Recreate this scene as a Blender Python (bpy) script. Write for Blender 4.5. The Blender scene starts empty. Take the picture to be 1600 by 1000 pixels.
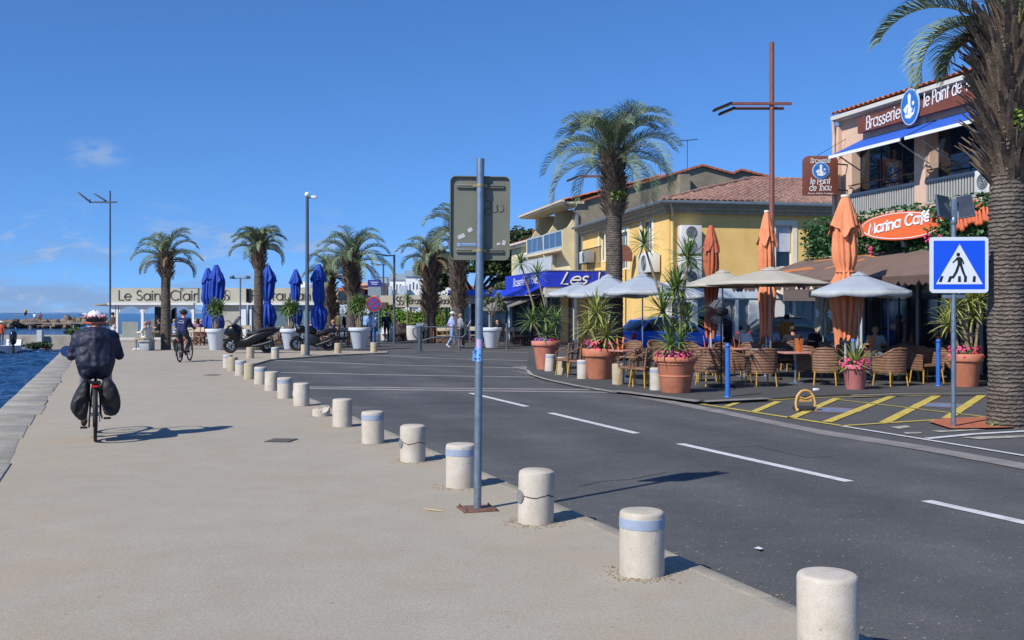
import bpy, bmesh, math, random
import numpy as np
from mathutils import Vector, Matrix
R = math.radians
rnd = random.Random(7)
SC = bpy.context.scene
COL = SC.collection
F, HZ, CAMZ = 1600.0, 489.0, 1.65
def G(px, py, z=0.0):
    Y = (CAMZ - z)*F/(py-HZ); return Vector(((px-800)/F*Y, Y, z))
def PX(px, Y): return (px-800)/F*Y
def ZY(py, Y): return CAMZ-(py-HZ)*Y/F
def at(px, py, Y): return Vector((PX(px, Y), Y, ZY(py, Y)))
def lin(h):
    h = h.lstrip('#'); o = []
    for i in (0, 2, 4):
        c = int(h[i:i+2], 16)/255; o.append(c/12.92 if c <= .04045 else ((c+.055)/1.055)**2.4)
    return tuple(o)+(1,)
# ---------------------------------------------------------------- materials
MATS = {}
def mat(name, col, rough=.6, var=.12, scale=3., metal=0., bump=0., bscale=60., spec=.5, col2=None, fine=0., coat=0., trans=0., alpha=1., sheen=0.):
    if name in MATS: return MATS[name]
    m = bpy.data.materials.new(name); m.use_nodes = True
    nt = m.node_tree; N, L = nt.nodes, nt.links
    b = N['Principled BSDF']
    c = lin(col) if isinstance(col, str) else tuple(col)+(1,)
    b.inputs['Roughness'].default_value = rough; b.inputs['Metallic'].default_value = metal
    b.inputs['Specular IOR Level'].default_value = spec
    if coat: b.inputs['Coat Weight'].default_value = coat
    if trans: b.inputs['Transmission Weight'].default_value = trans
    if alpha < 1: b.inputs['Alpha'].default_value = alpha
    pos = N.new('ShaderNodeNewGeometry')
    if var or col2:
        n = N.new('ShaderNodeTexNoise'); n.inputs['Scale'].default_value = scale; n.inputs['Detail'].default_value = 5; n.inputs['Roughness'].default_value = .65
        L.new(pos.outputs['Position'], n.inputs['Vector'])
        rp = N.new('ShaderNodeValToRGB'); e = rp.color_ramp.elements
        e[0].position, e[1].position = .32, .68
        d = lin(col2) if col2 else tuple(x*(1-var) for x in c[:3])+(1,)
        e[0].color = d; e[1].color = c if col2 else tuple(min(1, x*(1+var)) for x in c[:3])+(1,)
        L.new(n.outputs['Fac'], rp.inputs['Fac']); out = rp.outputs['Color']
        if fine:
            n2 = N.new('ShaderNodeTexNoise'); n2.inputs['Scale'].default_value = bscale; n2.inputs['Detail'].default_value = 2
            L.new(pos.outputs['Position'], n2.inputs['Vector'])
            mr = N.new('ShaderNodeMapRange'); mr.inputs[1].default_value = .3; mr.inputs[2].default_value = .7
            mr.inputs[3].default_value = 1-fine; mr.inputs[4].default_value = 1+fine
            L.new(n2.outputs['Fac'], mr.inputs[0])
            mx = N.new('ShaderNodeVectorMath'); mx.operation = 'SCALE'
            L.new(out, mx.inputs[0]); L.new(mr.outputs[0], mx.inputs['Scale']); out = mx.outputs[0]
        L.new(out, b.inputs['Base Color'])
        # slight roughness break-up
        r2 = N.new('ShaderNodeMapRange'); r2.inputs[3].default_value = max(0, rough-.08); r2.inputs[4].default_value = min(1, rough+.1)
        L.new(n.outputs['Fac'], r2.inputs[0]); L.new(r2.outputs[0], b.inputs['Roughness'])
    else: b.inputs['Base Color'].default_value = c
    if bump:
        n3 = N.new('ShaderNodeTexNoise'); n3.inputs['Scale'].default_value = bscale; n3.inputs['Detail'].default_value = 3
        L.new(pos.outputs['Position'], n3.inputs['Vector'])
        bp = N.new('ShaderNodeBump'); bp.inputs['Strength'].default_value = bump; bp.inputs['Distance'].default_value = .01
        L.new(n3.outputs['Fac'], bp.inputs['Height']); L.new(bp.outputs[0], b.inputs['Normal'])
    MATS[name] = m; return m
def bands(m, axis='Z', scale=20., strength=.5, dist=.01, dark=.7, distort=1.):
    """wave bands (rings, wicker rows, boards) added to a material: bump and a little colour"""
    nt = m.node_tree; N, L = nt.nodes, nt.links; b = N['Principled BSDF']
    tc = N.new('ShaderNodeTexCoord'); w = N.new('ShaderNodeTexWave'); w.bands_direction = axis
    w.inputs['Scale'].default_value = scale; w.inputs['Distortion'].default_value = distort; w.inputs['Detail'].default_value = 2; w.inputs['Detail Scale'].default_value = 3
    L.new(tc.outputs['Object'], w.inputs['Vector'])
    bp = N.new('ShaderNodeBump'); bp.inputs['Strength'].default_value = strength; bp.inputs['Distance'].default_value = dist
    L.new(w.outputs['Fac'], bp.inputs['Height'])
    old = b.inputs['Normal'].links
    if old: L.new(old[0].from_socket, bp.inputs['Normal'])
    L.new(bp.outputs[0], b.inputs['Normal'])
    mr = N.new('ShaderNodeMapRange'); mr.inputs[3].default_value = dark; mr.inputs[4].default_value = 1.1
    L.new(w.outputs['Fac'], mr.inputs[0])
    mx = N.new('ShaderNodeVectorMath'); mx.operation = 'SCALE'
    bl = b.inputs['Base Color'].links
    if bl: L.new(bl[0].from_socket, mx.inputs[0])
    else: mx.inputs[0].default_value = b.inputs['Base Color'].default_value[:3]
    L.new(mr.outputs[0], mx.inputs['Scale']); L.new(mx.outputs[0], b.inputs['Base Color'])
    return m
def leafmat(name, c1, c2, scale=4., rough=.5, trans=.12):
    m = mat(name, c1, rough, col2=c2, scale=scale, spec=.35)
    b = m.node_tree.nodes['Principled BSDF']
    return m
def ground_mat(name, base, dark, stain, grain=.16, spots=.5, light=.0, stain_amt=.5, rough=.9, track=0., sand=None):
    m = bpy.data.materials.new(name); m.use_nodes = True; nt = m.node_tree; N, L = nt.nodes, nt.links; b = N['Principled BSDF']; b.inputs['Roughness'].default_value = rough; b.inputs['Specular IOR Level'].default_value = .3
    pos = N.new('ShaderNodeNewGeometry').outputs['Position']
    def noise(s, d=4, r=.6):
        n = N.new('ShaderNodeTexNoise'); n.inputs['Scale'].default_value = s; n.inputs['Detail'].default_value = d; n.inputs['Roughness'].default_value = r; L.new(pos, n.inputs['Vector']); return n.outputs['Fac']
    def rng(x, a, c, lo, hi):
        k = N.new('ShaderNodeMapRange'); k.inputs[1].default_value, k.inputs[2].default_value, k.inputs[3].default_value, k.inputs[4].default_value = a, c, lo, hi; L.new(x, k.inputs[0]); return k.outputs[0]
    def mixc(f, c1, c2):
        k = N.new('ShaderNodeMix'); k.data_type = 'RGBA'; L.new(f, k.inputs['Factor'])
        for i, c in ((6, c1), (7, c2)):
            if isinstance(c, tuple): k.inputs[i].default_value = c
            else: L.new(c, k.inputs[i])
        return k.outputs[2]
    def mul(c, f):
        k = N.new('ShaderNodeVectorMath'); k.operation = 'SCALE'; L.new(c, k.inputs[0]); L.new(f, k.inputs['Scale']); return k.outputs[0]
    c = mixc(rng(noise(2.2, 6, .7), .3, .7, 0, 1), lin(base), lin(dark)); c = mixc(rng(noise(.55, 9, .72), .50, .72, 0, stain_amt), c, lin(stain)); c = mul(c, rng(noise(.16, 3), .3, .7, .94, 1.06))
    c = mul(c, rng(noise(95, 2), .25, .75, 1-grain, 1+grain)); c = mul(c, rng(noise(38, 2), .25, .75, 1-grain*.5, 1+grain*.5)); c = mixc(rng(noise(14, 2), .69, .74, 0, spots), c, lin('#2d2c2b'))
    if light: c = mixc(rng(noise(33, 1), .72, .76, 0, light), c, lin('#b9b7b2'))
    if track:   # tyre-polished lanes running along the road
        dt = N.new('ShaderNodeVectorMath'); dt.operation = 'DOT_PRODUCT'; dt.inputs[1].default_value = (.932, .363, 0); L.new(pos, dt.inputs[0])
        k = N.new('ShaderNodeMath'); k.operation = 'MULTIPLY_ADD'; L.new(dt.outputs['Value'], k.inputs[0]); k.inputs[1].default_value = 3.6; k.inputs[2].default_value = .8; q = N.new('ShaderNodeMath'); q.operation = 'SINE'; L.new(k.outputs[0], q.inputs[0])
        c = mul(c, rng(q.outputs[0], -1, 1, 1-track, 1+track)); c = mul(c, rng(noise(.3, 7, .78), .35, .65, .87, 1.13))
    if sand:    # blown sand gathered along the kerb and the quay stones
        dt = N.new('ShaderNodeVectorMath'); dt.operation = 'DOT_PRODUCT'; dt.inputs[1].default_value = (.930, .367, 0); L.new(pos, dt.inputs[0])
        mk = N.new('ShaderNodeMath'); mk.operation = 'MAXIMUM'; L.new(rng(dt.outputs['Value'], 2.0, 3.0, 0, 1), mk.inputs[0]); L.new(rng(dt.outputs['Value'], .4, -.6, 0, 1), mk.inputs[1])
        f = N.new('ShaderNodeMath'); f.operation = 'MULTIPLY'; L.new(mk.outputs[0], f.inputs[0]); L.new(rng(noise(1.7, 10, .78), .44, .64, 0, .5), f.inputs[1]); c = mixc(f.outputs[0], c, lin(sand)); c = mul(c, rng(noise(60, 2), .25, .75, .9, 1.1))
    L.new(c, b.inputs['Base Color']); bp = N.new('ShaderNodeBump'); bp.inputs['Strength'].default_value = .4; bp.inputs['Distance'].default_value = .006; L.new(noise(75, 3), bp.inputs['Height']); L.new(bp.outputs[0], b.inputs['Normal']); MATS[name] = m; return m
# ---------------------------------------------------------------- mesh builder
def frame(d):
    d = Vector(d).normalized(); up = Vector((0, 0, 1)) if abs(d.z) < .95 else Vector((1, 0, 0))
    a = d.cross(up).normalized(); return a, a.cross(d).normalized()
class MB:
    def __init__(s): s.v, s.f, s.m = [], [], []
    def add(s, vs, fs, mi=0):
        o = len(s.v); s.v.extend(tuple(x) for x in vs); s.f.extend(tuple(i+o for i in f) for f in fs); s.m.extend([mi]*len(fs)); return s
    def box(s, c, sz, mi=0, rz=0, M=None):
        x, y, z = [q/2 for q in sz]
        vs = [Vector((a*x, b*y, d*z)) for d in (-1, 1) for a, b in ((-1, -1), (1, -1), (1, 1), (-1, 1))]
        if rz: q = Matrix.Rotation(rz, 3, 'Z'); vs = [q@w for w in vs]
        if M: vs = [M@w for w in vs]
        c = Vector(c)
        return s.add([w+c for w in vs], [(3, 2, 1, 0), (4, 5, 6, 7), (0, 1, 5, 4), (1, 2, 6, 5), (2, 3, 7, 6), (3, 0, 4, 7)], mi)
    def bar(s, p, q, w, h, mi=0):
        p, q = Vector(p), Vector(q); a, b = frame(q-p)
        vs = [k+a*i*w/2+b*j*h/2 for k in (p, q) for i, j in ((-1, -1), (1, -1), (1, 1), (-1, 1))]
        return s.add(vs, [(0, 1, 2, 3), (7, 6, 5, 4), (4, 5, 1, 0), (5, 6, 2, 1), (6, 7, 3, 2), (7, 4, 0, 3)], mi)
    def tube(s, pts, r, n=8, mi=0, cap=True):
        pts = [Vector(p) for p in pts]; k = len(pts)
        rs = r if isinstance(r, (list, tuple)) else [r]*k
        vs, fs = [], []; pa = None
        for i, p in enumerate(pts):
            d = pts[min(i+1, k-1)]-pts[max(i-1, 0)]
            if d.length < 1e-9: d = Vector((0, 0, 1))
            d.normalize()
            if pa is None: a, b = frame(d)
            else:
                a = pa-d*pa.dot(d)
                if a.length < 1e-6: a, b = frame(d)
                a.normalize(); b = a.cross(d)
            pa = a
            for j in range(n):
                t = 2*math.pi*j/n; vs.append(p+(a*math.cos(t)+b*math.sin(t))*rs[i])
        for i in range(k-1):
            for j in range(n):
                j2 = (j+1) % n; fs.append((i*n+j2, i*n+j, (i+1)*n+j, (i+1)*n+j2))
        if cap: fs.append(tuple(range(n))); fs.append(tuple(reversed(range((k-1)*n, k*n))))
        return s.add(vs, fs, mi)
    def lathe(s, prof, n=24, c=(0, 0, 0), mi=0, cap=True):
        c = Vector(c); vs, fs = [], []; k = len(prof)
        for r, z in prof:
            for j in range(n):
                t = 2*math.pi*j/n; vs.append(c+Vector((r*math.cos(t), r*math.sin(t), z)))
        for i in range(k-1):
            for j in range(n):
                j2 = (j+1) % n; fs.append((i*n+j, i*n+j2, (i+1)*n+j2, (i+1)*n+j))
        if cap: fs.append(tuple(reversed(range(n)))); fs.append(tuple(range((k-1)*n, k*n)))
        return s.add(vs, fs, mi)
    def ball(s, c, r, nu=12, nv=8, mi=0, M=None, keep=None):
        c = Vector(c); r = (r, r, r) if not isinstance(r, (tuple, list)) else r
        vs, fs = [], []
        for i in range(nv+1):
            th = math.pi*i/nv
            for j in range(nu):
                ph = 2*math.pi*j/nu
                w = Vector((r[0]*math.sin(th)*math.cos(ph), r[1]*math.sin(th)*math.sin(ph), r[2]*math.cos(th)))
                vs.append((M@w if M else w)+c)
        for i in range(nv):
            for j in range(nu):
                j2 = (j+1) % nu; f = (i*nu+j, (i+1)*nu+j, (i+1)*nu+j2, i*nu+j2)
                if keep:
                    w = sum((Vector(vs[q])-c for q in f), Vector())/4
                    if not keep(w): continue
                if i == 0: f = (f[0], f[1], f[2])
                elif i == nv-1: f = (f[0], f[1], f[3])
                fs.append(f)
        return s.add(vs, fs, mi)
    def capsule(s, p, q, r0, r1, mi=0, n=10):
        p, q = Vector(p), Vector(q)
        d = (q-p); L = d.length
        if L < 1e-6: return s.ball(p, r0, n, 8, mi)
        d /= L; pts, rs = [], []
        for a in (-90, -60, -30): pts.append(p+d*r0*math.sin(R(a))); rs.append(max(r0*math.cos(R(a)), 1e-4))
        pts.append(p); rs.append(r0); pts.append(q); rs.append(r1)
        for a in (30, 60, 90): pts.append(q+d*r1*math.sin(R(a))); rs.append(max(r1*math.cos(R(a)), 1e-4))
        return s.tube(pts, rs, n, mi)
    def prism(s, poly, o, ux, uy, dep, mi=0):
        """polygon in the plane (ux,uy) at o, extruded by the vector dep"""
        o, ux, uy, dep = Vector(o), Vector(ux), Vector(uy), Vector(dep); n = len(poly)
        if ux.cross(uy).dot(dep) < 0: poly = list(reversed(poly))
        a = [o+ux*x+uy*y for x, y in poly]; b = [w+dep for w in a]
        return s.add(a+b, [tuple(reversed(range(n))), tuple(range(n, 2*n))]+[(i, (i+1) % n, n+(i+1) % n, n+i) for i in range(n)], mi)
    def torus(s, c, Rr, r, axis=(1, 0, 0), n=28, k=8, mi=0, sx=1.):
        a, b = frame(axis); c = Vector(c); ax = Vector(axis).normalized(); vs, fs = [], []
        for i in range(n):
            t = 2*math.pi*i/n; d = a*math.cos(t)+b*math.sin(t)
            for j in range(k):
                u = 2*math.pi*j/k; vs.append(c+d*(Rr+r*math.cos(u))+ax*r*sx*math.sin(u))
        for i in range(n):
            for j in range(k):
                i2, j2 = (i+1) % n, (j+1) % k; fs.append((i*k+j, i2*k+j, i2*k+j2, i*k+j2))
        return s.add(vs, fs, mi)
    def build(s, name, mats, parent=None, bevel=0, sharp=38, seg=2):
        me = bpy.data.meshes.new(name); me.from_pydata(s.v, [], s.f)
        mats = mats if isinstance(mats, (list, tuple)) else [mats]
        for m in mats: me.materials.append(m)
        me.polygons.foreach_set('material_index', s.m); me.polygons.foreach_set('use_smooth', [True]*len(s.f))
        if bevel:
            bm = bmesh.new(); bm.from_mesh(me)
            bmesh.ops.remove_doubles(bm, verts=bm.verts, dist=1e-5)
            es = [e for e in bm.edges if len(e.link_faces) == 2 and e.calc_face_angle(0) > R(30)]
            bmesh.ops.bevel(bm, geom=es, offset=bevel, segments=seg, affect='EDGES', profile=.5, clamp_overlap=True)
            for f in bm.faces: f.smooth = True
            bm.to_mesh(me); bm.free()
        me.update(); me.set_sharp_from_angle(angle=R(sharp))
        o = bpy.data.objects.new(name, me); COL.objects.link(o)
        if parent: o.parent = parent
        return o
def T(name, label, cat, loc=(0, 0, 0), rz=0, group=None):
    o = bpy.data.objects.new(name, None); COL.objects.link(o); o.empty_display_size = .2
    o.location = loc; o.rotation_euler = (0, 0, rz); o['label'] = label; o['category'] = cat
    if group: o['group'] = group
    return o
def tag(o, label, cat, group=None):
    o['label'] = label; o['category'] = cat
    if group: o['group'] = group
    return o
def dup(o, label, loc, rz=0, group=None, sc=1, cat=None):
    """a copy of a thing and of its parts and sub-parts"""
    def cp(a, par):
        c = a.copy(); COL.objects.link(c); c.parent = par
        for ch in a.children: cp(ch, c)
        return c
    c = cp(o, None); c.location = loc; c.rotation_euler = (0, 0, rz); c['label'] = label; c.scale = (sc, sc, sc)
    if group: c['group'] = group
    return c
def sheet(name, pts, m, z=None, kind='structure', parent=None):
    me = bpy.data.meshes.new(name); vs = [(p[0], p[1], p[2] if z is None else z) for p in pts]
    bm = bmesh.new(); f = bm.faces.new([bm.verts.new(v) for v in vs]); f.normal_update()
    if f.normal.z < 0: f.normal_flip()
    bmesh.ops.triangulate(bm, faces=[f]); bm.to_mesh(me); bm.free()
    me.materials.append(m); o = bpy.data.objects.new(name, me); COL.objects.link(o)
    if kind: o['kind'] = kind
    if parent: o.parent = parent
    return o
# ---------------------------------------------------------------- a stroke alphabet (baseline 0, x-height .5, capitals .75)
def A(cx, cy, rx, ry, a0, a1, n=12): return [(cx+rx*math.cos(R(a0+(a1-a0)*i/n)), cy+ry*math.sin(R(a0+(a1-a0)*i/n))) for i in range(n+1)]
def _S(w, h): return A(w/2, h*.75, w*.43, h*.25, 35, 270)+A(w/2, h*.25, w*.5, h*.25, 90, -150)[1:]
SF = {
 'L': ([[(0, .75), (0, 0), (.36, 0)]], .44), 'e': ([[(0, .26)]+[(.5, .26)]+A(.25, .25, .25, .25, 5, 318)], .6), 'S': ([_S(.42, .75)], .55),
 'a': ([A(.25, .25, .25, .25, 0, 360, 18), [(.5, .5), (.5, 0)]], .66), 'i': ([[(0, 0), (0, .5)], [(0, .66), (0, .71)]], .2),
 'n': ([[(0, 0), (0, .5)], [(0, .28)]+A(.2, .3, .2, .2, 180, 0)+[(.4, 0)]], .56), 't': ([[(.1, .7), (.1, 0)], [(0, .5), (.24, .5)]], .34),
 'C': ([A(.37, .375, .37, .375, 48, 312, 18)], .76), 'l': ([[(0, .75), (0, 0)]], .2), 'r': ([[(0, 0), (0, .5)], A(.17, .32, .17, .18, 180, 55)], .34),
 'R': ([[(0, 0), (0, .75), (.2, .75)]+A(.2, .56, .19, .19, 90, -90)+[(0, .37)], [(.18, .37), (.42, 0)]], .54), 's': ([_S(.3, .5)], .42),
 'u': ([[(0, .5), (0, .2)]+A(.2, .2, .2, .2, 180, 360)+[(.4, .5)], [(.4, .2), (.4, 0)]], .58),
 'B': ([[(0, 0), (0, .75), (.2, .75)]+A(.2, .57, .17, .18, 90, -90)+[(0, .39)], [(.18, .39)]+A(.22, .195, .2, .195, 90, -90)+[(0, 0)]], .54),
 'G': ([A(.37, .375, .37, .375, 48, 355, 18)+[(.42, .36)]], .86), 'c': ([A(.25, .25, .25, .25, 45, 315, 14)], .54),
 'P': ([[(0, 0), (0, .75), (.2, .75)]+A(.2, .55, .2, .2, 90, -90)+[(0, .35)]], .5), 'o': ([A(.25, .25, .25, .25, 0, 360, 18)], .62),
 'd': ([A(.25, .25, .25, .25, 0, 360, 18), [(.5, .75), (.5, 0)]], .66), 'T': ([[(0, .75), (.5, .75)], [(.25, .75), (.22, 0)]], .5),
 'h': ([[(0, 0), (0, .75)], [(0, .28)]+A(.2, .3, .2, .2, 180, 0)+[(.4, 0)]], .56),
 'M': ([[(0, 0), (.12, .75), (.32, .15), (.52, .75), (.64, 0)]], .76), 'f': ([A(.25, .6, .13, .15, 60, 180)+[(.12, -.12)], [(0, .45), (.28, .45)]], .34),
 'é': ([[(0, .26)]+[(.5, .26)]+A(.25, .25, .25, .25, 5, 318), [(.2, .6), (.36, .74)]], .6),
 'V': ([[(0, .75), (.25, 0), (.5, .75)]], .54), ' ': ([], .34), "m": ([[(0, 0), (0, .5)], [(0, .3)]+A(.14, .34, .14, .16, 180, 0)+[(.28, 0)], [(.28, .3)]+A(.42, .34, .14, .16, 180, 0)+[(.56, 0)]], .7)}
def strokes(mb, text, o, ux, uy, h, w, dep=.012, shear=0., mi=0, jig=0., width=None, sp=1.):
    """lettering as thin raised ribbons; h = capital height; width = total width to fit"""
    o, ux, uy = Vector(o), Vector(ux).normalized(), Vector(uy).normalized(); nrm = ux.cross(uy).normalized()
    k = h/.75; adv = sum(SF[c][1]*sp for c in text)*k
    sx = width/adv if width else 1.; x = 0; rr = random.Random(3)
    for c in text:
        st, a = SF[c]; dy = rr.uniform(-jig, jig)*h; rot = rr.uniform(-jig, jig)*.5
        for pl in st:
            P = [Vector((x*k*sx+(p[0]+p[1]*(shear+rot))*k*sx, p[1]*k+dy)) for p in pl]
            n = len(P); Lf, Rt = [], []
            for i in range(n):
                d = P[min(i+1, n-1)]-P[max(i-1, 0)]
                if d.length < 1e-9: d = Vector((1, 0))
                d.normalize(); q = Vector((-d.y, d.x))*w/2
                e = d*w*.35*(-1 if i == 0 else 1 if i == n-1 else 0)
                Lf.append(P[i]+q+e); Rt.append(P[i]-q+e)
            vs = [o+ux*p.x+uy*p.y+nrm*dep for p in Lf+Rt]+[o+ux*p.x+uy*p.y for p in Lf+Rt]
            fs = []
            for i in range(n-1):
                fs += [(n+i, n+i+1, i+1, i), (i, i+1, 2*n+i+1, 2*n+i), (n+i+1, n+i, 3*n+i, 3*n+i+1)]
            fs += [(0, 2*n, 3*n, n), (n-1, 2*n-1, 4*n-1, 3*n-1)]
            mb.add(vs, fs, mi)
        x += a*sp
    return adv*sx
def block_text(text, size, loc, M, m, name, parent, depth=.006, bold=.0, align='CENTER'):
    cu = bpy.data.curves.new(name, 'FONT'); cu.body = text; cu.size = size; cu.extrude = depth; cu.offset = bold; cu.align_x = align; cu.align_y = 'CENTER'; cu.resolution_u = 3
    t = bpy.data.objects.new('tmp', cu); COL.objects.link(t)
    bpy.context.view_layer.update()
    me = bpy.data.meshes.new_from_object(t.evaluated_get(bpy.context.evaluated_depsgraph_get())); bpy.data.objects.remove(t)
    me.transform(Matrix.Translation(loc)@M.to_4x4()); me.materials.clear(); me.materials.append(m)
    o = bpy.data.objects.new(name, me); COL.objects.link(o); o.parent = parent; return o
# ---------------------------------------------------------------- palette
concrete = ground_mat('promenade_concrete', '#a59d8e', '#9c9485', '#a89579', .2, .3, 0, .5, sand='#a8957b')
asphalt = ground_mat('asphalt', '#555655', '#4b4c4c', '#6a6967', .32, .45, .6, .75, .8, .085)
asphalt2 = ground_mat('old_asphalt', '#565656', '#4b4b4b', '#626160', .25, .3, .2, .6)
stone = mat('quay_stone', '#a8a294', .85, col2='#857f73', scale=1.6, fine=.12, bscale=25, bump=.5)
strip = mat('concrete_strip', '#9d9894', .9, col2='#85807d', scale=2., fine=.15, bscale=50)
gutter = mat('gutter_concrete', '#8c8782', .9, col2='#706c69', scale=2.5, fine=.2, bscale=50)
kerbm = mat('kerb_stone', '#9d9686', .85, col2='#857e70', scale=3, fine=.15, bscale=60)
white_paint = mat('road_paint_white', '#d6d6d4', .7, col2='#b9babc', scale=9, fine=.1)
old_white = mat('worn_paint', '#b5b3a2', .8, col2='#7c7a74', scale=8, fine=.15)
yellow_paint = mat('road_paint_yellow', '#d3bd53', .75, col2='#b29f4c', scale=9, fine=.12)
bol_m = mat('bollard_stone', '#c6beb1', .75, col2='#aea493', scale=4, fine=.07, bscale=90, bump=.2)
bol_m2 = mat('bollard_cream_stone', '#b5aa92', .75, col2='#9d9177', scale=6, fine=.08, bscale=90, bump=.2)
def stained(m, streak, chip, amt=.5, sx=14., sz=1.6):
    nt = m.node_tree; N, L = nt.nodes, nt.links; b = N['Principled BSDF']; pos = N.new('ShaderNodeNewGeometry').outputs['Position']; src = b.inputs['Base Color'].links[0].from_socket
    mp = N.new('ShaderNodeMapping'); mp.inputs['Scale'].default_value = (sx, sx, sz); L.new(pos, mp.inputs['Vector'])
    for vec, sc, lo, hi, am, col in ((mp.outputs[0], 1., .52, .74, amt, streak), (pos, 26., .66, .72, .7, chip), (pos, 7., .55, .75, amt*.7, streak)):
        n = N.new('ShaderNodeTexNoise'); n.inputs['Scale'].default_value = sc; n.inputs['Detail'].default_value = 5; L.new(vec, n.inputs['Vector'])
        r = N.new('ShaderNodeMapRange'); r.inputs[1].default_value, r.inputs[2].default_value, r.inputs[4].default_value = lo, hi, am; L.new(n.outputs['Fac'], r.inputs[0])
        k = N.new('ShaderNodeMix'); k.data_type = 'RGBA'; L.new(r.outputs[0], k.inputs['Factor']); L.new(src, k.inputs[6]); k.inputs[7].default_value = lin(col); src = k.outputs[2]
    L.new(src, b.inputs['Base Color'])
stained(bol_m, '#a8987e', '#857c70', .3); stained(bol_m2, '#97865f', '#7d7468', .35)
band_blue = mat('bollard_blue_band', '#929fb2', .6, var=.08, scale=12)
galv = mat('galvanised_steel', '#8b98a3', .42, metal=.75, var=.16, scale=14)
rust = mat('rusty_plate', '#7d5c4d', .85, col2='#5e4236', scale=18, bump=.5)
sign_back = mat('sign_back_beige', '#6e7062', .55, var=.06, scale=5)
black = mat('black_rubber', '#17181a', .7, var=.1)
black_gloss = mat('black_gloss', '#15181d', .22, var=.05, coat=.5)
dark_metal = mat('dark_metal', '#2a2e33', .45, metal=.6, var=.1)
chrome = mat('bright_metal', '#b9bcc0', .25, metal=1., var=.05)
white = mat('white_plastic', '#dfe1e2', .45, var=.04, scale=5)
offwhite = mat('off_white', '#d8d4c8', .6, var=.05, scale=3)
red = mat('red_plastic', '#b92319', .4, var=.05)
navy = bands(mat('navy_nylon', '#171d33', .6, var=.16, scale=9, bump=.3, bscale=14), 'Z', 1.1, .7, .03, .85, 9)
bagm = bands(mat('dark_pannier_fabric', '#17191d', .62, var=.25, scale=9, bump=.5, bscale=10), 'Y', 1.0, .8, .04, .8, 10)
skin = mat('skin', '#c08d74', .55, var=.06, scale=12)
hair_grey = mat('hair_grey', '#8c857c', .7, var=.2, scale=40)
hair_dark = mat('hair_dark', '#2d211b', .6, var=.25, scale=40)
hair_blond = mat('hair_blond', '#a6814d', .6, var=.2, scale=40)
def cloth(h): return mat('cloth_'+h.strip('#'), h, .85, var=.13, scale=9, bump=.25, bscale=18)
blue_post = mat('blue_post_paint', '#2a66b8', .4, var=.08, scale=6)
brown_metal = mat('brown_painted_metal', '#7a4a3b', .45, var=.1, scale=5)
grey_metal = mat('grey_painted_metal', '#4f5c69', .45, metal=.3, var=.1, scale=5)
glass = mat('dark_glass', '#16212c', .06, var=0, spec=.8)
pane = mat('shop_glass', '#1d2830', .05, var=0, spec=.9)
terra = mat('terracotta', '#cf8463', .7, col2='#b57052', scale=5, bump=.1)
terra2 = mat('terracotta_salmon', '#d68b70', .65, col2='#bf7560', scale=4)
pinkpot = mat('pink_pot', '#bd7470', .5, var=.05)
soil = mat('soil', '#3a2c22', .95, var=.3, scale=20)
wicker = bands(mat('wicker', '#7b5a44', .6, var=.22, scale=9, bump=.3, bscale=80), 'Z', 5, .6, .015, .86, 1.2)
bamboo = mat('bamboo', '#c29338', .4, var=.2, scale=14)
orange_cloth = mat('orange_cloth', '#dc8e65', .8, col2='#cb784e', scale=2.5, bump=.3, bscale=12)
rust_cloth = mat('faded_rust_cloth', '#ad6047', .8, col2='#8a4a38', scale=2.5, bump=.3, bscale=12)
blue_cloth = mat('blue_cloth', '#1a44a4', .75, var=.12, scale=3, bump=.25, bscale=12)
stained(galv, '#66707a', '#5b534c', .4, 30, 4)
stained(white_paint, '#9b9c9e', '#66676a', .4, 5, 5); stained(yellow_paint, '#8f8457', '#5d5b50', .5, 5, 5)
white_cloth = mat('white_canvas', '#98a1ac', .8, var=.05, scale=3)
taupe_cloth = mat('taupe_canvas', '#aba698', .8, var=.05, scale=3)
# ================================================================ SETTING
RZ = -.045                      # road level below the promenade
def quayX(Y): return -1.7-.4*Y
def kerbX(Y): return 3.83-.39*Y
sheet('ground', [(9, -30), (-1.55-.4*-30+.0, -30), (quayX(72)+.3, 72), (-32, 80), (-8, 84), (4, 130), (60, 700), (2500, 4000), (6000, 4000), (6000, -30)], asphalt2, -.06)
promenade_poly = [(kerbX(-25), -25), (kerbX(29), 29), (-8.35, 33), (-8.6, 36.5), (-7.2, 40.2), (-5.2, 42.8), (-5.4, 44.2), (-9.4, 45), (-13.2, 46.2), (-14.5, 64), (-13, 79.6), (-31.8, 79.6), (quayX(72), 72), (quayX(-25), -25)]
def slab(name, poly, z0, z1, m, side=None):
    mb = MB(); mb.prism(poly, (0, 0, z0), (1, 0, 0), (0, 1, 0), (0, 0, z1-z0)); o = mb.build(name, m); o['kind'] = 'structure'; return o
slab('promenade', promenade_poly, -2.2, 0, concrete)
# kerb stones along the road
def along(fn, ys, off, w):
    a = [(fn(y)+off, y) for y in ys]; b = [(fn(y)+off+w, y) for y in reversed(ys)]; return a+b
mb = MB(); y = -6.
while y < 28.5:
    y2 = y+.99
    mb.prism([(kerbX(y)-.115, y), (kerbX(y)+.012, y), (kerbX(y2)+.012, y2), (kerbX(y2)-.115, y2)], (0, 0, -.1), (1, 0, 0), (0, 1, 0), (0, 0, .106+rnd.uniform(-.002, .002))); y = y2+.006
o = mb.build('kerb', kerbm, bevel=.008); o['kind'] = 'structure'
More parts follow.
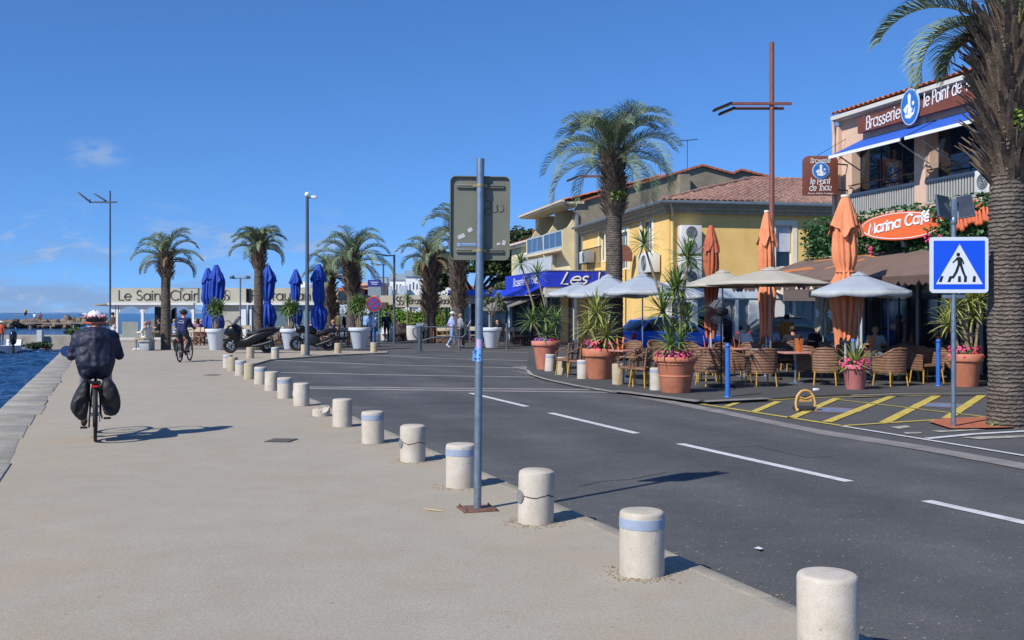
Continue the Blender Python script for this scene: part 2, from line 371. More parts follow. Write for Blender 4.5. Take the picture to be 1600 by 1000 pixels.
# stone coping at the water's edge, irregular slabs
mb = MB(); y = -2.
while y < 71:
    L = rnd.uniform(.8, 1.7); w = rnd.uniform(.68, .76); y2 = min(y+L, 71.5); x0, x1 = quayX(y)-.05, quayX(y2)-.05
    mb.prism([(x0, y), (x0+w, y+.02), (x1+w+rnd.uniform(-.03, .03), y2-.012), (x1, y2-.012)], (0, 0, -.5), (1, 0, 0), (0, 1, 0), (0, 0, .506+rnd.uniform(0, .012))); y = y2
o = mb.build('quay_edge', stone, bevel=.012); o['kind'] = 'structure'
# water
wm = bpy.data.materials.new('sea_water'); wm.use_nodes = True
nt = wm.node_tree; b = nt.nodes['Principled BSDF']; b.inputs['Base Color'].default_value = (.010, .055, .15, 1); b.inputs['Roughness'].default_value = .16; b.inputs['Specular IOR Level'].default_value = .25
g = nt.nodes.new('ShaderNodeNewGeometry'); mp = nt.nodes.new('ShaderNodeMapping'); mp.inputs['Scale'].default_value = (.55, 1.1, 1); mp.inputs['Rotation'].default_value = (0, 0, .5)
nt.links.new(g.outputs['Position'], mp.inputs['Vector'])
n1 = nt.nodes.new('ShaderNodeTexNoise'); n1.inputs['Scale'].default_value = 1.5; n1.inputs['Detail'].default_value = 6; n1.inputs['Roughness'].default_value = .6
nt.links.new(mp.outputs[0], n1.inputs['Vector'])
bp = nt.nodes.new('ShaderNodeBump'); bp.inputs['Strength'].default_value = 1; bp.inputs['Distance'].default_value = .55
nt.links.new(n1.outputs['Fac'], bp.inputs['Height']); nt.links.new(bp.outputs[0], b.inputs['Normal'])
sheet('sea', [(-9000, -60), (300, -60), (300, 900), (9000, 9000), (-9000, 9000)], wm, -1.0)
nx, ny = 200, 300; gx_, gy_ = np.meshgrid(np.linspace(-62, -2, nx), np.linspace(-4, 80, ny)); zz_ = np.full_like(gx_, -.9); rs_ = np.random.RandomState(3)
for k in range(42):
    a_ = rs_.normal(.9, .7); wl_ = rs_.uniform(.7, 3.2); zz_ += .010*wl_**.8*np.sin((gx_*math.cos(a_)+gy_*math.sin(a_))*2*math.pi/wl_+rs_.uniform(0, 6.28))
mb = MB(); mb.add(np.stack([gx_, gy_, zz_], -1).reshape(-1, 3).tolist(), [(j*nx+i, j*nx+i+1, (j+1)*nx+i+1, (j+1)*nx+i) for j in range(ny-1) for i in range(nx-1)]); o = mb.build('harbour_water', wm, sharp=180); o['kind'] = 'structure'
# road lies a little darker than the old asphalt round it
sheet('road', [(kerbX(-25)-.05, -25), (kerbX(29)-.05, 29), (-8.3, 33), (-8.5, 36.5), (-7.1, 40.1), (-5.1, 42.7)]+[tuple(G(*p, RZ))[:2] for p in ((700, 553), (830, 560), (862, 590), (950, 610), (1100, 640), (1320, 682), (1700, 757))]+[(40, -25)], asphalt, -.055)
def paint(name, polys, m, z=RZ, lab=None):
    mb = MB()
    for P in polys:
        q = [G(px, py, z) for px, py in P]
        nrm = (q[1]-q[0]).cross(q[2]-q[0])
        if nrm.z < 0: q.reverse()
        mb.add(q, [tuple(range(len(q)))])
    o = mb.build(name, m); o['kind'] = 'structure'; return o
def band(p, q, w, z=RZ):
    a, b_ = G(*p, z), G(*q, z); d = (b_-a).normalized(); n = Vector((-d.y, d.x, 0))*w/2
    return [a+n, b_+n, b_-n, a-n]
def paintw(name, segs, w, m, z=RZ):
    mb = MB()
    for s in segs:
        q = band(s[0], s[1], s[2] if len(s) > 2 else w, z)
        if (q[1]-q[0]).cross(q[2]-q[0]).z < 0: q.reverse()
        mb.add(q, [(0, 1, 2, 3)])
    o = mb.build(name, m); o['kind'] = 'structure'; return o
zs = RZ-.004
paintw('road_centre_line', [((735, 614), (823, 635)), ((860, 645), (995, 677)), ((1062, 693), (1327, 752)), ((1447, 782), (1745, 848)), ((1930, 889), (2560, 1030))], .13, white_paint, zs)
# pale concrete strips across the square
paintw('paving_strip', [((478, 604.5), (960, 609)), ((478, 607), (1000, 613.5)), ((440, 582), (650, 586.5)), ((650, 586.5), (850, 589.5)), ((431, 563), (600, 570)), ((600, 570), (842, 575.5)), ((524, 552), (690, 560)), ((690, 560), (842, 564)), ((600, 547), (842, 551)), ((420, 557), (540, 556))], .26, strip, RZ-.005)
paint('gutter_strip', [[(835, 582), (800, 573), (862, 571), (900, 577)], [(793, 578), (845, 588), (900, 600), (960, 614), (1040, 629), (1130, 647), (1280, 678), (1450, 705), (1620, 737), (2400, 884), (2400, 865), (1620, 727), (1450, 697), (1280, 671), (1130, 641), (1040, 624), (960, 609), (905, 597), (850, 585)]], gutter, RZ-.006)
# terrace pavement, island and bay markings
terrace = [tuple(G(*p, RZ))[:2] for p in ((823, 577), (828, 584), (850, 591), (905, 602), (960, 612), (1040, 622), (1095, 629), (1150, 628), (1240, 622), (1330, 618), (1420, 615), (1545, 614.5), (1800, 612))]+[(40, 30), (40, 60), (3, 62), (G(830, 552)[0], 48)]
def edge_line(name, pts, w, m, z):
    mb = MB()
    for p, q in zip(pts, pts[1:]):
        a, b_ = G(*p, z), G(*q, z); d = (b_-a).normalized(); n = Vector((-d.y, d.x, 0))*w/2
        Q = [a+n, b_+n, b_-n, a-n]
        if (Q[1]-Q[0]).cross(Q[2]-Q[0]).z < 0: Q.reverse()
        mb.add(Q, [(0, 1, 2, 3)])
    o = mb.build(name, m); o['kind'] = 'structure'; return o
slab('terrace_pavement', terrace, -.3, -.012, ground_mat('terrace_asphalt', '#515150', '#434343', '#62615f', .25, .3, .2, .6))
for k, cr in enumerate(([(556, 634), (640, 631), (700, 629.5), (760, 628), (830, 631)], [(905, 760), (940, 752), (985, 749), (1040, 738)], [(1120, 700), (1180, 697), (1260, 715), (1300, 713)])):
    edge_line('road_crack', cr, .018 if k else .03, mat('crack_dark', '#2b2c2e', .95, var=0), RZ-.008)
edge_line('terrace_kerb', [(824, 578), (830, 585), (852, 592), (905, 603), (960, 611.5)], .1, old_white, -.006)
edge_line('kerb_edging', [(1330, 617.5), (1420, 614.5), (1545, 614)], .14, kerbm, -.004)
edge_line('pavement_edging', [(960, 610), (1040, 620), (1095, 627), (1200, 622)], .3, gutter, -.0045)
yl = [((1096, 631), (1316, 665), .1), ((1148, 628), (1240, 623), .08), ((1240, 623), (1320, 619.5), .08), ((1320, 619.5), (1538, 617), .08), ((1316, 665), (1456, 656), .09), ((1456, 656), (1540, 651), .08),
      ((1396, 618), (1292, 659), .16), ((1466, 617), (1382, 660), .17), ((1535, 617), (1480, 653), .17), ((1308, 622), (1236, 653), .15), ((1216, 627), (1178, 643), .14), ((1152, 629), (1134, 635), .12), ((1308, 624), (1540, 651), .07)]
paintw('hatching_lines', yl, .1, yellow_paint, RZ-.0035)
paintw('bay_line', [((1316, 665.5), (1450, 687), .08), ((1450, 687), (2300, 826), .08), ((1448, 685), (1520, 678), .12), ((1520, 678), (1900, 656), .12)], .1, white_paint, RZ-.0025)
def disc(name, c, r0, m, z):
    g_ = G(*c, z); mb = MB(); n = 24; mb.add([(g_.x+r0*math.cos(6.283*i/n), g_.y+r0*math.sin(6.283*i/n), z) for i in range(n)], [tuple(range(n))])
    o = mb.build(name, m); o['kind'] = 'structure'
for c in ((1300, 640.5), (1472, 633)):
    disc('no_parking_mark', c, .52, mat('faded_red_paint', '#8f6f72', .9, col2='#6d5a60', scale=7), RZ-.0075); disc('no_parking_field', c, .36, mat('faded_blue_paint', '#6f86a8', .9, col2='#5a6272', scale=7), RZ-.005)
paint('paint_patch', [[(1390, 667), (1415, 664.5), (1424, 667), (1405, 670)], [(1412, 675), (1440, 675), (1440, 677), (1415, 677.5)], [(1455, 673), (1520, 670), (1540, 671.5), (1470, 675)], [(1500, 683), (1600, 680), (1600, 683), (1530, 686)]], old_white, RZ-.0045)
paint('tree_bed', [[(1450, 658), (1475, 653), (1545, 651), (1620, 655), (1660, 664), (1560, 668), (1486, 669)]], mat('red_clay', '#b5694a', .95, col2='#965437', scale=12, bump=.6, bscale=40), -.03)
# ================================================================ DRAIN GRATES
for (px, py, s, lab) in ((440, 688, 1, 'rectangular slotted drain grate set in the beige promenade near the cyclist\'s shadow'), (332, 586, 1.1, 'far drain grate in the promenade left of the row of bollards')):
    t = T('drain_grate', lab, 'drain', G(px, py, .003), R(-8)); MB().box((0, 0, -.004), (.34, .34, .012)).build('grate_frame', dark_metal, t)
    mb = MB()
    for i in range(7): mb.box((0, -.135+i*.045, .004), (.3, .02, .008))
    mb.build('grate_bars', mat('grate_iron', '#66625c', .8, metal=.3), t)
# ================================================================ BOLLARDS
def bollard(h, kind, lab, p, tilt=0, grp='stone bollards along the kerb'):
    t = T('bollard', lab, 'bollard', p, rnd.uniform(0, 6), grp)
    m = bol_m if kind != 'cream' else bol_m2; r = .142
    mb = MB()
    if kind == 'stump':
        n = 22; prof = [(0, .0)]; vs = []
        mb.lathe([(r, -.02), (r, .05)], n, cap=False)
        vs = [(r*math.cos(6.283*i/n), r*math.sin(6.283*i/n), .05) for i in range(n)]+[(.98*r*math.cos(6.283*i/n), .98*r*math.sin(6.283*i/n), .09+.075*max(0, math.sin(i*1.1))*rnd.random()+.03*math.sin(i*.7)) for i in range(n)]+[(.5*r*math.cos(6.283*i/n), .5*r*math.sin(6.283*i/n), .08+rnd.uniform(-.03, .03)) for i in range(n)]+[(0, 0, .07)]
        fs = [(i, (i+1) % n, n+(i+1) % n, n+i) for i in range(n)]+[(n+i, n+(i+1) % n, 2*n+(i+1) % n, 2*n+i) for i in range(n)]+[(2*n+i, 2*n+(i+1) % n, 3*n) for i in range(n)]
        mb.add(vs, fs); mb.build('shaft', m, t, sharp=25); return t
    prof = [(r, -.03), (r*1.006, .03), (r, .06), (r, h-.022), (r-.004, h-.009), (r-.012, h-.002), (r-.03, h+.001), (0.001, h+.004)]
    if kind == 'cracked':
        c = h*.52; zz = [c+.010*math.sin(i*.6)+rnd.uniform(-.004, .004) for i in range(40)]
        n = 40; ring = lambda rr, f: [(rr*math.cos(6.283*i/n), rr*math.sin(6.283*i/n), f(i)) for i in range(n)]
        vs = ring(r, lambda i: -.03)+ring(r, lambda i: zz[i]-.006)+ring(r-.035, lambda i: zz[i]-.004)+ring(r-.035, lambda i: zz[i]+.004)+ring(r, lambda i: zz[i]+.006)+ring(r, lambda i: h-.035)+ring(r-.006, lambda i: h-.014)+ring(r-.03, lambda i: h)+ring(.001, lambda i: h+.003)
        for k in range(8): mb.add([], [])
        mb.add(vs, [(k*n+i, k*n+(i+1) % n, (k+1)*n+(i+1) % n, (k+1)*n+i) for k in range(8) for i in range(n)]); mb.build('shaft', m, t)
        t.rotation_euler = (0, 0, 0)
        d = MB(); a = R(205); d.tube([Vector((math.cos(a), math.sin(a), 0))*(r-.01)+Vector((0, 0, h*.5)), Vector((math.cos(a), math.sin(a), 0))*(r+.006)+Vector((0, 0, h*.5))], [.055, .052], 20); d.build('reflector', mat('reflector_grey', '#7d7d78', .5, var=.2, scale=40), t)
    else: mb.lathe(prof, 40); mb.build('shaft', m, t)
    tilt = tilt or rnd.uniform(-1.1, 1.1); t.scale.z = rnd.uniform(.975, 1.03)
    if kind == 'blue': MB().lathe([(r+.0005, h-.105), (r+.003, h-.103), (r+.003, h-.042), (r+.0005, h-.04)], 40, cap=False).build('blue_band', band_blue, t)
    if tilt: t.rotation_euler = (0, R(tilt), t.rotation_euler.z)
    return t
row = [(1293, 1046, 'plain', 'plain white stone bollard, the nearest one, cut by the bottom edge of the photo'), (1003, 905, 'blue', 'pale bollard with blue band standing right of the cracked bollard'), (837, 821, 'cracked', 'cracked cream bollard with grey round reflector just right of the sign pole'),
       (720, 764, 'blue', 'bollard with blue band partly hidden behind the sign pole'), (645, 723, 'cracked', 'pinkish bollard with hairline crack and side reflector, second left of the sign pole'), (583, 694, 'blue', 'blue banded bollard with a zigzag hairline, third left of the sign pole'), (535, 668, 'plain', 'plain whole bollard just right of the broken stump'),
       (502, 651, 'stump', 'broken bollard reduced to a jagged low stump'), (471, 635, 'plain', 'plain bollard just left of the broken stump'), (445, 623, 'blue', 'blue banded bollard with a dark chip, second left of the broken stump'), (424, 611, 'plain', 'plain bollard, third left of the broken stump'), (407, 601, 'blue', 'blue banded bollard with a dark stain down its side, fourth left of the stump'),
       (390, 593, 'cream', 'cream bollard at the fifth place left of the broken stump'), (376, 587, 'blue', 'blue banded bollard, sixth left of the broken stump'), (363, 580, 'cream', 'cream bollard second from the far end of the kerb row'), (356, 575, 'blue', 'blue banded bollard at the far left end of the kerb row'),
       (391, 560, 'cream', 'shaded cream bollard behind the end of the kerb row'), (430, 560.5, 'blue', 'small blue banded bollard in front of the black scooter\'s tail'), (476, 555, 'cream', 'cream bollard beside the foot of the grey lamp mast'), (528, 552, 'cream', 'cream bollard in front of the wooden table by the motorcycle'), (584, 550.5, 'cream', 'cream bollard at the foot of the round no stopping sign')]
for px, py, k, lab in row:
    p = G(px, py); p = p+Vector((p.x, p.y, 0)).normalized()*.142; bollard(.405, k, lab, p)
for px, py, k, lab, ti in ((859, 580, 'blue', 'leaning white bollard with blue rim against the salmon flowerpot', 3), (879, 586, 'cream', 'upright cream bollard between the two big flowerpots', 0), (911, 592, 'blue', 'cream bollard with blue band touching the second flowerpot', 0), (967, 601, 'cream', 'cream bollard in front of wicker chair legs between two flowerpots', 0), (1027, 610, 'blue', 'white bollard with blue band half hidden by the terracotta pot with pink flowers', 0)):
    bollard(.47, k, lab, G(px, py, -.012)+Vector((0, .14, 0)), ti, 'bollards along the terrace edge')
rg = random.Random(99); mb = MB()
for px, py, k, lab in row[:12]:
    c = G(px, py); c = c+Vector((c.x, c.y, 0)).normalized()*.142
    for i in range(150):
        a, r = rg.uniform(0, 6.283), .145+abs(rg.gauss(0, .07)); q = c+Vector((r*math.cos(a), r*math.sin(a), .002)); s_ = rg.uniform(.004, .013); mb.add([q+Vector((s_*math.cos(b_)*rg.uniform(.6, 1.2), s_*math.sin(b_), rg.uniform(0, .003))) for b_ in (0, 1.3, 2.6, 3.9, 5.2)], [(0, 1, 2, 3, 4)])
for i in range(900):
    y = rg.uniform(4.5, 20); x = kerbX(y)+.02+abs(rg.gauss(0, .13)); q = Vector((x, y, -.05)); s_ = rg.uniform(.003, .011); mb.add([q+Vector((s_*math.cos(b_)*rg.uniform(.6, 1.2), s_*math.sin(b_), rg.uniform(0, .003))) for b_ in (0, 1.3, 2.6, 3.9, 5.2)], [(0, 1, 2, 3, 4)])
o = mb.build('grit', mat('grit_sand', '#a08c6c', .95, var=.3, scale=30)); o['kind'] = 'stuff'; o['label'] = 'loose sandy grit around the bollards and along the kerb'; o['category'] = 'grit'
# ================================================================ NEAR SIGN (seen from behind)
p = G(746, 796); t = T('road_sign', 'grey steel sign pole carrying the beige back of a rectangular sign with stickers', 'sign', p, R(6)); t.rotation_euler = (0, R(.5), R(3))
MB().lathe([(.033, .008), (.033, 2.93)], 24).lathe([(.0345, 2.90), (.0345, 2.945), (.001, 2.947)], 24).build('pole', galv, t)
mb = MB(); mb.box((0, 0, .006), (.30, .27, .012), rz=R(14)); bp_ = mb.build('base_plate', rust, t, bevel=.003)
mb = MB()
for a, c in ((-1, -1), (1, -1), (1, 1), (-1, 1)):
    q = Matrix.Rotation(R(14), 3, 'Z')@Vector((a*.125, c*.11, .012)); mb.lathe([(.013, 0), (.013, .012), (.006, .014), (.006, .022)], 6, q)
mb.build('bolts', rust, bp_)
def rrect(w, h, r, n=6): return A(w/2-r, h/2-r, r, r, 0, 90, n)+A(-w/2+r, h/2-r, r, r, 90, 180, n)+A(-w/2+r, -h/2+r, r, r, 180, 270, n)+A(w/2-r, -h/2+r, r, r, 270, 360, n)
zc = 2.45
mb = MB(); mb.prism(rrect(.50, .70, .045), (0, .052, zc), (1, 0, 0), (0, 0, 1), (0, .004, 0)); pl = mb.build('sign_plate', sign_back, t)
mb = MB(); ou, inn = rrect(.508, .708, .048, 6), rrect(.494, .694, .042, 6); n = len(ou)
mb.add([(x, .028, z+zc) for x, z in ou]+[(x, .058, z+zc) for x, z in ou]+[(x, .028, z+zc) for x, z in inn]+[(x, .052, z+zc) for x, z in inn], [(i, (i+1) % n, n+(i+1) % n, n+i) for i in range(n)]+[(2*n+(i+1) % n, 2*n+i, 3*n+i, 3*n+(i+1) % n) for i in range(n)]+[((i+1) % n, i, 2*n+i, 2*n+(i+1) % n) for i in range(n)])
mb.build('sign_rim', sign_back, pl)
for z in (zc+.27, zc-.275):
    MB().box((0, .041, z), (.40, .016, .032)).box((0, .033, z), (.39, .004, .010), 1).build('rail', [sign_back, dark_metal], t, bevel=.002)
    MB().lathe([(.037, -.013), (.037, .013)], 24, (0, 0, z)).box((-.048, .012, z), (.03, .02, .022)).box((.048, .016, z), (.02, .012, .022)).build('clamp', mat('clamp_brass', '#a1906c', .5, metal=.5, var=.15, scale=30), t)
tw = mat('sticker_paper', '#b7b6b8', .7, var=.06, scale=30); tb = mat('sticker_blue', '#7fa0cc', .7, var=.08, scale=40)
for (x, z, w, h, a) in ((-.155, -.155, .062, .034, 25), (-.082, -.10, .04, .032, 35), (.16, -.215, .03, .02, 20), (.205, -.205, .028, .04, -10)):
    q = Matrix.Rotation(R(-a), 3, 'Y'); MB().box((x, .0505, zc+z), (w, .003, h), M=q).build('sticker', tw, pl)
MB().box((-.175, .0505, zc-.225), (.03, .003, .03)).box((-.09, .0505, zc-.231), (.13, .003, .006)).box((-.09, .0505, zc-.218), (.12, .003, .012)).build('sticker', tb, pl)
mb = MB()
for c in (A(.065, .115, .03, .035, 140, -100, 12)+A(.075, .06, .04, .03, 200, 300, 6), A(.12, .08, .03, .03, 160, 420, 12), A(.17, .09, .03, .035, 130, 420, 14), [(.03, .17), (.055, .20)]):
    mb.tube([(x, .049, zc+z) for x, z in c], .0022, 5)
mb.build('graffiti', mat('marker_black', '#4c4a44', .6, var=0), pl)
# torn poster wrapped on the pole
mb = MB(); n = 8; H0, H1, H2 = 1.245, 1.43, 1.345
for (z0, z1, r0, a0, a1, mi) in ((1.355, 1.43, .0345, 235, 325, 1), (1.245, 1.355, .0345, 215, 325, 0)):
    vs = [(r0*math.cos(R(a0+(a1-a0)*i/n)), r0*math.sin(R(a0+(a1-a0)*i/n)), z) for z in (z0, z1) for i in range(n+1)]
    mb.add(vs, [(i, i+1, n+2+i, n+1+i) for i in range(n)], mi)
mb.add([(-.02, -.0275, 1.245), (-.055, -.035, 1.25), (-.05, -.035, 1.33), (-.03, -.03, 1.365), (-.02, -.0275, 1.37)], [(0, 4, 3, 2, 1)], 0)
o = mb.build('poster', [mat('poster_blue', '#5fa5e6', .6, col2='#8ab9ea', scale=25), mat('poster_pink', '#d3a6cb', .6, col2='#a9a4dd', scale=30)], t)
mb = MB()
for x, z in ((-.035, 1.32), (-.025, 1.335), (-.04, 1.34), (-.035, 1.27), (-.025, 1.27), (.005, 1.30), (.0, 1.27)): mb.ball((x, -.037, z), (.006, .002, .007), 8, 5)
mb.build('poster_print', mat('print_navy', '#2d4fa0', .7, var=0), o)
# little things lying on the ground
tag(MB().tube([G(662, 795, .006), G(676, 796.5, .012), G(693, 799, .006)], [.005, .007, .004], 6).build('twig', mat('dry_wood', '#b7a27c', .8)), 'dry pale twig lying left of the sign\'s rusty base plate', 'twig')
tag(MB().add([G(1178, 857, RZ)+Vector((0, 0, .004)), G(1187, 861, RZ)+Vector((0, 0, .012)), G(1193, 858, RZ)+Vector((0, 0, .004)), G(1185, 856, RZ)+Vector((0, 0, .01))], [(0, 1, 2, 3)]).build('paper_scrap', white), 'small white paper scrap lying on the road near the kerb', 'litter')
tag(MB().box(G(1275, 610, 0)+Vector((0, 0, .02)), (.12, .08, .05), rz=.3).build('paper_cup', white, bevel=.01), 'small white carton lying on the pavement behind the parking arch', 'litter')
# ================================================================ CROSSING SIGN
p = G(1490, 667, RZ); t = T('crossing_sign', 'blue and white pedestrian crossing sign on grey pole with solar panels on top', 'sign', p, R(-3))
s_ = p.y/F; top = 1.65+(489-335)*s_; zc = 1.65+(489-409.5)*s_; w = 89*s_; h = 87*s_
MB().lathe([(.036, 0), (.036, top)], 20).build('pole', galv, t)
o1 = (0.006*1, -.055, zc)
ctr = Vector((PX(1496.5, p.y)-p.x, -.052, zc))
pl = MB().prism(rrect(w, h, .05), ctr, (1, 0, 0), (0, 0, 1), (0, .03, 0)).build('sign_plate', mat('sign_white', '#cfd6de', .45, var=.03), t)
e = .003
MB().prism(rrect(w*.88, h*.87, .012), ctr-Vector((0, e, 0)), (1, 0, 0), (0, 0, 1), (0, e, 0)).build('blue_field', mat('sign_blue', '#1450d8', .4, var=.03), pl)
MB().prism([(-w*.40, -h*.345), (w*.40, -h*.345), (w*.005, h*.37)], ctr-Vector((0, 2*e, 0)), (1, 0, 0), (0, 0, 1), (0, e, 0)).build('triangle', mat('sign_white2', '#d6dce2', .45, var=.03), pl)
fm = mat('sign_black', '#1b2024', .5, var=0); mb = MB(); fo = ctr-Vector((0, 3*e, 0))
def pict(poly): mb.prism([(x*w, z*h) for x, z in poly], fo, (1, 0, 0), (0, 0, 1), (0, e, 0))
pict(A(-.02, .185, .032, .036, 0, 360, 14))
pict([(-.055, .135), (.02, .145), (.045, .09), (.05, -.0), (-.03, -.0), (-.03, .06)])
pict([(-.045, .135), (-.02, .11), (-.085, .05), (-.115, .03), (-.12, .052), (-.09, .075)]); pict([(.02, .14), (.05, .12), (.085, .035), (.08, .01), (.06, .015), (.055, .05)])
pict([(-.03, .01), (.01, .0), (-.03, -.13), (-.10, -.245), (-.14, -.235), (-.075, -.12)]); pict([(0, .01), (.05, .0), (.085, -.12), (.125, -.23), (.10, -.255), (.045, -.13)])
for x in (-.30, -.15, 0.0, .13, .28):
    pict([(x-.055, -.305), (x-.005, -.305), (x+.03 if x < 0 else x+.0, -.20), (x-.02 if x < 0 else x-.045, -.20)] if abs(x) > .05 else [(x-.025, -.305), (x+.028, -.305), (x+.022, -.2), (x-.02, -.2)])
mb.build('pictogram', fm, pl)
for dx, rz_, ry in ((-.16, R(25), R(20)), (.16, R(-20), R(-22))):
    M = Matrix.Rotation(rz_, 3, 'Z')@Matrix.Rotation(R(-18), 3, 'X')@Matrix.Rotation(ry*.4, 3, 'Y')
    sp = MB().box((dx, -.02, top+.16), (.24, .035, .36), M=M).build('solar_panel', [mat('solar_housing', '#5c6673', .4, metal=.3, var=.08)], t, bevel=.006)
    MB().box(Vector((dx, -.02, top+.16))-M@Vector((0, .019, 0)), (.215, .004, .335), M=M).build('solar_cells', mat('solar_cells', '#2c3441', .2, var=.05), sp)
MB().lathe([(.05, top-.10), (.055, top-.02), (.03, top+.03), (.03, top+.22)], 16).box((0, -.01, top+.12), (.08, .06, .3)).build('bracket', galv, t, bevel=.004)
MB().box((.0, -.0, zc-h/2-.05), (.34, .05, .07)).build('control_box', mat('box_grey', '#68737d', .5, metal=.3), t, bevel=.006)
# ================================================================ PARKING ARCH
p = G(1258, 641, RZ); t = T('parking_arch', 'folding yellow parking barrier arch standing on the hatched bay', 'barrier', p, R(10)); um = mat('arch_yellow', '#d9b46c', .5, col2='#c98e45', scale=20)
sc = p.y/F
mb = MB(); pts = [(-.17, .03), (-.18, .14), (-.15, .25), (-.08, .33), (0, .35), (.08, .33), (.15, .25), (.18, .14), (.17, .03)]
mb.tube([(x, -.02+.05*z, z) for x, z in pts], .021, 10).build('arch', um, t)
MB().tube([(-.13, 0, .24), (0, -.005, .20), (.13, 0, .24)], .014, 8).prism([(-.12, .15), (.12, .15), (.13, .25), (0, .21), (-.13, .25)], (0, 0, 0), (1, 0, 0), (0, 0, 1), (0, .012, 0)).build('cross_plate', um, t)
MB().box((0, .02, .035), (.36, .20, .06)).build('base', mat('base_dark', '#2e3035', .6), t, bevel=.012)
for x in (-.165, .165): MB().lathe([(.032, 0), (.032, .045), (.02, .05)], 12, (x, -.05, 0)).build('hinge_block', um, t)
# ================================================================ BLUE POSTS AND OTHER POSTS
def post(px, py, ztop, r, m, lab, cat='post', ball=True, name='blue_post', base=-.012):
    p = G(px, py, base); t = T(name, lab, cat, p); h = ztop-base
    mb = MB().lathe([(r, 0), (r, h-r*1.2)], 18)
    if ball: mb.lathe([(r*.75, h-r*1.2), (r*.75, h-r*.8)], 18); 
    s0 = mb.build('shaft', m, t)
    if ball: MB().ball((0, 0, h-.2*r), r*1.12, 16, 10).build('ball_top', m, t)
    MB().lathe([(r*1.7, 0), (r*1.6, .012), (r*1.1, .018)], 18).build('base_ring', m, t)
post(1137, 620, 1.01, .05, blue_post, 'slim blue post with ball top left of the parking arch')
post(1466, 602.5, 1.02, .05, blue_post, 'slim blue post with ball top just left of the crossing sign')
post(1333, 599, 1.0, .05, blue_post, 'slim blue post with ball top behind the small pink flowerpot')
post(792, 546, 1.25, .055, grey_metal, 'dark grey post with flat cap right of the white pot with the small tree', ball=False, name='grey_post')
# ================================================================ PEOPLE
PENDING = []
def caps(lst):
    mb = MB()
    for c in lst: mb.capsule(c[0], c[1], c[2], c[3], 0, 10)
    return mb
def seg_color(o, lst, voxel, mats, smooth=4):
    PENDING.append((o, lst, voxel, mats, smooth))
def finish_people():
    bpy.context.view_layer.update(); dg = bpy.context.evaluated_depsgraph_get(); out = []
    for o, lst, vx, mats, sm in PENDING: out.append(bpy.data.meshes.new_from_object(o.evaluated_get(dg)))
    for (o, lst, vx, mats, sm), me in zip(PENDING, out):
        o.modifiers.clear(); o.data = me; me.materials.clear()
        for m in mats: me.materials.append(m)
        n = len(me.polygons); c = np.empty(n*3); me.polygons.foreach_get('center', c); c = c.reshape(-1, 3)
        best = np.full(n, 1e9); idx = np.zeros(n, dtype=np.int32)
        for cp in lst:
            a, b_ = np.array(cp[0][:]), np.array(cp[1][:]); ab = b_-a; L = max(ab.dot(ab), 1e-9)
            t = np.clip(((c-a)@ab)/L, 0, 1); d = np.linalg.norm(c-(a+t[:, None]*ab), axis=1)-(cp[2]+t*(cp[3]-cp[2]))
            k = d < best; best[k] = d[k]; idx[k] = cp[4]
        me.polygons.foreach_set('material_index', idx); me.polygons.foreach_set('use_smooth', [True]*n); me.update()
V = Vector
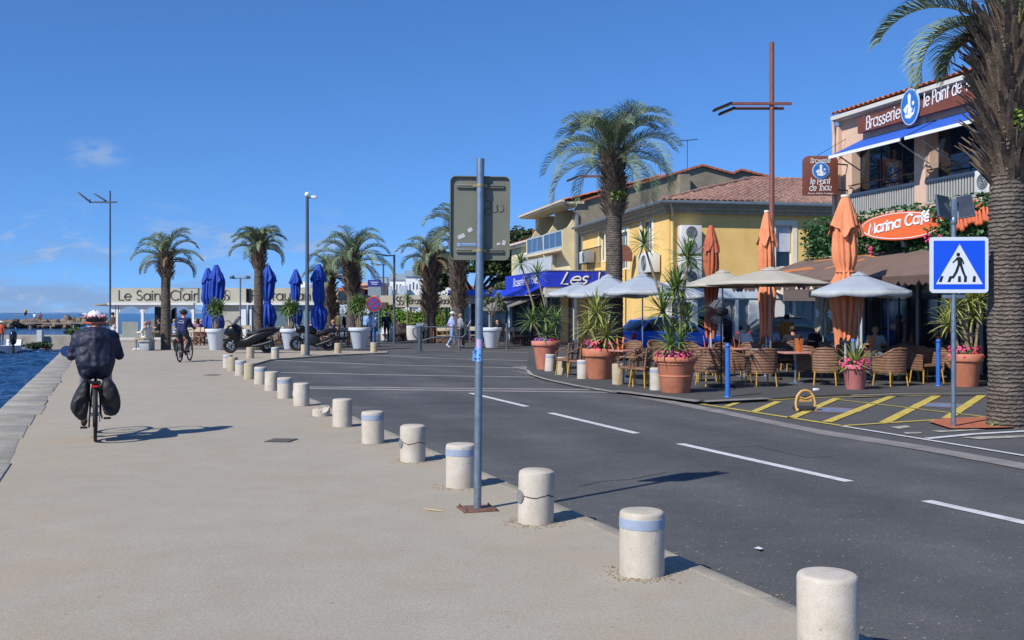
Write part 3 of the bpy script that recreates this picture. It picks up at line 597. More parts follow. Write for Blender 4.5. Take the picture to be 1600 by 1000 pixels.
def person(label, loc, rz=0, pose='stand', top='#445566', bottom='#333a44', hair='grey', shoes='#222222', long=False, shorts=False, hat=None, h=1.70, joints=None, wide=1., group=None, skirt=False, bag=None, voxel=.016, fingers=True, seat=.45, hood=False):
    k = h/1.70; t = T('person', label, 'person', loc, rz, group)
    J = dict(pel=(0, 0, .94), mid=(0, .0, 1.12), chest=(0, 0, 1.27), neck=(0, .0, 1.44), head=(0, .02, 1.565))
    for s, n in ((-1, 'l'), (1, 'r')):
        J.update({n+'sh': (s*.175*wide, 0, 1.38), n+'el': (s*.225*wide, -.02, 1.11), n+'wr': (s*.225*wide, .07, .87), n+'hip': (s*.09, 0, .90), n+'kn': (s*.10, .03, .49), n+'an': (s*.10, -.01, .09), n+'to': (s*.115, .15, .035)})
    if pose == 'walk':
        J.update(lkn=(-.10, .17, .52), lan=(-.10, .22, .11), lto=(-.11, .37, .06), rkn=(.10, -.03, .47), ran=(.10, -.25, .14), rto=(.11, -.13, .035), lel=(-.23, -.12, 1.12), lwr=(-.22, -.10, .88), rel=(.23, .06, 1.12), rwr=(.21, .22, .94))
    if pose == 'sit':
        d = .94-(seat+.09)
        for n in ('pel', 'mid', 'chest', 'neck', 'head', 'lsh', 'rsh'): J[n] = (J[n][0], J[n][1], J[n][2]-d)
        for s, n in ((-1, 'l'), (1, 'r')):
            J.update({n+'hip': (s*.10, 0, seat+.08), n+'kn': (s*.14, .42, seat+.06), n+'an': (s*.14, .40, .09), n+'to': (s*.15, .55, .035), n+'el': (s*.25*wide, .06, .80), n+'wr': (s*.14, .32, .80)})
    if joints: J.update(joints)
    J = {a: V(b_)*k for a, b_ in J.items()}
    P = []
    def cap(a, b_, r0, r1, m): P.append((J[a] if isinstance(a, str) else V(a), J[b_] if isinstance(b_, str) else V(b_), r0*k, r1*k, m))
    W = wide
    sx = V((.055*W*k, 0, 0)); ch, md, pe = J['chest'], J['mid'], J['pel']
    for s in (-1, 1):
        cap(tuple(ch+sx*s*1.35), tuple(md+sx*s), .115*W, .105*W, 1); cap(tuple(md+sx*s), tuple(pe+sx*s*1.1), .105*W, .115*W, 1)
        n = 'l' if s < 0 else 'r'
        cap(n+'sh', tuple(ch+sx*s*1.2+V((0, 0, .05*k))), .072, .10, 1); cap(tuple(J['neck']-V((0, 0, .05*k))), n+'sh', .055, .066, 1)
        sl = 1 if long else 0
        cap(n+'sh', n+'el', .062, .048, 1); cap(n+'el', n+'wr', .047 if long else .041, .036 if long else .028, sl)
        hip = 2
        cap(tuple(pe+sx*s*1.3), n+'hip', .11*W, .10*W, hip); cap(n+'hip', n+'kn', .088*W, .060, hip); cap(n+'kn', n+'an', .058, .042, 0 if shorts else 2); cap(n+'an', n+'to', .045, .036, 3)
        hd = (J[n+'wr']-J[n+'el']).normalized(); sd = V((s, 0, 0)); up = hd.cross(sd)
        wr = J[n+'wr']; pc = wr+hd*.055*k
        P.append((wr, pc, .026*k, .034*k, 0))
        if fingers:
            bend = V((0, .02, -.03)) if pose != 'grip' else V((0, .03, -.05))
            ax = hd.cross(V((0, 0, 1))); ax = ax.normalized() if ax.length > .1 else V((0, 1, 0))
            for i, L in enumerate((.062, .072, .068, .052)):
                b0 = pc+ax*(i-1.5)*.019*k; m_ = b0+hd*L*.55*k; e_ = m_+(hd*.45+bend*10*.5).normalized()*L*.5*k
                P.append((b0, m_, .010*k, .009*k, 0)); P.append((m_, e_, .009*k, .0075*k, 0))
            th = wr+hd*.02*k-ax*.03*k; P.append((th, th+(hd*.7-ax*.7).normalized()*.05*k, .012*k, .009*k, 0))
    cap('neck', 'head', .054, .058, 0)
    hc = J['head']; fwd = (J.get('look', V((0, 1, 0)))); fwd = V((fwd.x, fwd.y, 0)).normalized(); sid = V((fwd.y, -fwd.x, 0))
    P.append((hc+V((0, 0, .03*k))-fwd*.012*k, hc+V((0, 0, .035*k))+fwd*.012*k, .088*k, .088*k, 0)); P.append((hc+fwd*.02*k, hc+fwd*.035*k-V((0, 0, .065*k)), .07*k, .045*k, 0))
    P.append((hc+fwd*.095*k+V((0, 0, .01*k)), hc+fwd*.112*k-V((0, 0, .018*k)), .010*k, .014*k, 0))
    for s in (-1, 1): P.append((hc+sid*s*.084*k+V((0, 0, .02*k)), hc+sid*s*.088*k-V((0, 0, .02*k)), .013*k, .010*k, 0))
    if skirt: P.append((pe-V((0, 0, .05*k)), (J['lkn']+J['rkn'])/2+V((0, 0, .05*k)), .15*k, .17*k, 2))
    o = caps(P).build('body', skin, t)
    md_ = o.modifiers.new('r', 'REMESH'); md_.mode = 'VOXEL'; md_.voxel_size = voxel*k
    ms = o.modifiers.new('s', 'SMOOTH'); ms.factor = .5; ms.iterations = 3
    seg_color(o, P, voxel, [skin, cloth(top), cloth(bottom), cloth(shoes)])
    # eyes, mouth
    mb = MB()
    for s in (-1, 1): mb.ball(hc+fwd*.094*k+sid*s*.033*k+V((0, 0, .028*k)), .011*k, 8, 6)
    mb.build('eyes', mat('eye_dark', '#2a2019', .3, var=0), t)
    MB().ball(hc+fwd*.088*k-V((0, 0, .045*k)), (.026*k, .012*k, .007*k), 10, 6).build('mouth', mat('lips', '#9a5a50', .5, var=0), t)
    hm = {'grey': hair_grey, 'dark': hair_dark, 'blond': hair_blond, None: None}[hair]
    if hm:
        mb = MB(); mb.ball(hc+V((0, 0, .04*k))-fwd*.008*k, (.100*k, .106*k, .10*k), 20, 14, keep=lambda w: not (w.dot(fwd) > .035*k and w.z < .035*k) and w.z > -.075*k)
        mb.build('hair', hm, t)
    if hat:
        kind, hx = hat; m = cloth(hx); mb = MB(); top_ = hc+V((0, 0, .055*k))
        mb.ball(top_, (.106*k, .112*k, .085*k), 20, 10, keep=lambda w: w.z > -.01)
        if kind in ('cap', 'visor'):
            n = 10; pts = [top_+fwd*(.10+.0)*k*math.cos(R(a))+sid*.1*k*math.sin(R(a)) for a in range(-80, 81, 16)]; pt2 = [top_+fwd*.20*k*math.cos(R(a))**.6+sid*.1*k*math.sin(R(a))-V((0, 0, .015*k)) for a in range(-80, 81, 16)]
            q = len(pts); mb.add(pts+pt2+[x+V((0, 0, .008)) for x in pts+pt2], [(i, i+1, q+i+1, q+i) for i in range(q-1)]+[(3*q+i, 3*q+i+1, 2*q+i+1, 2*q+i) for i in range(q-1)]+[(q+i, q+i+1, 3*q+i+1, 3*q+i) for i in range(q-1)])
        if kind == 'brim': mb.lathe([(.10*k, .0), (.19*k, -.015*k), (.19*k, -.008*k), (.10*k, .02*k)], 20, top_, cap=False)
        mb.build('hat', m, t)
    if bag:
        mb = MB(); mb.box(J['rhip']+V((.11, -.05, .02))*k, (.09*k, .26*k, .22*k)); mb.build('bag', cloth(bag), t, bevel=.02)
        MB().tube([J['rhip']+V((.11, -.05, .12))*k, J['chest']+V((.02, -.135, .02))*k, J['lsh']+V((0.02, -.05, .06))*k, J['lsh']+V((.04, .05, .05))*k], .012*k, 6).build('bag_strap', cloth(bag), t)
    return t
# ================================================================ BICYCLES
def wheel(parent, c, r, name='wheel'):
    w = MB().torus((0, 0, 0), r-.02, .022, (1, 0, 0), 40, 10).build('tyre', black, None); 
    hub = bpy.data.objects.new(name, None); COL.objects.link(hub); hub.parent = parent; hub.location = c; w.parent = hub
    MB().torus((0, 0, 0), r-.05, .012, (1, 0, 0), 40, 6).build('rim', mat('rim_dark', '#3a3d42', .35, metal=.8), hub)
    mb = MB()
    for i in range(24):
        a = 6.283*i/24; s = .03 if i % 2 else -.03; mb.tube([(s, .02*math.cos(a+.6), .02*math.sin(a+.6)), (0, (r-.055)*math.cos(a), (r-.055)*math.sin(a))], .0016, 4)
    mb.tube([(-.055, 0, 0), (.055, 0, 0)], .018, 10); mb.build('spokes', chrome, hub)
    return hub
def bicycle(label, loc, rz, framem, bags=True, bagr=None, handle_w=.60, mirror=True):
    t = T('bicycle', label, 'bicycle', loc, rz); r = .355; wb = 1.12; fy = wb
    wheel(t, (0, 0, r), r); wheel(t, (0, fy, r), r)
    mb = MB(); bb = V((0, .46, .30)); st = V((0, .30, .80)); hd0, hd1 = V((0, .98, .72)), V((0, .92, .92))
    for p, q, rr in ((bb, hd0, .026), (bb, st, .019), (st-V((0, -.03, .1)), hd1-V((0, 0, .06)), .019), (hd0-V((0, -.02, .05)), hd1+V((0, 0, .02)), .022)): mb.tube([p, q], rr, 10)
    for s in (-1, 1):
        mb.tube([V((s*.02, .44, .30)), V((s*.062, .22, .31)), V((s*.066, 0, r))], .012, 8); mb.tube([V((s*.066, 0, r)), V((s*.05, .18, .60)), V((s*.015, .31, .72))], .010, 8)
    mb.build('frame', framem, t)
    mb = MB()
    for s in (-1, 1): mb.tube([hd0+V((s*.04, .02, -.06)), V((s*.058, fy-.03, r+.15)), V((s*.058, fy, r))], [.016, .015, .011], 8)
    mb.tube([hd0+V((-.05, .02, -.06)), hd0+V((.05, .02, -.06))], .017, 8); mb.build('fork', framem, t)
    mb = MB(); hw = handle_w/2
    mb.tube([hd1, V((0, .90, 1.04)), V((0, .95, 1.06))], .016, 8); mb.tube([(-hw, .66, 1.10), (-hw*.72, .84, 1.11), (0, .95, 1.06), (hw*.72, .84, 1.11), (hw, .66, 1.10)], .012, 8); hb = mb.build('handlebar', dark_metal, t)
    for s in (-1, 1): MB().tube([(s*hw, .64, 1.10), (s*(hw-.045), .76, 1.105)], .018, 10).build('grip', black, hb)
    for s in (-1, 1): MB().tube([(s*hw*.75, .84, 1.09), (s*hw*.98, .74, 1.07)], .007, 6).build('brake_lever', dark_metal, hb)
    if mirror:
        q = V((-hw-.06, .70, 1.14)); MB().tube([(-hw, .68, 1.10), q], .006, 6).build('mirror_arm', black, hb)
        MB().tube([q+V((0, .0, 0)), q+V((0, -.012, 0))], [.072, .075], 20).build('mirror', mat('mirror_blue_reflection', '#1c3d7d', .1, var=0, spec=.9), hb)  # blue reflection of the water is painted into the mirror's own colour
    mb = MB(); mb.ball((0, .25, .95), (.095, .13, .04), 16, 8); mb.capsule((0, .30, .95), (0, .46, .955), .05, .025); mb.tube([st, (0, .265, .93)], .014, 8); mb.build('saddle', black, t)
    mb = MB()
    for s in (-1, 1):
        mb.tube([(s*.06, -.17, .755), (s*.06, .25, .755)], .006, 6); mb.tube([(s*.07, 0, r), (s*.065, -.10, .75)], .006, 6); mb.tube([(s*.07, 0, r), (s*.065, .10, .75)], .006, 6)
    for y in (-.17, -.05, .08, .22): mb.tube([(-.06, y, .755), (.06, y, .755)], .006, 6)
    mb.box((0, .03, .762), (.11, .36, .012)); rk = mb.build('rack', dark_metal, t)
    MB().box((0, -.185, .72), (.085, .025, .03)).build('rear_light', mat('rear_light_red', '#c41e10', .25, var=0), t, bevel=.008)
    if bags:
        for s in (-1, 1):
            mb = MB(); prof = [(.0, .80), (.10, .84), (.19, .74), (.25, .56), (.255, .42), (.20, .31), (.06, .32), (.01, .44)]
            if s < 0: prof = [(.0, .80), (.08, .82), (.17, .68), (.255, .48), (.235, .40), (.14, .27), (.05, .26), (.02, .44)]
            n = len(prof); st_ = [(-.20, .65), (-.17, .92), (-.05, 1.), (.12, 1.), (.22, .8), (.25, .5)]
            cx, cz = sum(p[0] for p in prof)/n, sum(p[1] for p in prof)/n
            vs = [(s*(.055+cx+(x-cx)*f_), y, cz+(z-cz)*f_) for y, f_ in st_ for x, z in prof]
            fs = [(i*n+j, i*n+(j+1) % n, (i+1)*n+(j+1) % n, (i+1)*n+j) for i in range(len(st_)-1) for j in range(n)]+[tuple(reversed(range(n))), tuple(range((len(st_)-1)*n, len(st_)*n))]
            if s > 0: fs = [tuple(reversed(f)) for f in fs]
            mb.add(vs, fs); o = mb.build('pannier', bagm, t, sharp=40); ss = o.modifiers.new('sub', 'SUBSURF'); ss.levels = ss.render_levels = 1
    mb = MB(); mb.tube([(.045, .46, .30), (.055, .46, .30)], .095, 24); mb.build('chainring', dark_metal, t)
    for s in (-1, 1):
        e = bb+V((s*.10, .0, -.165 if s < 0 else .10)); e = V((s*.10, .46+(.03 if s < 0 else .02), .30-.165*(1 if s < 0 else .3)))
        c_ = MB().tube([bb, bb+V((s*.075, 0, 0)), e-V((s*.02, 0, 0))], .011, 8).build('crank', dark_metal, t)
        MB().box(e+V((s*.045, 0, 0)), (.09, .075, .022)).build('pedal', black, c_, bevel=.004)
    n = 14; mb = MB(); vs = []
    for i in range(n+1):
        a = R(200-170*i/n); vs += [(-.03, (r+.025)*math.cos(a)*1., r+(r+.025)*math.sin(a)), (.03, (r+.025)*math.cos(a), r+(r+.025)*math.sin(a))]
    mb.add(vs, [(2*i, 2*i+1, 2*i+3, 2*i+2) for i in range(n)]); mg = mb.build('mudguard', black, t); so = mg.modifiers.new('s', 'SOLIDIFY'); so.thickness = .004
    return t
def helmet(parent, c, m1, m2, m3):
    hc = V(c); mb = MB()
    mb.ball(hc, (.118, .145, .115), 24, 14, keep=lambda w: w.z > -.045)
    h = mb.build('helmet', [m1], parent)
    mb = MB(); rr = random.Random(4)
    mb.ball(hc, (.121, .148, .117), 24, 16, keep=lambda w: -.05 < w.z < .02 and w.y < .09)
    mb.build('helmet_band', m2, h)
    mb = MB()
    for i in range(9):
        a = R(-180+22.5*i); d = V((math.cos(a)*.120, math.sin(a)*.147, .03+.012*math.sin(i*2.1))); mb.ball(hc+d, (.018, .018, .022), 8, 6)
    mb.build('helmet_spots', m3, h)
    mb = MB()
    for x in (-.04, 0, .04):
        for y in (-.05, .02): mb.ball(hc+V((x*1.2, y, .098-abs(x)*.5)), (.012, .028, .014), 8, 6)
    mb.build('helmet_vents', black, h)
    MB().torus(hc-V((0, 0, .055)), .105, .017, (0, 0, 1), 24, 8).build('helmet_rim', mat('helmet_orange', '#d9502c', .5, var=.05), h)
    return h
# the near cyclist
p = G(149, 690); hd = math.atan2(.40, 1.)
bicycle('black touring bicycle with dark panniers and red rear light ridden along the quay', p, hd, black_gloss)
t = person('person seen from behind in navy hooded jacket and patterned helmet riding the black touring bicycle', p, hd, 'grip', top='#212b4a', bottom='#8a8a93', hair='grey', shoes='#3a322c', long=True, wide=1.12, voxel=.013,
  joints=dict(pel=(0, .22, 1.03), mid=(0, .24, 1.16), chest=(0, .30, 1.30), neck=(0, .36, 1.43), head=(0, .41, 1.535), lsh=(-.20, .33, 1.36), rsh=(.20, .33, 1.36), lel=(-.275, .36, 1.10), rel=(.275, .36, 1.10), lwr=(-.285, .60, 1.13), rwr=(.285, .60, 1.13),
  lhip=(-.10, .24, .96), rhip=(.10, .24, .96), lkn=(-.15, .56, .62), lan=(-.14, .44, .22), lto=(-.145, .58, .175), rkn=(.15, .62, .72), ran=(.14, .45, .34), rto=(.145, .59, .31)))
jp = [((s*.095, .27, 1.30), (s*.095, .20, 1.02), .152, .155, 0) for s in (-1, 1)]+[((s*.085, .20, 1.06), (s*.08, .19, .92), .158, .142, 0) for s in (-1, 1)]+[((-.08, .33, 1.38), (.08, .33, 1.38), .095, .095, 0), ((0, .25, 1.31), (0, .19, .98), .168, .165, 0)]
for s in (-1, 1): jp += [((s*.13, .31, 1.35), (s*.21, .33, 1.33), .10, .09, 0), ((s*.21, .33, 1.33), (s*.29, .34, 1.09), .08, .066, 0), ((s*.29, .34, 1.09), (s*.285, .57, 1.125), .066, .046, 0)]
jp += [((-.075, .25, 1.405), (.075, .25, 1.405), .055, .055, 0), ((0, .235, 1.34), (0, .25, 1.39), .06, .07, 0)]
jp = [(V(a), V(b_), c, d, e) for a, b_, c, d, e in jp]
o = caps(jp).build('jacket', navy, t); m_ = o.modifiers.new('r', 'REMESH'); m_.mode = 'VOXEL'; m_.voxel_size = .014; ms = o.modifiers.new('s', 'SMOOTH'); ms.factor = .5; ms.iterations = 3
tx = bpy.data.textures.new('folds', 'CLOUDS'); tx.noise_scale = .16; tx.noise_depth = 2
seg_color(o, jp, .014, [navy])
MB().torus((0, .325, 1.44), .085, .03, (0, -.25, 1), 24, 8).build('hood_lining', mat('lining_pale', '#b9c5d6', .8, var=.06), t)
helmet(t, (0, .425, 1.575), mat('helmet_white', '#d9dbe0', .4, var=.05), mat('helmet_black', '#141416', .35, var=0), mat('helmet_red', '#cc3b3a', .4, col2='#e6b3b8', scale=18))
# the far cyclist
p = G(281, 566); hd = math.atan2(.02, 1.)
bicycle('brown hybrid bicycle ridden by the person in the navy sweatshirt', p, hd, mat('bike_copper', '#6e4330', .4, metal=.3), bags=False, mirror=False)
t = person('person in navy sweatshirt with white back print and dark helmet riding the brown bicycle', p, hd, 'grip', top='#1d2552', bottom='#3b4048', hair='dark', shoes='#26262a', long=True, wide=1.05, h=1.78,
  joints=dict(pel=(0, .20, 1.00), mid=(0, .24, 1.14), chest=(0, .30, 1.28), neck=(0, .38, 1.43), head=(0, .43, 1.55), lsh=(-.18, .34, 1.37), rsh=(.18, .34, 1.37), lel=(-.24, .42, 1.13), rel=(.26, .46, 1.14), lwr=(-.28, .62, 1.10), rwr=(.29, .62, 1.09),
  lhip=(-.10, .22, .92), rhip=(.10, .22, .92), lkn=(-.14, .56, .62), lan=(-.12, .43, .20), lto=(-.125, .57, .15), rkn=(.14, .60, .70), ran=(.12, .44, .34), rto=(.125, .58, .31)))
helmet(t, (0, .45, 1.665), mat('helmet_dark', '#23262c', .4, var=.05), mat('helmet_black', '#141416', .35), mat('helmet_black2', '#1c1d20', .35, var=0))
mb = MB(); [mb.tube([V((x, .118+z*.2, 1.34+z)) for x, z in pts], .008, 5) for pts in ([(-.10, -.02), (-.05, .0), (.0, -.03), (.05, -.01), (.10, -.04)], [(-.04, .06), (.0, .045), (.04, .06)], [(.07, .04), (.08, .0), (.10, .05)])]; mb.build('back_print', white, t)
MB().capsule((-.16, -.0, .70), (-.13, .05, .42), .09, .08).build('saddle_bag', bagm, t)
# ================================================================ MOTORCYCLES
def mwheel(parent, y, r, w):
    hub = bpy.data.objects.new('wheel', None); COL.objects.link(hub); hub.parent = parent; hub.location = (0, y, r)
    MB().torus((0, 0, 0), r-w*.5, w*.5, (1, 0, 0), 36, 10, sx=1.1).build('tyre', black, hub)
    mb = MB(); mb.torus((0, 0, 0), r-w*1.05, .018, (1, 0, 0), 32, 8)
    for i in range(5):
        a = 6.283*i/5; mb.bar((0, .03*math.cos(a), .03*math.sin(a)), (0, (r-w)*math.cos(a), (r-w)*math.sin(a)), .035, .03)
    mb.tube([(-.07, 0, 0), (.07, 0, 0)], .045, 14); mb.build('rim', mat('rim_grey', '#4a4d52', .4, metal=.8), hub)
    MB().tube([(-.062, 0, 0), (-.056, 0, 0)], r*.42, 24).build('brake_disc', chrome, hub)
def loft(mb, secs, n=16, mi=0):
    """secs: (y, centre z, half width, half height, squareness)"""
    vs = []
    for (y, z, w, h, q) in secs:
        for j in range(n):
            t = 2*math.pi*j/n; c, s = math.cos(t), math.sin(t)
            vs.append((w*math.copysign(abs(c)**q, c), y, z+h*math.copysign(abs(s)**q, s)))
    k = len(secs)
    fs = [(i*n+j, (i+1)*n+j, (i+1)*n+(j+1) % n, i*n+(j+1) % n) for i in range(k-1) for j in range(n)]+[tuple(range(n)), tuple(reversed(range((k-1)*n, k*n)))]
    mb.add(vs, fs, mi)
body = mat('moto_black', '#0d0f12', .32, var=.06, spec=.35)
p = G(345, 552); t = T('scooter', 'big black touring scooter with tall windscreen parked by the white flowerpot', 'scooter', p+V((.35, .15, 0)), R(-88))
# local +y is rearwards here: front wheel at 0
mwheel(t, 0, .31, .13); mwheel(t, 1.50, .30, .15)
mb = MB(); loft(mb, [(-.26, .82, .05, .06, .8), (-.14, .88, .22, .16, .75), (.02, .90, .29, .25, .7), (.18, .86, .31, .36, .7), (.34, .78, .29, .38, .7), (.46, .72, .20, .26, .8)]); mb.build('front_fairing', body, t)
mb = MB(); loft(mb, [(-.30, .52, .05, .04, .8), (-.15, .60, .09, .06, .8), (.05, .62, .10, .06, .8), (.28, .46, .09, .10, .8)]); mb.build('front_mudguard', body, t)
mb = MB(); loft(mb, [(.20, .55, .14, .28, .7), (.34, .50, .20, .27, .6), (.52, .42, .22, .20, .6), (.72, .46, .24, .22, .6), (1.0, .58, .24, .26, .6), (1.3, .70, .22, .21, .6), (1.6, .82, .17, .14, .7), (1.9, .93, .10, .07, .8), (2.02, .97, .04, .03, .8)]); mb.build('body', body, t)
mb = MB(); loft(mb, [(.66, .75, .13, .05, .7), (.80, .81, .19, .08, .7), (1.10, .83, .20, .08, .7), (1.20, .94, .20, .09, .7), (1.55, 1.0, .18, .08, .7), (1.82, 1.02, .10, .04, .8)]); mb.build('seat', mat('seat_vinyl', '#1b1c1f', .6), t)
vs = []; nn = 9
for i in range(6):
    f_ = i/5
    for j in range(nn):
        a = (j/(nn-1)-.5)*2; vs.append((a*(.27-.10*f_), -.02+.34*f_+.10*a*a, 1.05+.47*f_-.04*a*a))
mb = MB(); mb.add(vs, [(i*nn+j, i*nn+j+1, (i+1)*nn+j+1, (i+1)*nn+j) for i in range(5) for j in range(nn-1)]); o = mb.build('windscreen', mat('tinted_screen', '#3a4a58', .08, var=0, alpha=.55), t); so = o.modifiers.new('s', 'SOLIDIFY'); so.thickness = .005
mb = MB(); mb.tube([(-.38, .40, 1.02), (-.15, .33, 1.04), (.15, .33, 1.04), (.38, .40, 1.02)], .016, 8); hb = mb.build('handlebar', black, t)
for s in (-1, 1):
    MB().tube([(s*.26, .42, 1.02), (s*.40, .44, 1.01)], .02, 10).build('grip', black, hb)
    MB().ball((s*.34, .16, 1.12), (.09, .03, .055), 12, 8).tube([(s*.22, .16, .98), (s*.33, .17, 1.10)], .008, 6).build('mirror', body, t)
    MB().tube([(s*.09, .22, .62), (s*.085, 0, .31)], .025, 10).build('fork_leg', chrome, t)
    MB().ball((s*.12, -.10, .86), (.07, .06, .045), 12, 8).build('headlight', mat('lamp_glass', '#b9c0c8', .08, var=0, spec=.8), t)
MB().tube([(.22, .95, .30), (.24, 1.25, .33), (.25, 1.75, .48)], [.05, .07, .075], 14).build('exhaust', dark_metal, t)
MB().box((0, 1.94, .72), (.16, .04, .06)).build('rear_light', red, t, bevel=.01)
MB().tube([(-.1, .85, .25), (-.22, .95, .02)], .013, 8).build('side_stand', dark_metal, t)
# motorcycle
p = G(464, 548.5); t = T('motorcycle', 'black naked motorcycle parked behind the grey lamp mast', 'motorcycle', p+V((-.05, .15, 0)), R(-86))
mwheel(t, 0, .31, .12); mwheel(t, 1.38, .31, .16)
mb = MB(); loft(mb, [(-.06, .92, .05, .05, .8), (.02, .92, .16, .13, .8), (.14, .93, .19, .18, .8), (.30, .95, .17, .16, .8), (.42, .92, .10, .08, .8)]); mb.build('front_fairing', body, t)
mb = MB(); loft(mb, [(.32, .84, .08, .10, .8), (.45, .90, .18, .18, .8), (.62, .93, .20, .18, .8), (.80, .86, .16, .13, .8), (.90, .82, .10, .07, .8)]); mb.build('tank', body, t)
mb = MB(); loft(mb, [(.80, .82, .10, .04, .8), (.95, .81, .14, .05, .8), (1.15, .85, .13, .05, .8), (1.24, .93, .12, .05, .8), (1.62, .99, .08, .04, .8)]); mb.build('seat', mat('seat_vinyl', '#1b1c1f', .6), t)
mb = MB(); loft(mb, [(.85, .70, .13, .10, .8), (1.1, .74, .14, .12, .8), (1.35, .83, .12, .10, .8), (1.74, .95, .07, .05, .8)]); mb.build('tail', body, t)
mb = MB(); loft(mb, [(.30, .62, .13, .16, .6), (.42, .55, .18, .24, .6), (.60, .50, .22, .27, .6), (.85, .48, .20, .24, .6), (1.0, .46, .14, .16, .6)]); mb.tube([(0, .45, .60), (0, .60, .76)], .10, 14); mb.build('engine', dark_metal, t)
mb = MB()
for s in (-1, 1):
    mb.tube([(s*.09, .24, .92), (s*.09, .0, .31)], [.024, .028], 10); mb.tube([(s*.10, .22, .86), (s*.17, .55, .62), (s*.13, .95, .50)], .022, 8); mb.tube([(s*.10, .92, .42), (s*.10, 1.38, .31)], .03, 8); mb.tube([(s*.13, .95, .50), (s*.09, 1.30, .82)], .014, 8)
mb.build('frame', dark_metal, t)
mb = MB(); loft(mb, [(-.2, .58, .04, .02, .8), (-.08, .63, .08, .03, .8), (.1, .62, .08, .03, .8), (.28, .50, .06, .03, .8)]); mb.build('front_mudguard', body, t)
mb = MB()
for s in (-1, 1): mb.tube([(s*.05, .30, .60), (s*.10, .40, .30), (s*.12, .80, .22)], .02, 8)
mb.tube([(.15, .85, .26), (.19, 1.15, .33), (.22, 1.52, .48)], [.04, .06, .062], 12); mb.build('exhaust', dark_metal, t)
mb = MB(); mb.tube([(-.36, .34, 1.02), (-.12, .26, 1.05), (.12, .26, 1.05), (.36, .34, 1.02)], .014, 8); hb = mb.build('handlebar', black, t)
for s in (-1, 1):
    MB().ball((s*.30, .18, 1.20), (.075, .025, .045), 12, 8).tube([(s*.22, .27, 1.04), (s*.29, .19, 1.17)], .007, 6).build('mirror', black, hb)
MB().ball((0, -.03, .92), (.11, .05, .085), 14, 8).build('headlight', mat('lamp_glass', '#b9c0c8', .08, var=0, spec=.8), t)
MB().box((0, 1.73, .92), (.10, .03, .05)).build('rear_light', red, t, bevel=.008); MB().box((0, 1.70, .74), (.17, .01, .11)).build('number_plate', offwhite, t)
MB().tube([(-.1, .80, .25), (-.24, .90, .02)], .013, 8).build('side_stand', dark_metal, t)
# ================================================================ PALMS
trunk_m = bands(mat('palm_trunk', '#776c62', .95, col2='#534b43', scale=5, fine=.25, bscale=26, bump=.8), 'Z', 5., .9, .03, .72, 3.5)
boot_m = mat('palm_leaf_bases', '#8a7866', .9, col2='#5c4d40', scale=6, fine=.25, bscale=30, bump=.5)
frond_m = mat('palm_fronds', '#859571', .5, col2='#566750', scale=1.6, spec=.3)
frond_dry = mat('palm_dry_fronds', '#8b7558', .75, col2='#6e5840', scale=3)
def frond(mb, base, az, el0, bend, L, ll, nl, w, rr, mi=0, curl=0., pw=1.75):
    """one arching feather leaf"""
    ca, sa = math.cos(az), math.sin(az); fwd0 = V((ca, sa, 0)); side = V((-sa, ca, 0)); P, D = [], []; p = V(base); N = 26; side = (side+V((0, 0, rr.uniform(-.25, .25)))).normalized()
    for i in range(N+1):
        f = i/N; e = el0-bend*f**pw; d = fwd0*math.cos(e)+V((0, 0, math.sin(e)))+side*curl*f; d.normalize(); P.append(p.copy()); D.append(d); p = p+d*(L/N)
    mb.tube(P[::2], [max(.004, w*1.5*(1-f*.9)) for f in [i/(N//2) for i in range(N//2+1)]], 5, mi if mi else 2, cap=False)
    for i in range(nl):
        f = .16+.84*(i+.5)/nl; x = f*N; a = min(int(x), N-1); q = P[a].lerp(P[a+1], x-a); d = D[a]; up = side.cross(d)*-1
        if up.z < 0 and e > 0: up = -up
        l = ll*(.45+.75*math.sin(math.pi*min(1, .14+f*.80)))*rr.uniform(.85, 1.1)
        for s in (-1, 1):
            v = d*rr.uniform(.55, .75)+side*s*rr.uniform(.5, .75)+up*rr.uniform(.3, .7); v.normalize()
            m_ = q+v*l*.5; v2 = (v+V((0, 0, -.75))+d*.15).normalized(); e_ = m_+v2*l*.5
            wv = d.cross(v).normalized().cross(v).normalized()*w*.5
            if wv.length < 1e-6: wv = side*w*.5
            mb.add([q-wv*.7, q+wv*.7, m_+wv, m_-wv, e_+wv*.15, e_-wv*.15], [(0, 1, 2, 3), (3, 2, 4, 5)], mi)
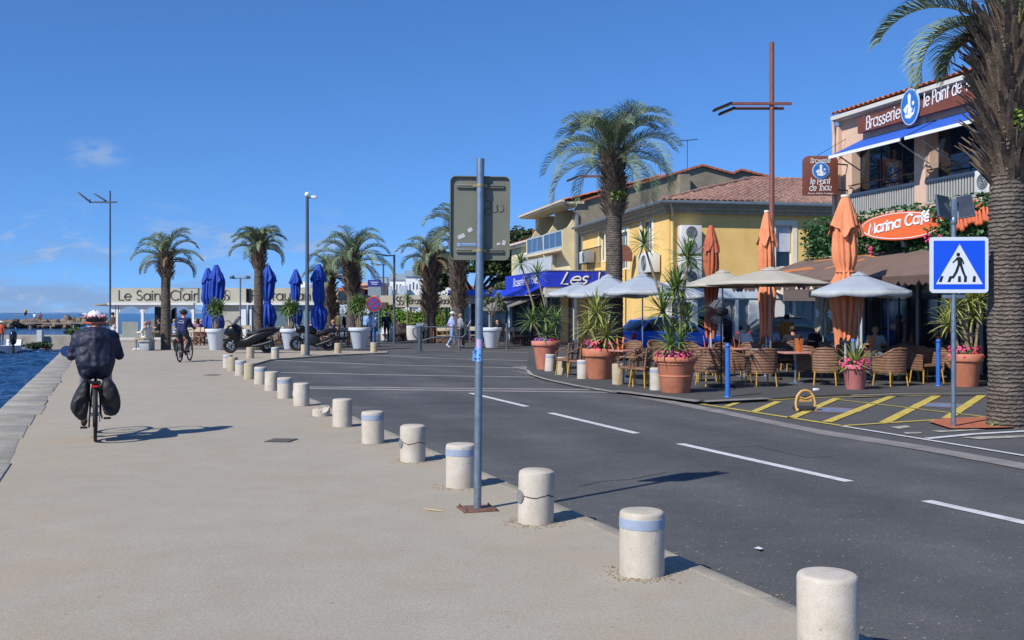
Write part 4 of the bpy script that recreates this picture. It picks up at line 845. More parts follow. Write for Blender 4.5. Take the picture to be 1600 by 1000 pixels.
def palm(label, base, cz, tr, boot_len, boot_r, L, nf, seed, lean=0., ll=.42, nl=34, w=.028, dead=3, tr0=None, low=-25, boots=170, spec=None, skip=None, upw=1.7, bw=1.):
    rr = random.Random(seed); t = T('palm_tree', label, 'palm tree', base, 0, 'palm trees along the quay'); tr0 = tr0 or tr*1.12
    zb = cz-boot_len; prof = []; z = -.05; k = 0
    while z < cz:
        f = z/cz; r = tr0+(tr-tr0)*min(1, f*1.6)
        if z > zb: r = tr+(boot_r*.55-tr)*math.sin(min(1, (z-zb)/boot_len)*1.6)
        k += 1; prof.append((r*(1+.028*(1 if k % 2 else -1)*rr.uniform(.3, 1.3)), z)); z += rr.uniform(.03, .06)
    prof.append((boot_r*.45, cz))
    mb = MB(); n = 28; vs = []
    for r, z in prof:
        for j in range(n):
            a = 6.283*j/n; q = r*(1+.035*math.sin(3*a+z*4)+rr.uniform(-.022, .022)); vs.append((q*math.cos(a)+lean*z, q*math.sin(a), z+.02*math.sin(a*2+z*3)))
    mb.add(vs, [(i*n+j, i*n+(j+1) % n, (i+1)*n+(j+1) % n, (i+1)*n+j) for i in range(len(prof)-1) for j in range(n)]); mb.build('trunk', trunk_m, t, sharp=50)
    mb = MB()
    for i in range(boots):   # cut leaf bases pointing up and outwards
        f = (i+rr.random())/boots; z = zb-.15+(boot_len+.15)*f; az = i*2.399963+rr.uniform(-.2, .2); d = V((math.cos(az), math.sin(az), 0)); e = R(rr.uniform(48, 68)); ln = rr.uniform(.30, .52)*boot_r/.45
        r0 = (tr*.85 if f < .2 else tr*.85+(boot_r*.5-tr*.85)*min(1, (f-.2)*2.5)); 
        p = V((lean*z, 0, z))+d*r0; v = d*math.cos(e)+V((0, 0, math.sin(e))); s_ = V((-d.y, d.x, 0)); q = p+v*ln*.6; u = q+(v+d*rr.uniform(.1, .7)).normalized()*ln*.45
        wd = rr.uniform(.04, .07)*boot_r/.45*bw; nn_ = v.cross(s_)*wd*.35
        mb.add([p-s_*wd*1.3-nn_, p+s_*wd*1.3-nn_, p+nn_, q-s_*wd*.9-nn_, q+s_*wd*.9-nn_, q+nn_, u-s_*wd*.45, u+s_*wd*.45, u+nn_*.8], [(0, 3, 5, 2), (1, 2, 5, 4), (0, 1, 4, 3), (3, 6, 8, 5), (4, 5, 8, 7), (3, 4, 7, 6), (6, 7, 8)])
    mb.build('leaf_bases', boot_m, t, sharp=60)
    mb = MB(); top = V((lean*cz, 0, cz-.05))
    for i in range(nf):
        f = (i+.5)/nf; az = i*2.399963+rr.uniform(-.25, .25); el = R(88-(88-low)*f**upw+rr.uniform(-7, 7)); 
        if skip and skip(az % 6.283, f): continue
        bd = R(rr.uniform(105, 150)*(.8+.25*(1-f))); lf = L*rr.uniform(.85, 1.08)*(.9+.1*f)
        frond(mb, top-V((0, 0, .25*f))+V((math.cos(az), math.sin(az), 0))*boot_r*.28, az, el, bd, lf, ll, nl, w, rr, 0, rr.uniform(-.25, .25))
    if spec:
        for (az, el, bd, lf, cu, l2) in spec: frond(mb, top+V((math.cos(az), math.sin(az), 0))*boot_r*.3, az, R(el), R(bd), lf, l2, int(nl*1.3), w, rr, 0, cu, 1.2)
    for i in range(dead):
        az = rr.uniform(0, 6.283); frond(mb, top-V((0, 0, .35))+V((math.cos(az), math.sin(az), 0))*boot_r*.35, az, R(rr.uniform(-5, 25)), R(rr.uniform(80, 120)), L*.72, ll*.6, nl, w*.8, rr, 1)
    mb.build('crown', [frond_m, frond_dry, mat('palm_leafstalk', '#8b8a58', .6)], t, sharp=180)
    return t
def base(px, Y, z=0): return V((PX(px, Y), Y, z))
palm('slim palm tree with sparse crown and dead hanging fronds before the Le Saint Clair sign', base(259, 46), ZY(396, 46), .20, 1.0, .42, 1.75, 17, 11, ll=.36, w=.024, nl=40, dead=6, low=-2, boots=110)
palm('palm tree with a compact rounded crown behind the black scooter', base(404, 48), ZY(380, 48), .205, 1.15, .44, 1.4, 30, 12, ll=.36, w=.022, nl=40, dead=1, low=5, boots=130)
palm('tall palm tree with wide arching crown above the white pot by the round sign', base(550, 56), ZY(402, 56), .27, 2.0, .56, 2.5, 26, 13, ll=.5, w=.026, nl=44, dead=3, low=-12, boots=260)
palm('shorter palm tree just right of the lamp mast and rightmost blue umbrella', base(514, 60), ZY(424, 60), .25, 2.4, .50, 1.75, 17, 14, ll=.42, w=.026, nl=40, dead=4, low=-10, boots=200)
palm('thick palm tree with shaggy trunk between the two halves of the Brasserie Glacier sign', base(672, 58), ZY(398, 58), .30, 3.4, .55, 2.0, 22, 15, ll=.46, w=.026, nl=40, dead=5, low=-15, boots=420)
palm('palm tree whose crown is hidden behind the beige sign back', base(716, 50), ZY(352, 50), .27, 4.0, .45, 2.0, 22, 16, ll=.45, w=.026, nl=40, dead=3, low=-15, boots=380)
palm('large full-crowned palm tree rising over the pale parasols by the yellow building', base(960, 36), ZY(240, 36), .285, 2.1, .47, 2.75, 40, 17, ll=.56, w=.020, dead=0, nl=56, low=-10, boots=330, lean=-.004)
# nearest palm, at the right border
rp = base(1574, 15.4, -.03); az = lambda dx, dy: math.atan2(dy, dx)
palm('nearest palm tree with thick grey ringed trunk standing in the red clay bed', rp, 5.95, .262, 2.2, .66, 2.5, 26, 18, lean=.005, ll=.52, w=.017, nl=66, dead=0, tr0=.285, low=8, boots=460, bw=.5,
     spec=[(az(-1, -.1), 22, 128, 1.75, .0, .42), (az(-1, .35), 52, 120, 2.0, .05, .46), (az(-.8, .5), 5, 100, 1.0, .0, .40), (az(-.9, -.5), 62, 120, 2.2, .1, .5)], skip=lambda a, f: f > .35 and 2.0 < a < 4.3)
# green shoots on two trunks
def leaves(mb, c, rad, n, size, rr, mi=0, flat=1.):
    c = V(c)
    for i in range(n):
        d = V((rr.gauss(0, 1), rr.gauss(0, 1), rr.gauss(0, 1))).normalized(); p = c+V((d.x*rad[0], d.y*rad[1], d.z*rad[2]))*(rr.random()**.45)
        a = V((rr.gauss(0, 1), rr.gauss(0, 1), rr.gauss(0, .6))).normalized(); b_ = a.cross(V((rr.gauss(0, 1), rr.gauss(0, 1), rr.gauss(0, 1)))).normalized(); s_ = size*rr.uniform(.6, 1.3)
        mb.add([p-a*s_, p+b_*s_*.45, p+a*s_, p-b_*s_*.45], [(0, 1, 2, 3)], mi)
green1 = mat('leaf_bright', '#7f9a3c', .5, col2='#4d6a24', scale=6)
rr = random.Random(5)
for px, py, Y, rad, n, lab in ((966, 305, 35.6, (.35, .2, .22), 160, 'bright green weed growing from the trunk of the large full-crowned palm'), (1592, 186, 15.0, (.16, .12, .16), 120, 'bright green weed growing from the nearest palm\'s leaf bases')):
    mb = MB(); leaves(mb, at(px, py, Y), rad, n, .06 if Y > 20 else .035, rr); mb.tube([at(px, py, Y)-V((0, 0, rad[2]*.8)), at(px, py, Y)], .01, 5); tag(mb.build('weed_tuft', green1, sharp=180), lab, 'weed')
mb = MB()
for i in range(26):
    q = G(1553+rr.uniform(-9, 9), 664+rr.uniform(-2, 2), -.03); mb.tube([q, q+V((rr.uniform(-.05, .05), 0, .06)), q+V((rr.uniform(-.09, .09), rr.uniform(-.05, .05), .08))], [.006, .005, .001], 4)
tag(mb.build('grass_tuft', green1), 'small green grass tuft in the red clay at the foot of the nearest palm', 'grass')
# ================================================================ POTS AND YUCCAS
yucca_m = mat('yucca_leaves', '#7e9450', .45, col2='#3f5a2c', scale=5, spec=.4)
yucca_y = mat('yucca_pale_leaves', '#b3b168', .45, col2='#5f7634', scale=6, spec=.4)
stem_m = mat('yucca_stem', '#94856a', .9, col2='#6e614c', scale=12, bump=.5, bscale=40)
def rosette(mb, c, n, L, w, rr, mi=0, low=-35, tilt=(0, 0)):
    c = V(c)
    for i in range(n):
        f = (i+.5)/n; az = i*2.39996+rr.uniform(-.2, .2); el = R(85-(85-low)*f+rr.uniform(-8, 8)); l = L*rr.uniform(.8, 1.1)
        d = V((math.cos(az)*math.cos(el)+tilt[0]*.3, math.sin(az)*math.cos(el)+tilt[1]*.3, math.sin(el))).normalized(); s_ = d.cross(V((0, 0, 1)))
        if s_.length < .05: s_ = V((1, 0, 0))
        s_.normalize(); dn = V((0, 0, -1)); p1 = c+d*l*.45; p2 = p1+(d+dn*.18).normalized()*l*.35; p3 = p2+(d+dn*.5).normalized()*l*.25; fold = s_.cross(d)*w*.25
        q = [c-s_*w*.3, c+s_*w*.3, p1+s_*w*.5, p1+fold, p1-s_*w*.5, p2+s_*w*.35, p2+fold*.5, p2-s_*w*.35, p3]
        mb.add(q, [(0, 1, 2, 3), (0, 3, 4), (3, 2, 5, 6), (4, 3, 6, 7), (6, 5, 8), (7, 6, 8)], mi)
def yucca(label, loc, stems, leafm=yucca_m, L=.55, w=.05, n=46, seed=1):
    """stems: (dx,dy at foot, tip dx,dy,dz, scale)"""
    rr = random.Random(seed); t = T('yucca', label, 'yucca plant', loc)
    for (x0, y0, x1, y1, z1, sc) in stems:
        mid = V(((x0+x1)/2+rr.uniform(-.04, .04)+(x0-x1)*.15, (y0+y1)/2, z1*.5)); s_ = MB().tube([(x0, y0, -.08), mid, (x1, y1, z1)], [.045*sc, .036*sc, .03*sc], 8).build('stem', stem_m, t)
        if sc > 0 and n: mb = MB(); rosette(mb, (x1, y1, z1), int(n*(.7+.3*sc)), L*sc, w*sc, rr, 0, -40, ((x1-x0)*.5, (y1-y0)*.5)); mb.build('leaf_rosette', leafm, t, sharp=180)
    return t
def flowerpot(label, loc, rt, rb, h, m, rim=.09, segs=40):
    t = T('flowerpot', label, 'flowerpot', loc, 0, 'big flowerpots'); e = rt*.10
    mb = MB().lathe([(rb*.96, 0), (rb, .015), (rt-e-.015, h-rim-.012), (rt-e-.005, h-rim)], segs, cap=True); mb.build('body', m, t)
    MB().lathe([(rt-e-.005, h-rim-.005), (rt-.01, h-rim+.004), (rt, h-rim+.02), (rt+.004, h-.03), (rt-.004, h-.006), (rt-.02, h), (rt-.07, h-.004), (rt-.085, h-.05)], segs, cap=False).build('rim', m, t)
    MB().lathe([(rt-.05, h-.06), (.3*rt, h-.04), (.001, h-.03)], segs, cap=False).build('soil', soil, t)
    return t
def flowers(label, loc, rad, n, colors, seed, h=.12):
    rr = random.Random(seed); t = T('flowers', label, 'flowers', loc)
    mb = MB(); leaves(mb, (0, 0, h*.3), (rad, rad, h*.6), int(n*1.6), .035, rr); mb.build('leaves', mat('flower_leaves', '#5d7a34', .6, col2='#2f4a1c', scale=9), t, sharp=180)
    for ci, c in enumerate(colors):
        mb = MB()
        for i in range(n//len(colors)):
            a = rr.uniform(0, 6.283) if len(colors) < 2 else rr.gauss(ci*6.283/len(colors), .8); d = rad*rr.uniform(.6, 1.1); p = V((d*math.cos(a), d*math.sin(a), h*rr.uniform(.2, 1.2)-(.06 if d > rad else 0))); r = rr.uniform(.022, .036)
            q = V((math.cos(a), math.sin(a)-.2, rr.uniform(.2, .9))).normalized(); x, y = frame(q)
            mb.add([p+q*.012]+[p+(x*math.cos(k*1.2566)+y*math.sin(k*1.2566))*r for k in range(5)], [(0, 1+k, 1+(k+1) % 5) for k in range(5)])
        mb.build('blossoms', c, t, sharp=180)
    return t
pinkf = mat('petals_pink', '#dc4f80', .6, col2='#c43063', scale=20); redf = mat('petals_red', '#c93049', .6, var=.15, scale=20); purf = mat('petals_purple', '#8f5aa0', .6, col2='#6e3f86', scale=20)
TZ = -.012
def gpot(px, py): return G(px, py, TZ)
q = gpot(854, 578); q.y += .33; flowerpot('orange salmon flowerpot at the left end of the terrace, behind the leaning bollard', q, .44, .28, .84, terra2, .14); zt = V((0, 0, .80+TZ))
yucca('yucca with slender leaning stems in the salmon flowerpot at the terrace end', q+zt, [(-.1, 0, -.42, .05, .62, .95), (0, .1, -.05, .15, .75, .95), (.15, 0, .30, .1, .62, .85), (.05, -.1, .0, -.12, .22, .75), (.2, .1, .2, .15, .3, .7), (-.15, .1, -.75, .3, 2.35, .8), (.1, .15, -.25, .25, 2.0, .75)], L=.62, w=.05, n=40, seed=3)
flowers('red and violet flowers in the salmon flowerpot at the terrace end', q+zt, .40, 110, [redf, pinkf, purf], 4)
q = gpot(939, 593); q.y += .3; flowerpot('brown terracotta flowerpot with smooth wide rim, second from the left', q, .445, .31, .77, terra, .20); zt = V((0, 0, .73+TZ))
yucca('bushy yellow-green yucca in the second terracotta flowerpot', q+zt, [(-.05, .05, -.08, .1, .95, 1.05), (-.1, 0, -.28, .0, .55, .85), (.08, -.1, .16, -.12, .36, 1.05), (.05, .1, -.02, .1, .72, .9), (.12, .1, .42, .1, .8, 0), (-.1, .15, -.30, .2, 2.2, 0)], yucca_y, L=.62, w=.042, n=52, seed=5)
flowers('pink and purple flowers around the yellow-green yucca', q+zt, .42, 140, [pinkf, purf, redf], 6, .22)
q = gpot(1059, 614.5); q.y += .27; flowerpot('ridged terracotta flowerpot with a tall many-stemmed yucca', q, .455, .30, .75, terra, .10)
MB().lathe([(.352, .33), (.362, .345), (.362, .355), (.356, .37)], 40, cap=False).lathe([(.396, .585), (.41, .60), (.405, .62)], 40, cap=False).build('ridge', terra, [o for o in COL.objects if o.name.startswith('flowerpot')][-1]); zt = V((0, 0, .70+TZ))
yucca('tall yucca with bare branching stems in the ridged terracotta flowerpot', q+zt, [(-.05, 0, -.65, .1, 2.42, .78), (.1, .05, .27, .1, 2.1, 1.0), (0, .1, -.02, .15, 1.45, .85), (-.1, -.05, -.28, .0, 1.0, 1.0), (.1, 0, .05, .05, 1.5, .9), (.15, .1, .26, .1, .85, .85), (-.12, -.15, -.16, -.2, .32, .9), (.02, -.2, .06, -.24, .38, .8), (0, .15, -.12, .2, 1.75, 0)], L=.60, w=.045, n=46, seed=7)
flowers('magenta flowers spilling over the ridged terracotta flowerpot', q+zt, .43, 150, [pinkf], 8, .16)
q = gpot(1341, 609); q.y += .2; flowerpot('small pink flowerpot with a spiky grass-like plant in front of the wicker chairs', q, .295, .20, .54, pinkpot, .10); zt = V((0, 0, .50+TZ))
t = T('spiky_plant', 'small spiky plant with drooping pale leaves in the pink flowerpot', 'plant', q+zt); mb = MB(); rosette(mb, (0, 0, 0), 70, .62, .03, random.Random(3), 0, -15); mb.build('leaves', yucca_y, t, sharp=180)
flowers('magenta flowers hanging over the small pink flowerpot', q+zt, .33, 110, [pinkf], 9, .16)
q = gpot(1516, 605); q.y += .24; flowerpot('terracotta flowerpot partly behind the crossing sign pole', q, .38, .27, .74, terra, .17); zt = V((0, 0, .70+TZ))
yucca('yucca with three pale heads behind the crossing sign', q+zt, [(-.1, 0, -.38, .0, .72, 1.0), (.05, .05, .10, .1, 1.25, 1.05), (.1, -.05, -.25, .0, 1.1, .9), (.2, 0, .34, .05, 1.3, .9), (.15, .1, .22, .1, .9, .9)], yucca_y, L=.58, w=.042, n=46, seed=11)
flowers('red pink flowers in the flowerpot behind the crossing sign', q+zt, .36, 120, [redf, pinkf], 10, .2)
q = gpot(1552, 580); flowerpot('orange-red flowerpot half hidden behind the nearest palm trunk', q, .42, .32, .80, terra2, .14)
# white planters on the square with yuccas
whitepot = mat('white_planter', '#cdd4dd', .4, var=.04, scale=3)
wp = []
for px, pb, rt, h, lab, lab2, n in ((335, 547, .50, .80, 'white planter left of the black scooter', 'bushy dark green yucca in the white planter left of the scooter', 3), (452, 546, .50, .86, 'white planter behind the black motorcycle', 'bushy yucca in the white planter behind the motorcycle', 4), (561, 545, .85, .88, 'widest white planter beside the round no stopping sign', 'bushy yucca in the widest white planter by the round sign', 5), (768, 543.5, .58, .88, 'white planter with the small olive tree right of the sign pole', None, 0), (636, 531, .52, .92, 'far white planter behind the tubular railing', 'thin single-stemmed yucca in the far white planter', 1)):
    q = G(px, pb); q.y += .25; rt_ = {335: .47, 452: .48, 561: .53, 768: .50, 636: .60}[px]; hh = (pb-{335: 514, 452: 514, 561: 512, 768: 512, 636: 509}[px])*q.y/F
    flowerpot(lab, q, rt_, rt_*.58, hh, whitepot, .16, 32)
    if lab2:
        st = [(-.05, 0, -.08, 0, 1.05, 1.0), (.08, .05, .20, .1, .95, .95), (-.1, .05, -.25, .0, .82, .95), (.05, -.1, .08, -.15, .72, .9), (.1, -.05, .0, .15, .9, .9)] if n > 1 else [(0, 0, .02, 0, 1.7, 1.)]
        if px == 561: st = [(a*1.1, b_, c*1.1-.06, d, e*1.15, f*1.05) for a, b_, c, d, e, f in st]
        yucca(lab2, q+V((0, 0, hh-.06)), st, yucca_m, L=.50, w=.06, n=46, seed=20+n)
# ================================================================ TREES, BUSHES
bark = mat('tree_bark', '#5d5044', .95, col2='#3f352c', scale=6, bump=.6, bscale=20)
pine_l = mat('pine_needles', '#4c5a2e', .6, col2='#26361a', scale=.5); bush_l = mat('bush_leaves', '#5e7a35', .55, col2='#34491f', scale=1.2); olive_l = mat('olive_leaves', '#76805a', .55, col2='#4b573a', scale=3); dark_l = mat('dark_tree_leaves', '#3f5230', .6, col2='#22311b', scale=.6)
def tree(label, loc, h, blobs, leafm, size, n, seed, trunk_r=.2, limbs=6, name='tree', cat='tree'):
    rr = random.Random(seed); t = T(name, label, cat, loc)
    mb = MB(); fork = V((rr.uniform(-.1, .1)*h*.2, 0, h*.42)); mb.tube([(0, 0, -.1), (fork.x*.6, 0, h*.22), fork], [trunk_r, trunk_r*.8, trunk_r*.65], 10)
    for c, rad in blobs[:limbs]:
        c = V(c); mb.tube([fork-V((0, 0, .05)), fork.lerp(c, .5)+V((0, 0, .04*h)), c], [trunk_r*.5, trunk_r*.3, trunk_r*.1], 7)
    mb.build('trunk', bark, t); mb = MB()
    for c, rad in blobs: 
        for k in range(5):
            d = V((rr.uniform(-1, 1)*rad[0], rr.uniform(-1, 1)*rad[1], rr.uniform(-1, 1)*rad[2]))*.75; f = rr.uniform(.35, .6); leaves(mb, V(c)+d, (rad[0]*f, rad[1]*f, rad[2]*f), n//(5*len(blobs)), size, rr)
    mb.build('crown', leafm, t, sharp=180); return t
def bush(label, loc, rad, leafm, size, n, seed, name='bush', cat='bush'):
    rr = random.Random(seed); t = T(name, label, cat, loc); mb = MB()
    for k in range(9):
        d = V((rr.uniform(-.7, .7)*rad[0], rr.uniform(-.7, .7)*rad[1], rad[2]*rr.uniform(.5, 1.3))); f = rr.uniform(.4, .6); leaves(mb, d, (rad[0]*f, rad[1]*f, rad[2]*f), n//9, size, rr)
    mb.build('foliage', leafm, t, sharp=180); mb = MB()
    for k in range(4): mb.tube([(0, 0, -.05), (rr.uniform(-.5, .5)*rad[0], rr.uniform(-.4, .4)*rad[1], rad[2]*1.2)], [.05, .015], 6)
    mb.build('stem', bark, t); return t
# umbrella pine behind the sign
Y = 88; c0 = base(745, Y, 0)
tree('wide dark umbrella pine standing behind the beige sign', c0, 7.6, [((x, y, z), (rx, 2.2, rz)) for x, y, z, rx, rz in ((-3.9, 0, 5.0, 1.6, 1.0), (-2.2, 1, 5.7, 1.9, 1.2), (.2, 0, 6.3, 2.4, 1.4), (2.2, -.5, 7.2, 2.0, 1.3), (3.4, .5, 6.6, 1.7, 1.2), (1.0, 1, 7.6, 1.8, 1.0), (4.0, 0, 5.2, 1.2, 1.3), (-.8, -1, 5.3, 2.2, .8), (3.2, .3, 8.0, 1.2, .7), (1.6, .5, 5.4, 1.6, 1.0), (2.9, 0, 5.0, 1.4, 1.0), (3.9, 0, 6.2, 1.4, 1.2), (2.6, .5, 3.8, 1.3, .9), (-3.2, .5, 4.2, 1.2, .7))], pine_l, .22, 24000, 31, .38, 7, 'pine_tree', 'pine tree')
tree('second dark green pine rising beside the cream balcony building', base(812, 96, 0), 8, [((-1.0, 0, 7.4), (1.4, 1.2, 1.3)), ((.2, 0, 8.4), (1.2, 1.2, 1.2)), ((-.5, 0, 5.8), (1.6, 1.2, 1.2)), ((-.6, 0, 4.0), (1.6, 1.2, 1.2))], pine_l, .18, 5200, 32, .3, 3, 'pine_tree', 'pine tree')
tree('olive-toned bushy tree beside the blue restaurant fascia', base(770, 74, 0), 3.4, [((-.8, 0, 2.6), (.9, .8, .8)), ((.4, 0, 3.1), (1.0, .8, .8)), ((1.0, 0, 2.2), (.8, .8, .7))], olive_l, .10, 4000, 33, .1, 3)
q = G(768, 543.5); q.y += .25
tree('small olive tree growing in the white planter', q+V((0, 0, .9)), 1.6, [((-.35, 0, 1.15), (.35, .3, .3)), ((.35, 0, 1.35), (.4, .3, .3)), ((.05, .1, 1.55), (.4, .3, .28)), ((.55, 0, 1.0), (.25, .25, .22)), ((-.55, 0, .85), (.22, .2, .2))], olive_l, .065, 1500, 34, .07, 5, 'olive_tree', 'olive tree')
for px, Y, rx, z, lab, sd in ((590, 100, 1.4, 1.4, 'round green bush under the white houses, left end', 41), (695, 82, 1.9, 3.4, 'light green bushes above the Glacier part of the sign', 42), (610, 84, 1.2, 3.0, 'small green bush behind the logo panel of the brasserie', 43)):
    bush(lab, base(px, Y, 0), (rx, 1, z*.62), bush_l, .12, 2600, sd)
tree('far green tree at the left of the peach house', base(566, 140, 0), 5.5, [((-1, 0, 4.2), (1.6, 1, 1.1)), ((.8, 0, 4.7), (1.4, 1, .9))], dark_l, .22, 1600, 44, .25, 2)
tree('far dark tree rising over the poste de secours wall', base(538, 120, 0), 4.6, [((-.9, 0, 3.3), (1.2, 1, 1.1)), ((.9, 0, 3.4), (1.2, 1, 1.0)), ((0, 0, 2.3), (1.4, 1, 1.0))], dark_l, .18, 1800, 45, .2, 2)
t = T('palm_tree', 'small far palm between the two middle palm trees', 'palm tree', base(531, 105, 0)); MB().tube([(0, 0, 0), (0, 0, 2.2)], [.25, .2], 8).build('trunk', trunk_m, t)
mb = MB(); rr = random.Random(9)
for i in range(26): frond(mb, (0, 0, 2.2), i*2.4, R(80-90*i/26), R(110), 1.8, .4, 16, .06, rr, 0)
mb.build('crown', [frond_m, frond_dry, stem_m], t, sharp=180)
# hedge
rr = random.Random(8); t = T('hedge', 'long clipped bright green hedge under the Brasserie Glacier sign', 'hedge', base(655, 69, 0)); mb = MB(); hx = 1.0
mb.box((-.2, 0, .85), (4.4, .7, 1.7))
for i in range(5200):
    x = rr.uniform(-2.5, 2.1); z = rr.uniform(0, 1.85); y = -.38+rr.uniform(-.1, .12); leaves(mb, (x, y, z), (.08, .06, .08), 1, .075, rr)
mb.build('foliage', mat('hedge_leaves', '#7da13a', .55, col2='#4b6e1e', scale=2.5), t, sharp=180)
# ================================================================ PARASOLS
def parasol(label, px, Y, apex_z, edge_z, r, m, n=8, val=.14, pole_r=.022, foot=True, rz=0., gpx=None):
    p = V((PX(px, Y), Y, TZ)); t = T('parasol', label, 'parasol', p, rz, 'open parasols over the terrace')
    mb = MB(); k = 5; N = n*6; vs = []
    for i in range(k+1):
        f = i/k; 
        for j in range(N):
            a = 6.283*j/N; s = abs((j % 6)/6-.5)*2; flat = math.cos(math.pi/n)/math.cos(((a*n/(2*math.pi)) % 1-.5)*2*math.pi/n); rad = r*f*flat
            z = apex_z-(apex_z-edge_z)*f; vs.append((rad*math.cos(a), rad*math.sin(a), z))
    fs = [(i*N+j, (i+1)*N+j, (i+1)*N+(j+1) % N, i*N+(j+1) % N) for i in range(k) for j in range(N)]
    mb.add(vs, fs)
    top = vs[-N:]; rr = random.Random(int(px))
    if val:
        mb.add(top+[(x*1.004, y*1.004, z-val*(.8+.35*abs(math.sin(j*math.pi/6)))) for j, (x, y, z) in enumerate(top)], [(j, N+j, N+(j+1) % N, (j+1) % N) for j in range(N)], 1)
    c = mb.build('canopy', [m, mat('valance_'+m.name, '#a9adaf' if 'white' in m.name else '#9a9586', .85)], t, sharp=20); so = c.modifiers.new('s', 'SOLIDIFY'); so.thickness = .006
    MB().lathe([(r*.17, apex_z-(apex_z-edge_z)*.17+.012), (r*.16, apex_z-(apex_z-edge_z)*.13+.02), (r*.03, apex_z+.03), (.001, apex_z+.045)], n, cap=False).build('top_vent', m, t)
    MB().lathe([(pole_r, 0), (pole_r, apex_z+.03)], 12).build('pole', mat('pole_grey', '#8d8f90', .4, metal=.5), t)
    mb = MB()
    for j in range(n):
        a = 6.283*j/n; d = V((math.cos(a), math.sin(a), 0)); mb.bar(d*r*.97+V((0, 0, edge_z+.0)), V((0, 0, apex_z-.06)), .016, .02); mb.bar(d*r*.5+V((0, 0, (apex_z+edge_z)/2-.05)), V((0, 0, edge_z-.05)), .012, .016)
    mb.build('ribs', dark_metal, t)
    if foot: MB().lathe([(.28, 0), (.28, .05), (.05, .07), (.04, .3)], 20).build('foot', mat('parasol_foot', '#4a4a4a', .8), t)
    return t
def par(label, px, Y, ya, yb, r, m, **k): return parasol(label, px, Y, ZY(ya, Y)-TZ, ZY(yb, Y)-TZ, r, m, **k)
par('pale parasol overlapping the blue fascia, leftmost of three pale parasols', 903, 38, 442, 458, 1.12, white_cloth, n=6)
par('pale parasol in front of the large full-crowned palm trunk', 950, 35, 430, 459, 1.4, white_cloth, n=6)
par('pale parasol behind the tall bare-stemmed yucca', 1004, 33, 428, 455, 1.28, white_cloth, n=6)
par('pale parasol mostly hidden behind the tall yucca and faded umbrella', 1068, 36, 444, 462, .95, white_cloth, n=6)
par('taupe parasol just left of the widest taupe one', 1129, 30, 423, 447, 1.25, taupe_cloth, n=8, val=.04)
par('widest taupe parasol in front of the middle closed orange umbrella', 1204, 25.6, 419, 444, 1.62, taupe_cloth, n=8, val=.03)
par('pale grey parasol with scalloped valance over the small pink flowerpot', 1342, 24.3, 427, 455, 1.2, white_cloth, n=8, rz=.2)
par('beige parasol behind and right of the scalloped grey one', 1388, 29, 416, 441, 1.25, mat('beige_canvas', '#b9b09a', .8, var=.05), n=8, val=.05)
def closed(label, p, z0, z1, r, m, folds=10, seed=1, strap=.45, grp='closed umbrellas', pole_r=.03, cap=True):
    rr = random.Random(seed); t = T('closed_umbrella', label, 'umbrella', p, 0, grp); H = z1-z0; N = folds*8; K = 22; vs = []
    for i in range(K+1):
        f = i/K; z = z1-H*f
        prof = .2+.55*min(1, f/.16) if f < .16 else .70+.12*math.sin(f*9+seed)-.30*math.exp(-((f-strap)/.06)**2)+(.22 if f > strap else 0)*math.sin(max(0, f-strap)/(1-strap)*3)
        prof *= 1-.22*max(0, min(1, (f-strap)/.15)); prof *= 1+.06*math.sin(f*17+seed)
        for j in range(N):
            a = 6.283*j/N; w = .88+.42*abs(math.sin(folds*.5*a+1.3*math.sin(f*3+seed)+seed))**.8*min(1, f*4)+.10*math.sin(3*a+f*9+seed)+rr.uniform(-.02, .02)
            drop = (.09*H*max(0, math.sin(2*a+seed))*max(0, f-.7)/.3)+(.05*math.sin(folds*a+seed) if i == K else 0)
            vs.append((r*prof*w*math.cos(a), r*prof*w*math.sin(a), z-drop+.10*H*max(0, f-.85)))
    mb = MB(); mb.add(vs, [(i*N+j, (i+1)*N+j, (i+1)*N+(j+1) % N, i*N+(j+1) % N) for i in range(K) for j in range(N)]+[tuple(range(N))]); mb.build('canopy', m, t, sharp=60)
    # overhanging top flap
    vs = []; F2 = z1+.01
    for i in range(5):
        f = i/4
        for j in range(N):
            a = 6.283*j/N; w = 1+.14*math.sin(4*a+seed)*f+.16*(abs(math.sin(folds*.5*a))-.5)*f; vs.append((r*(.24+.74*f)*w*math.cos(a), r*(.24+.74*f)*w*math.sin(a), F2-H*.24*f**1.15-.035*H*math.sin(4*a+1+seed)*f-.015*H*math.sin(9*a)*f))
    mb = MB(); mb.add(vs, [(i*N+j, (i+1)*N+j, (i+1)*N+(j+1) % N, i*N+(j+1) % N) for i in range(4) for j in range(N)]+[tuple(range(N))]); mb.build('top_flap', m, t, sharp=60)
    MB().lathe([(pole_r, -.0), (pole_r, z1)], 12).build('pole', mat('pole_white', '#b9bbb8', .45, metal=.2), t)
    if cap: MB().lathe([(r*.3, z1), (r*.3, z1+.05), (.01, z1+.06)], 14).build('cap', offwhite, t)
    MB().torus((0, 0, z1-H*strap), r*.60, .02, (0, 0, 1), 24, 6).build('strap', m, t)
    MB().lathe([(.26, 0), (.26, .06), (.06, .10)], 16).build('foot', dark_metal, t)
    return t
q = G(1321, 597, TZ); Y = q.y; closed('tallest closed orange umbrella behind the scalloped grey parasol', q, ZY(532, Y), ZY(307, Y), .37, orange_cloth, 12, 2, .52)
Y = 27.5; closed('middle closed orange umbrella seen through the widest taupe parasol', V((PX(1198, Y), Y, TZ)), ZY(528, Y), ZY(331, Y), .24, orange_cloth, 10, 3, .55)
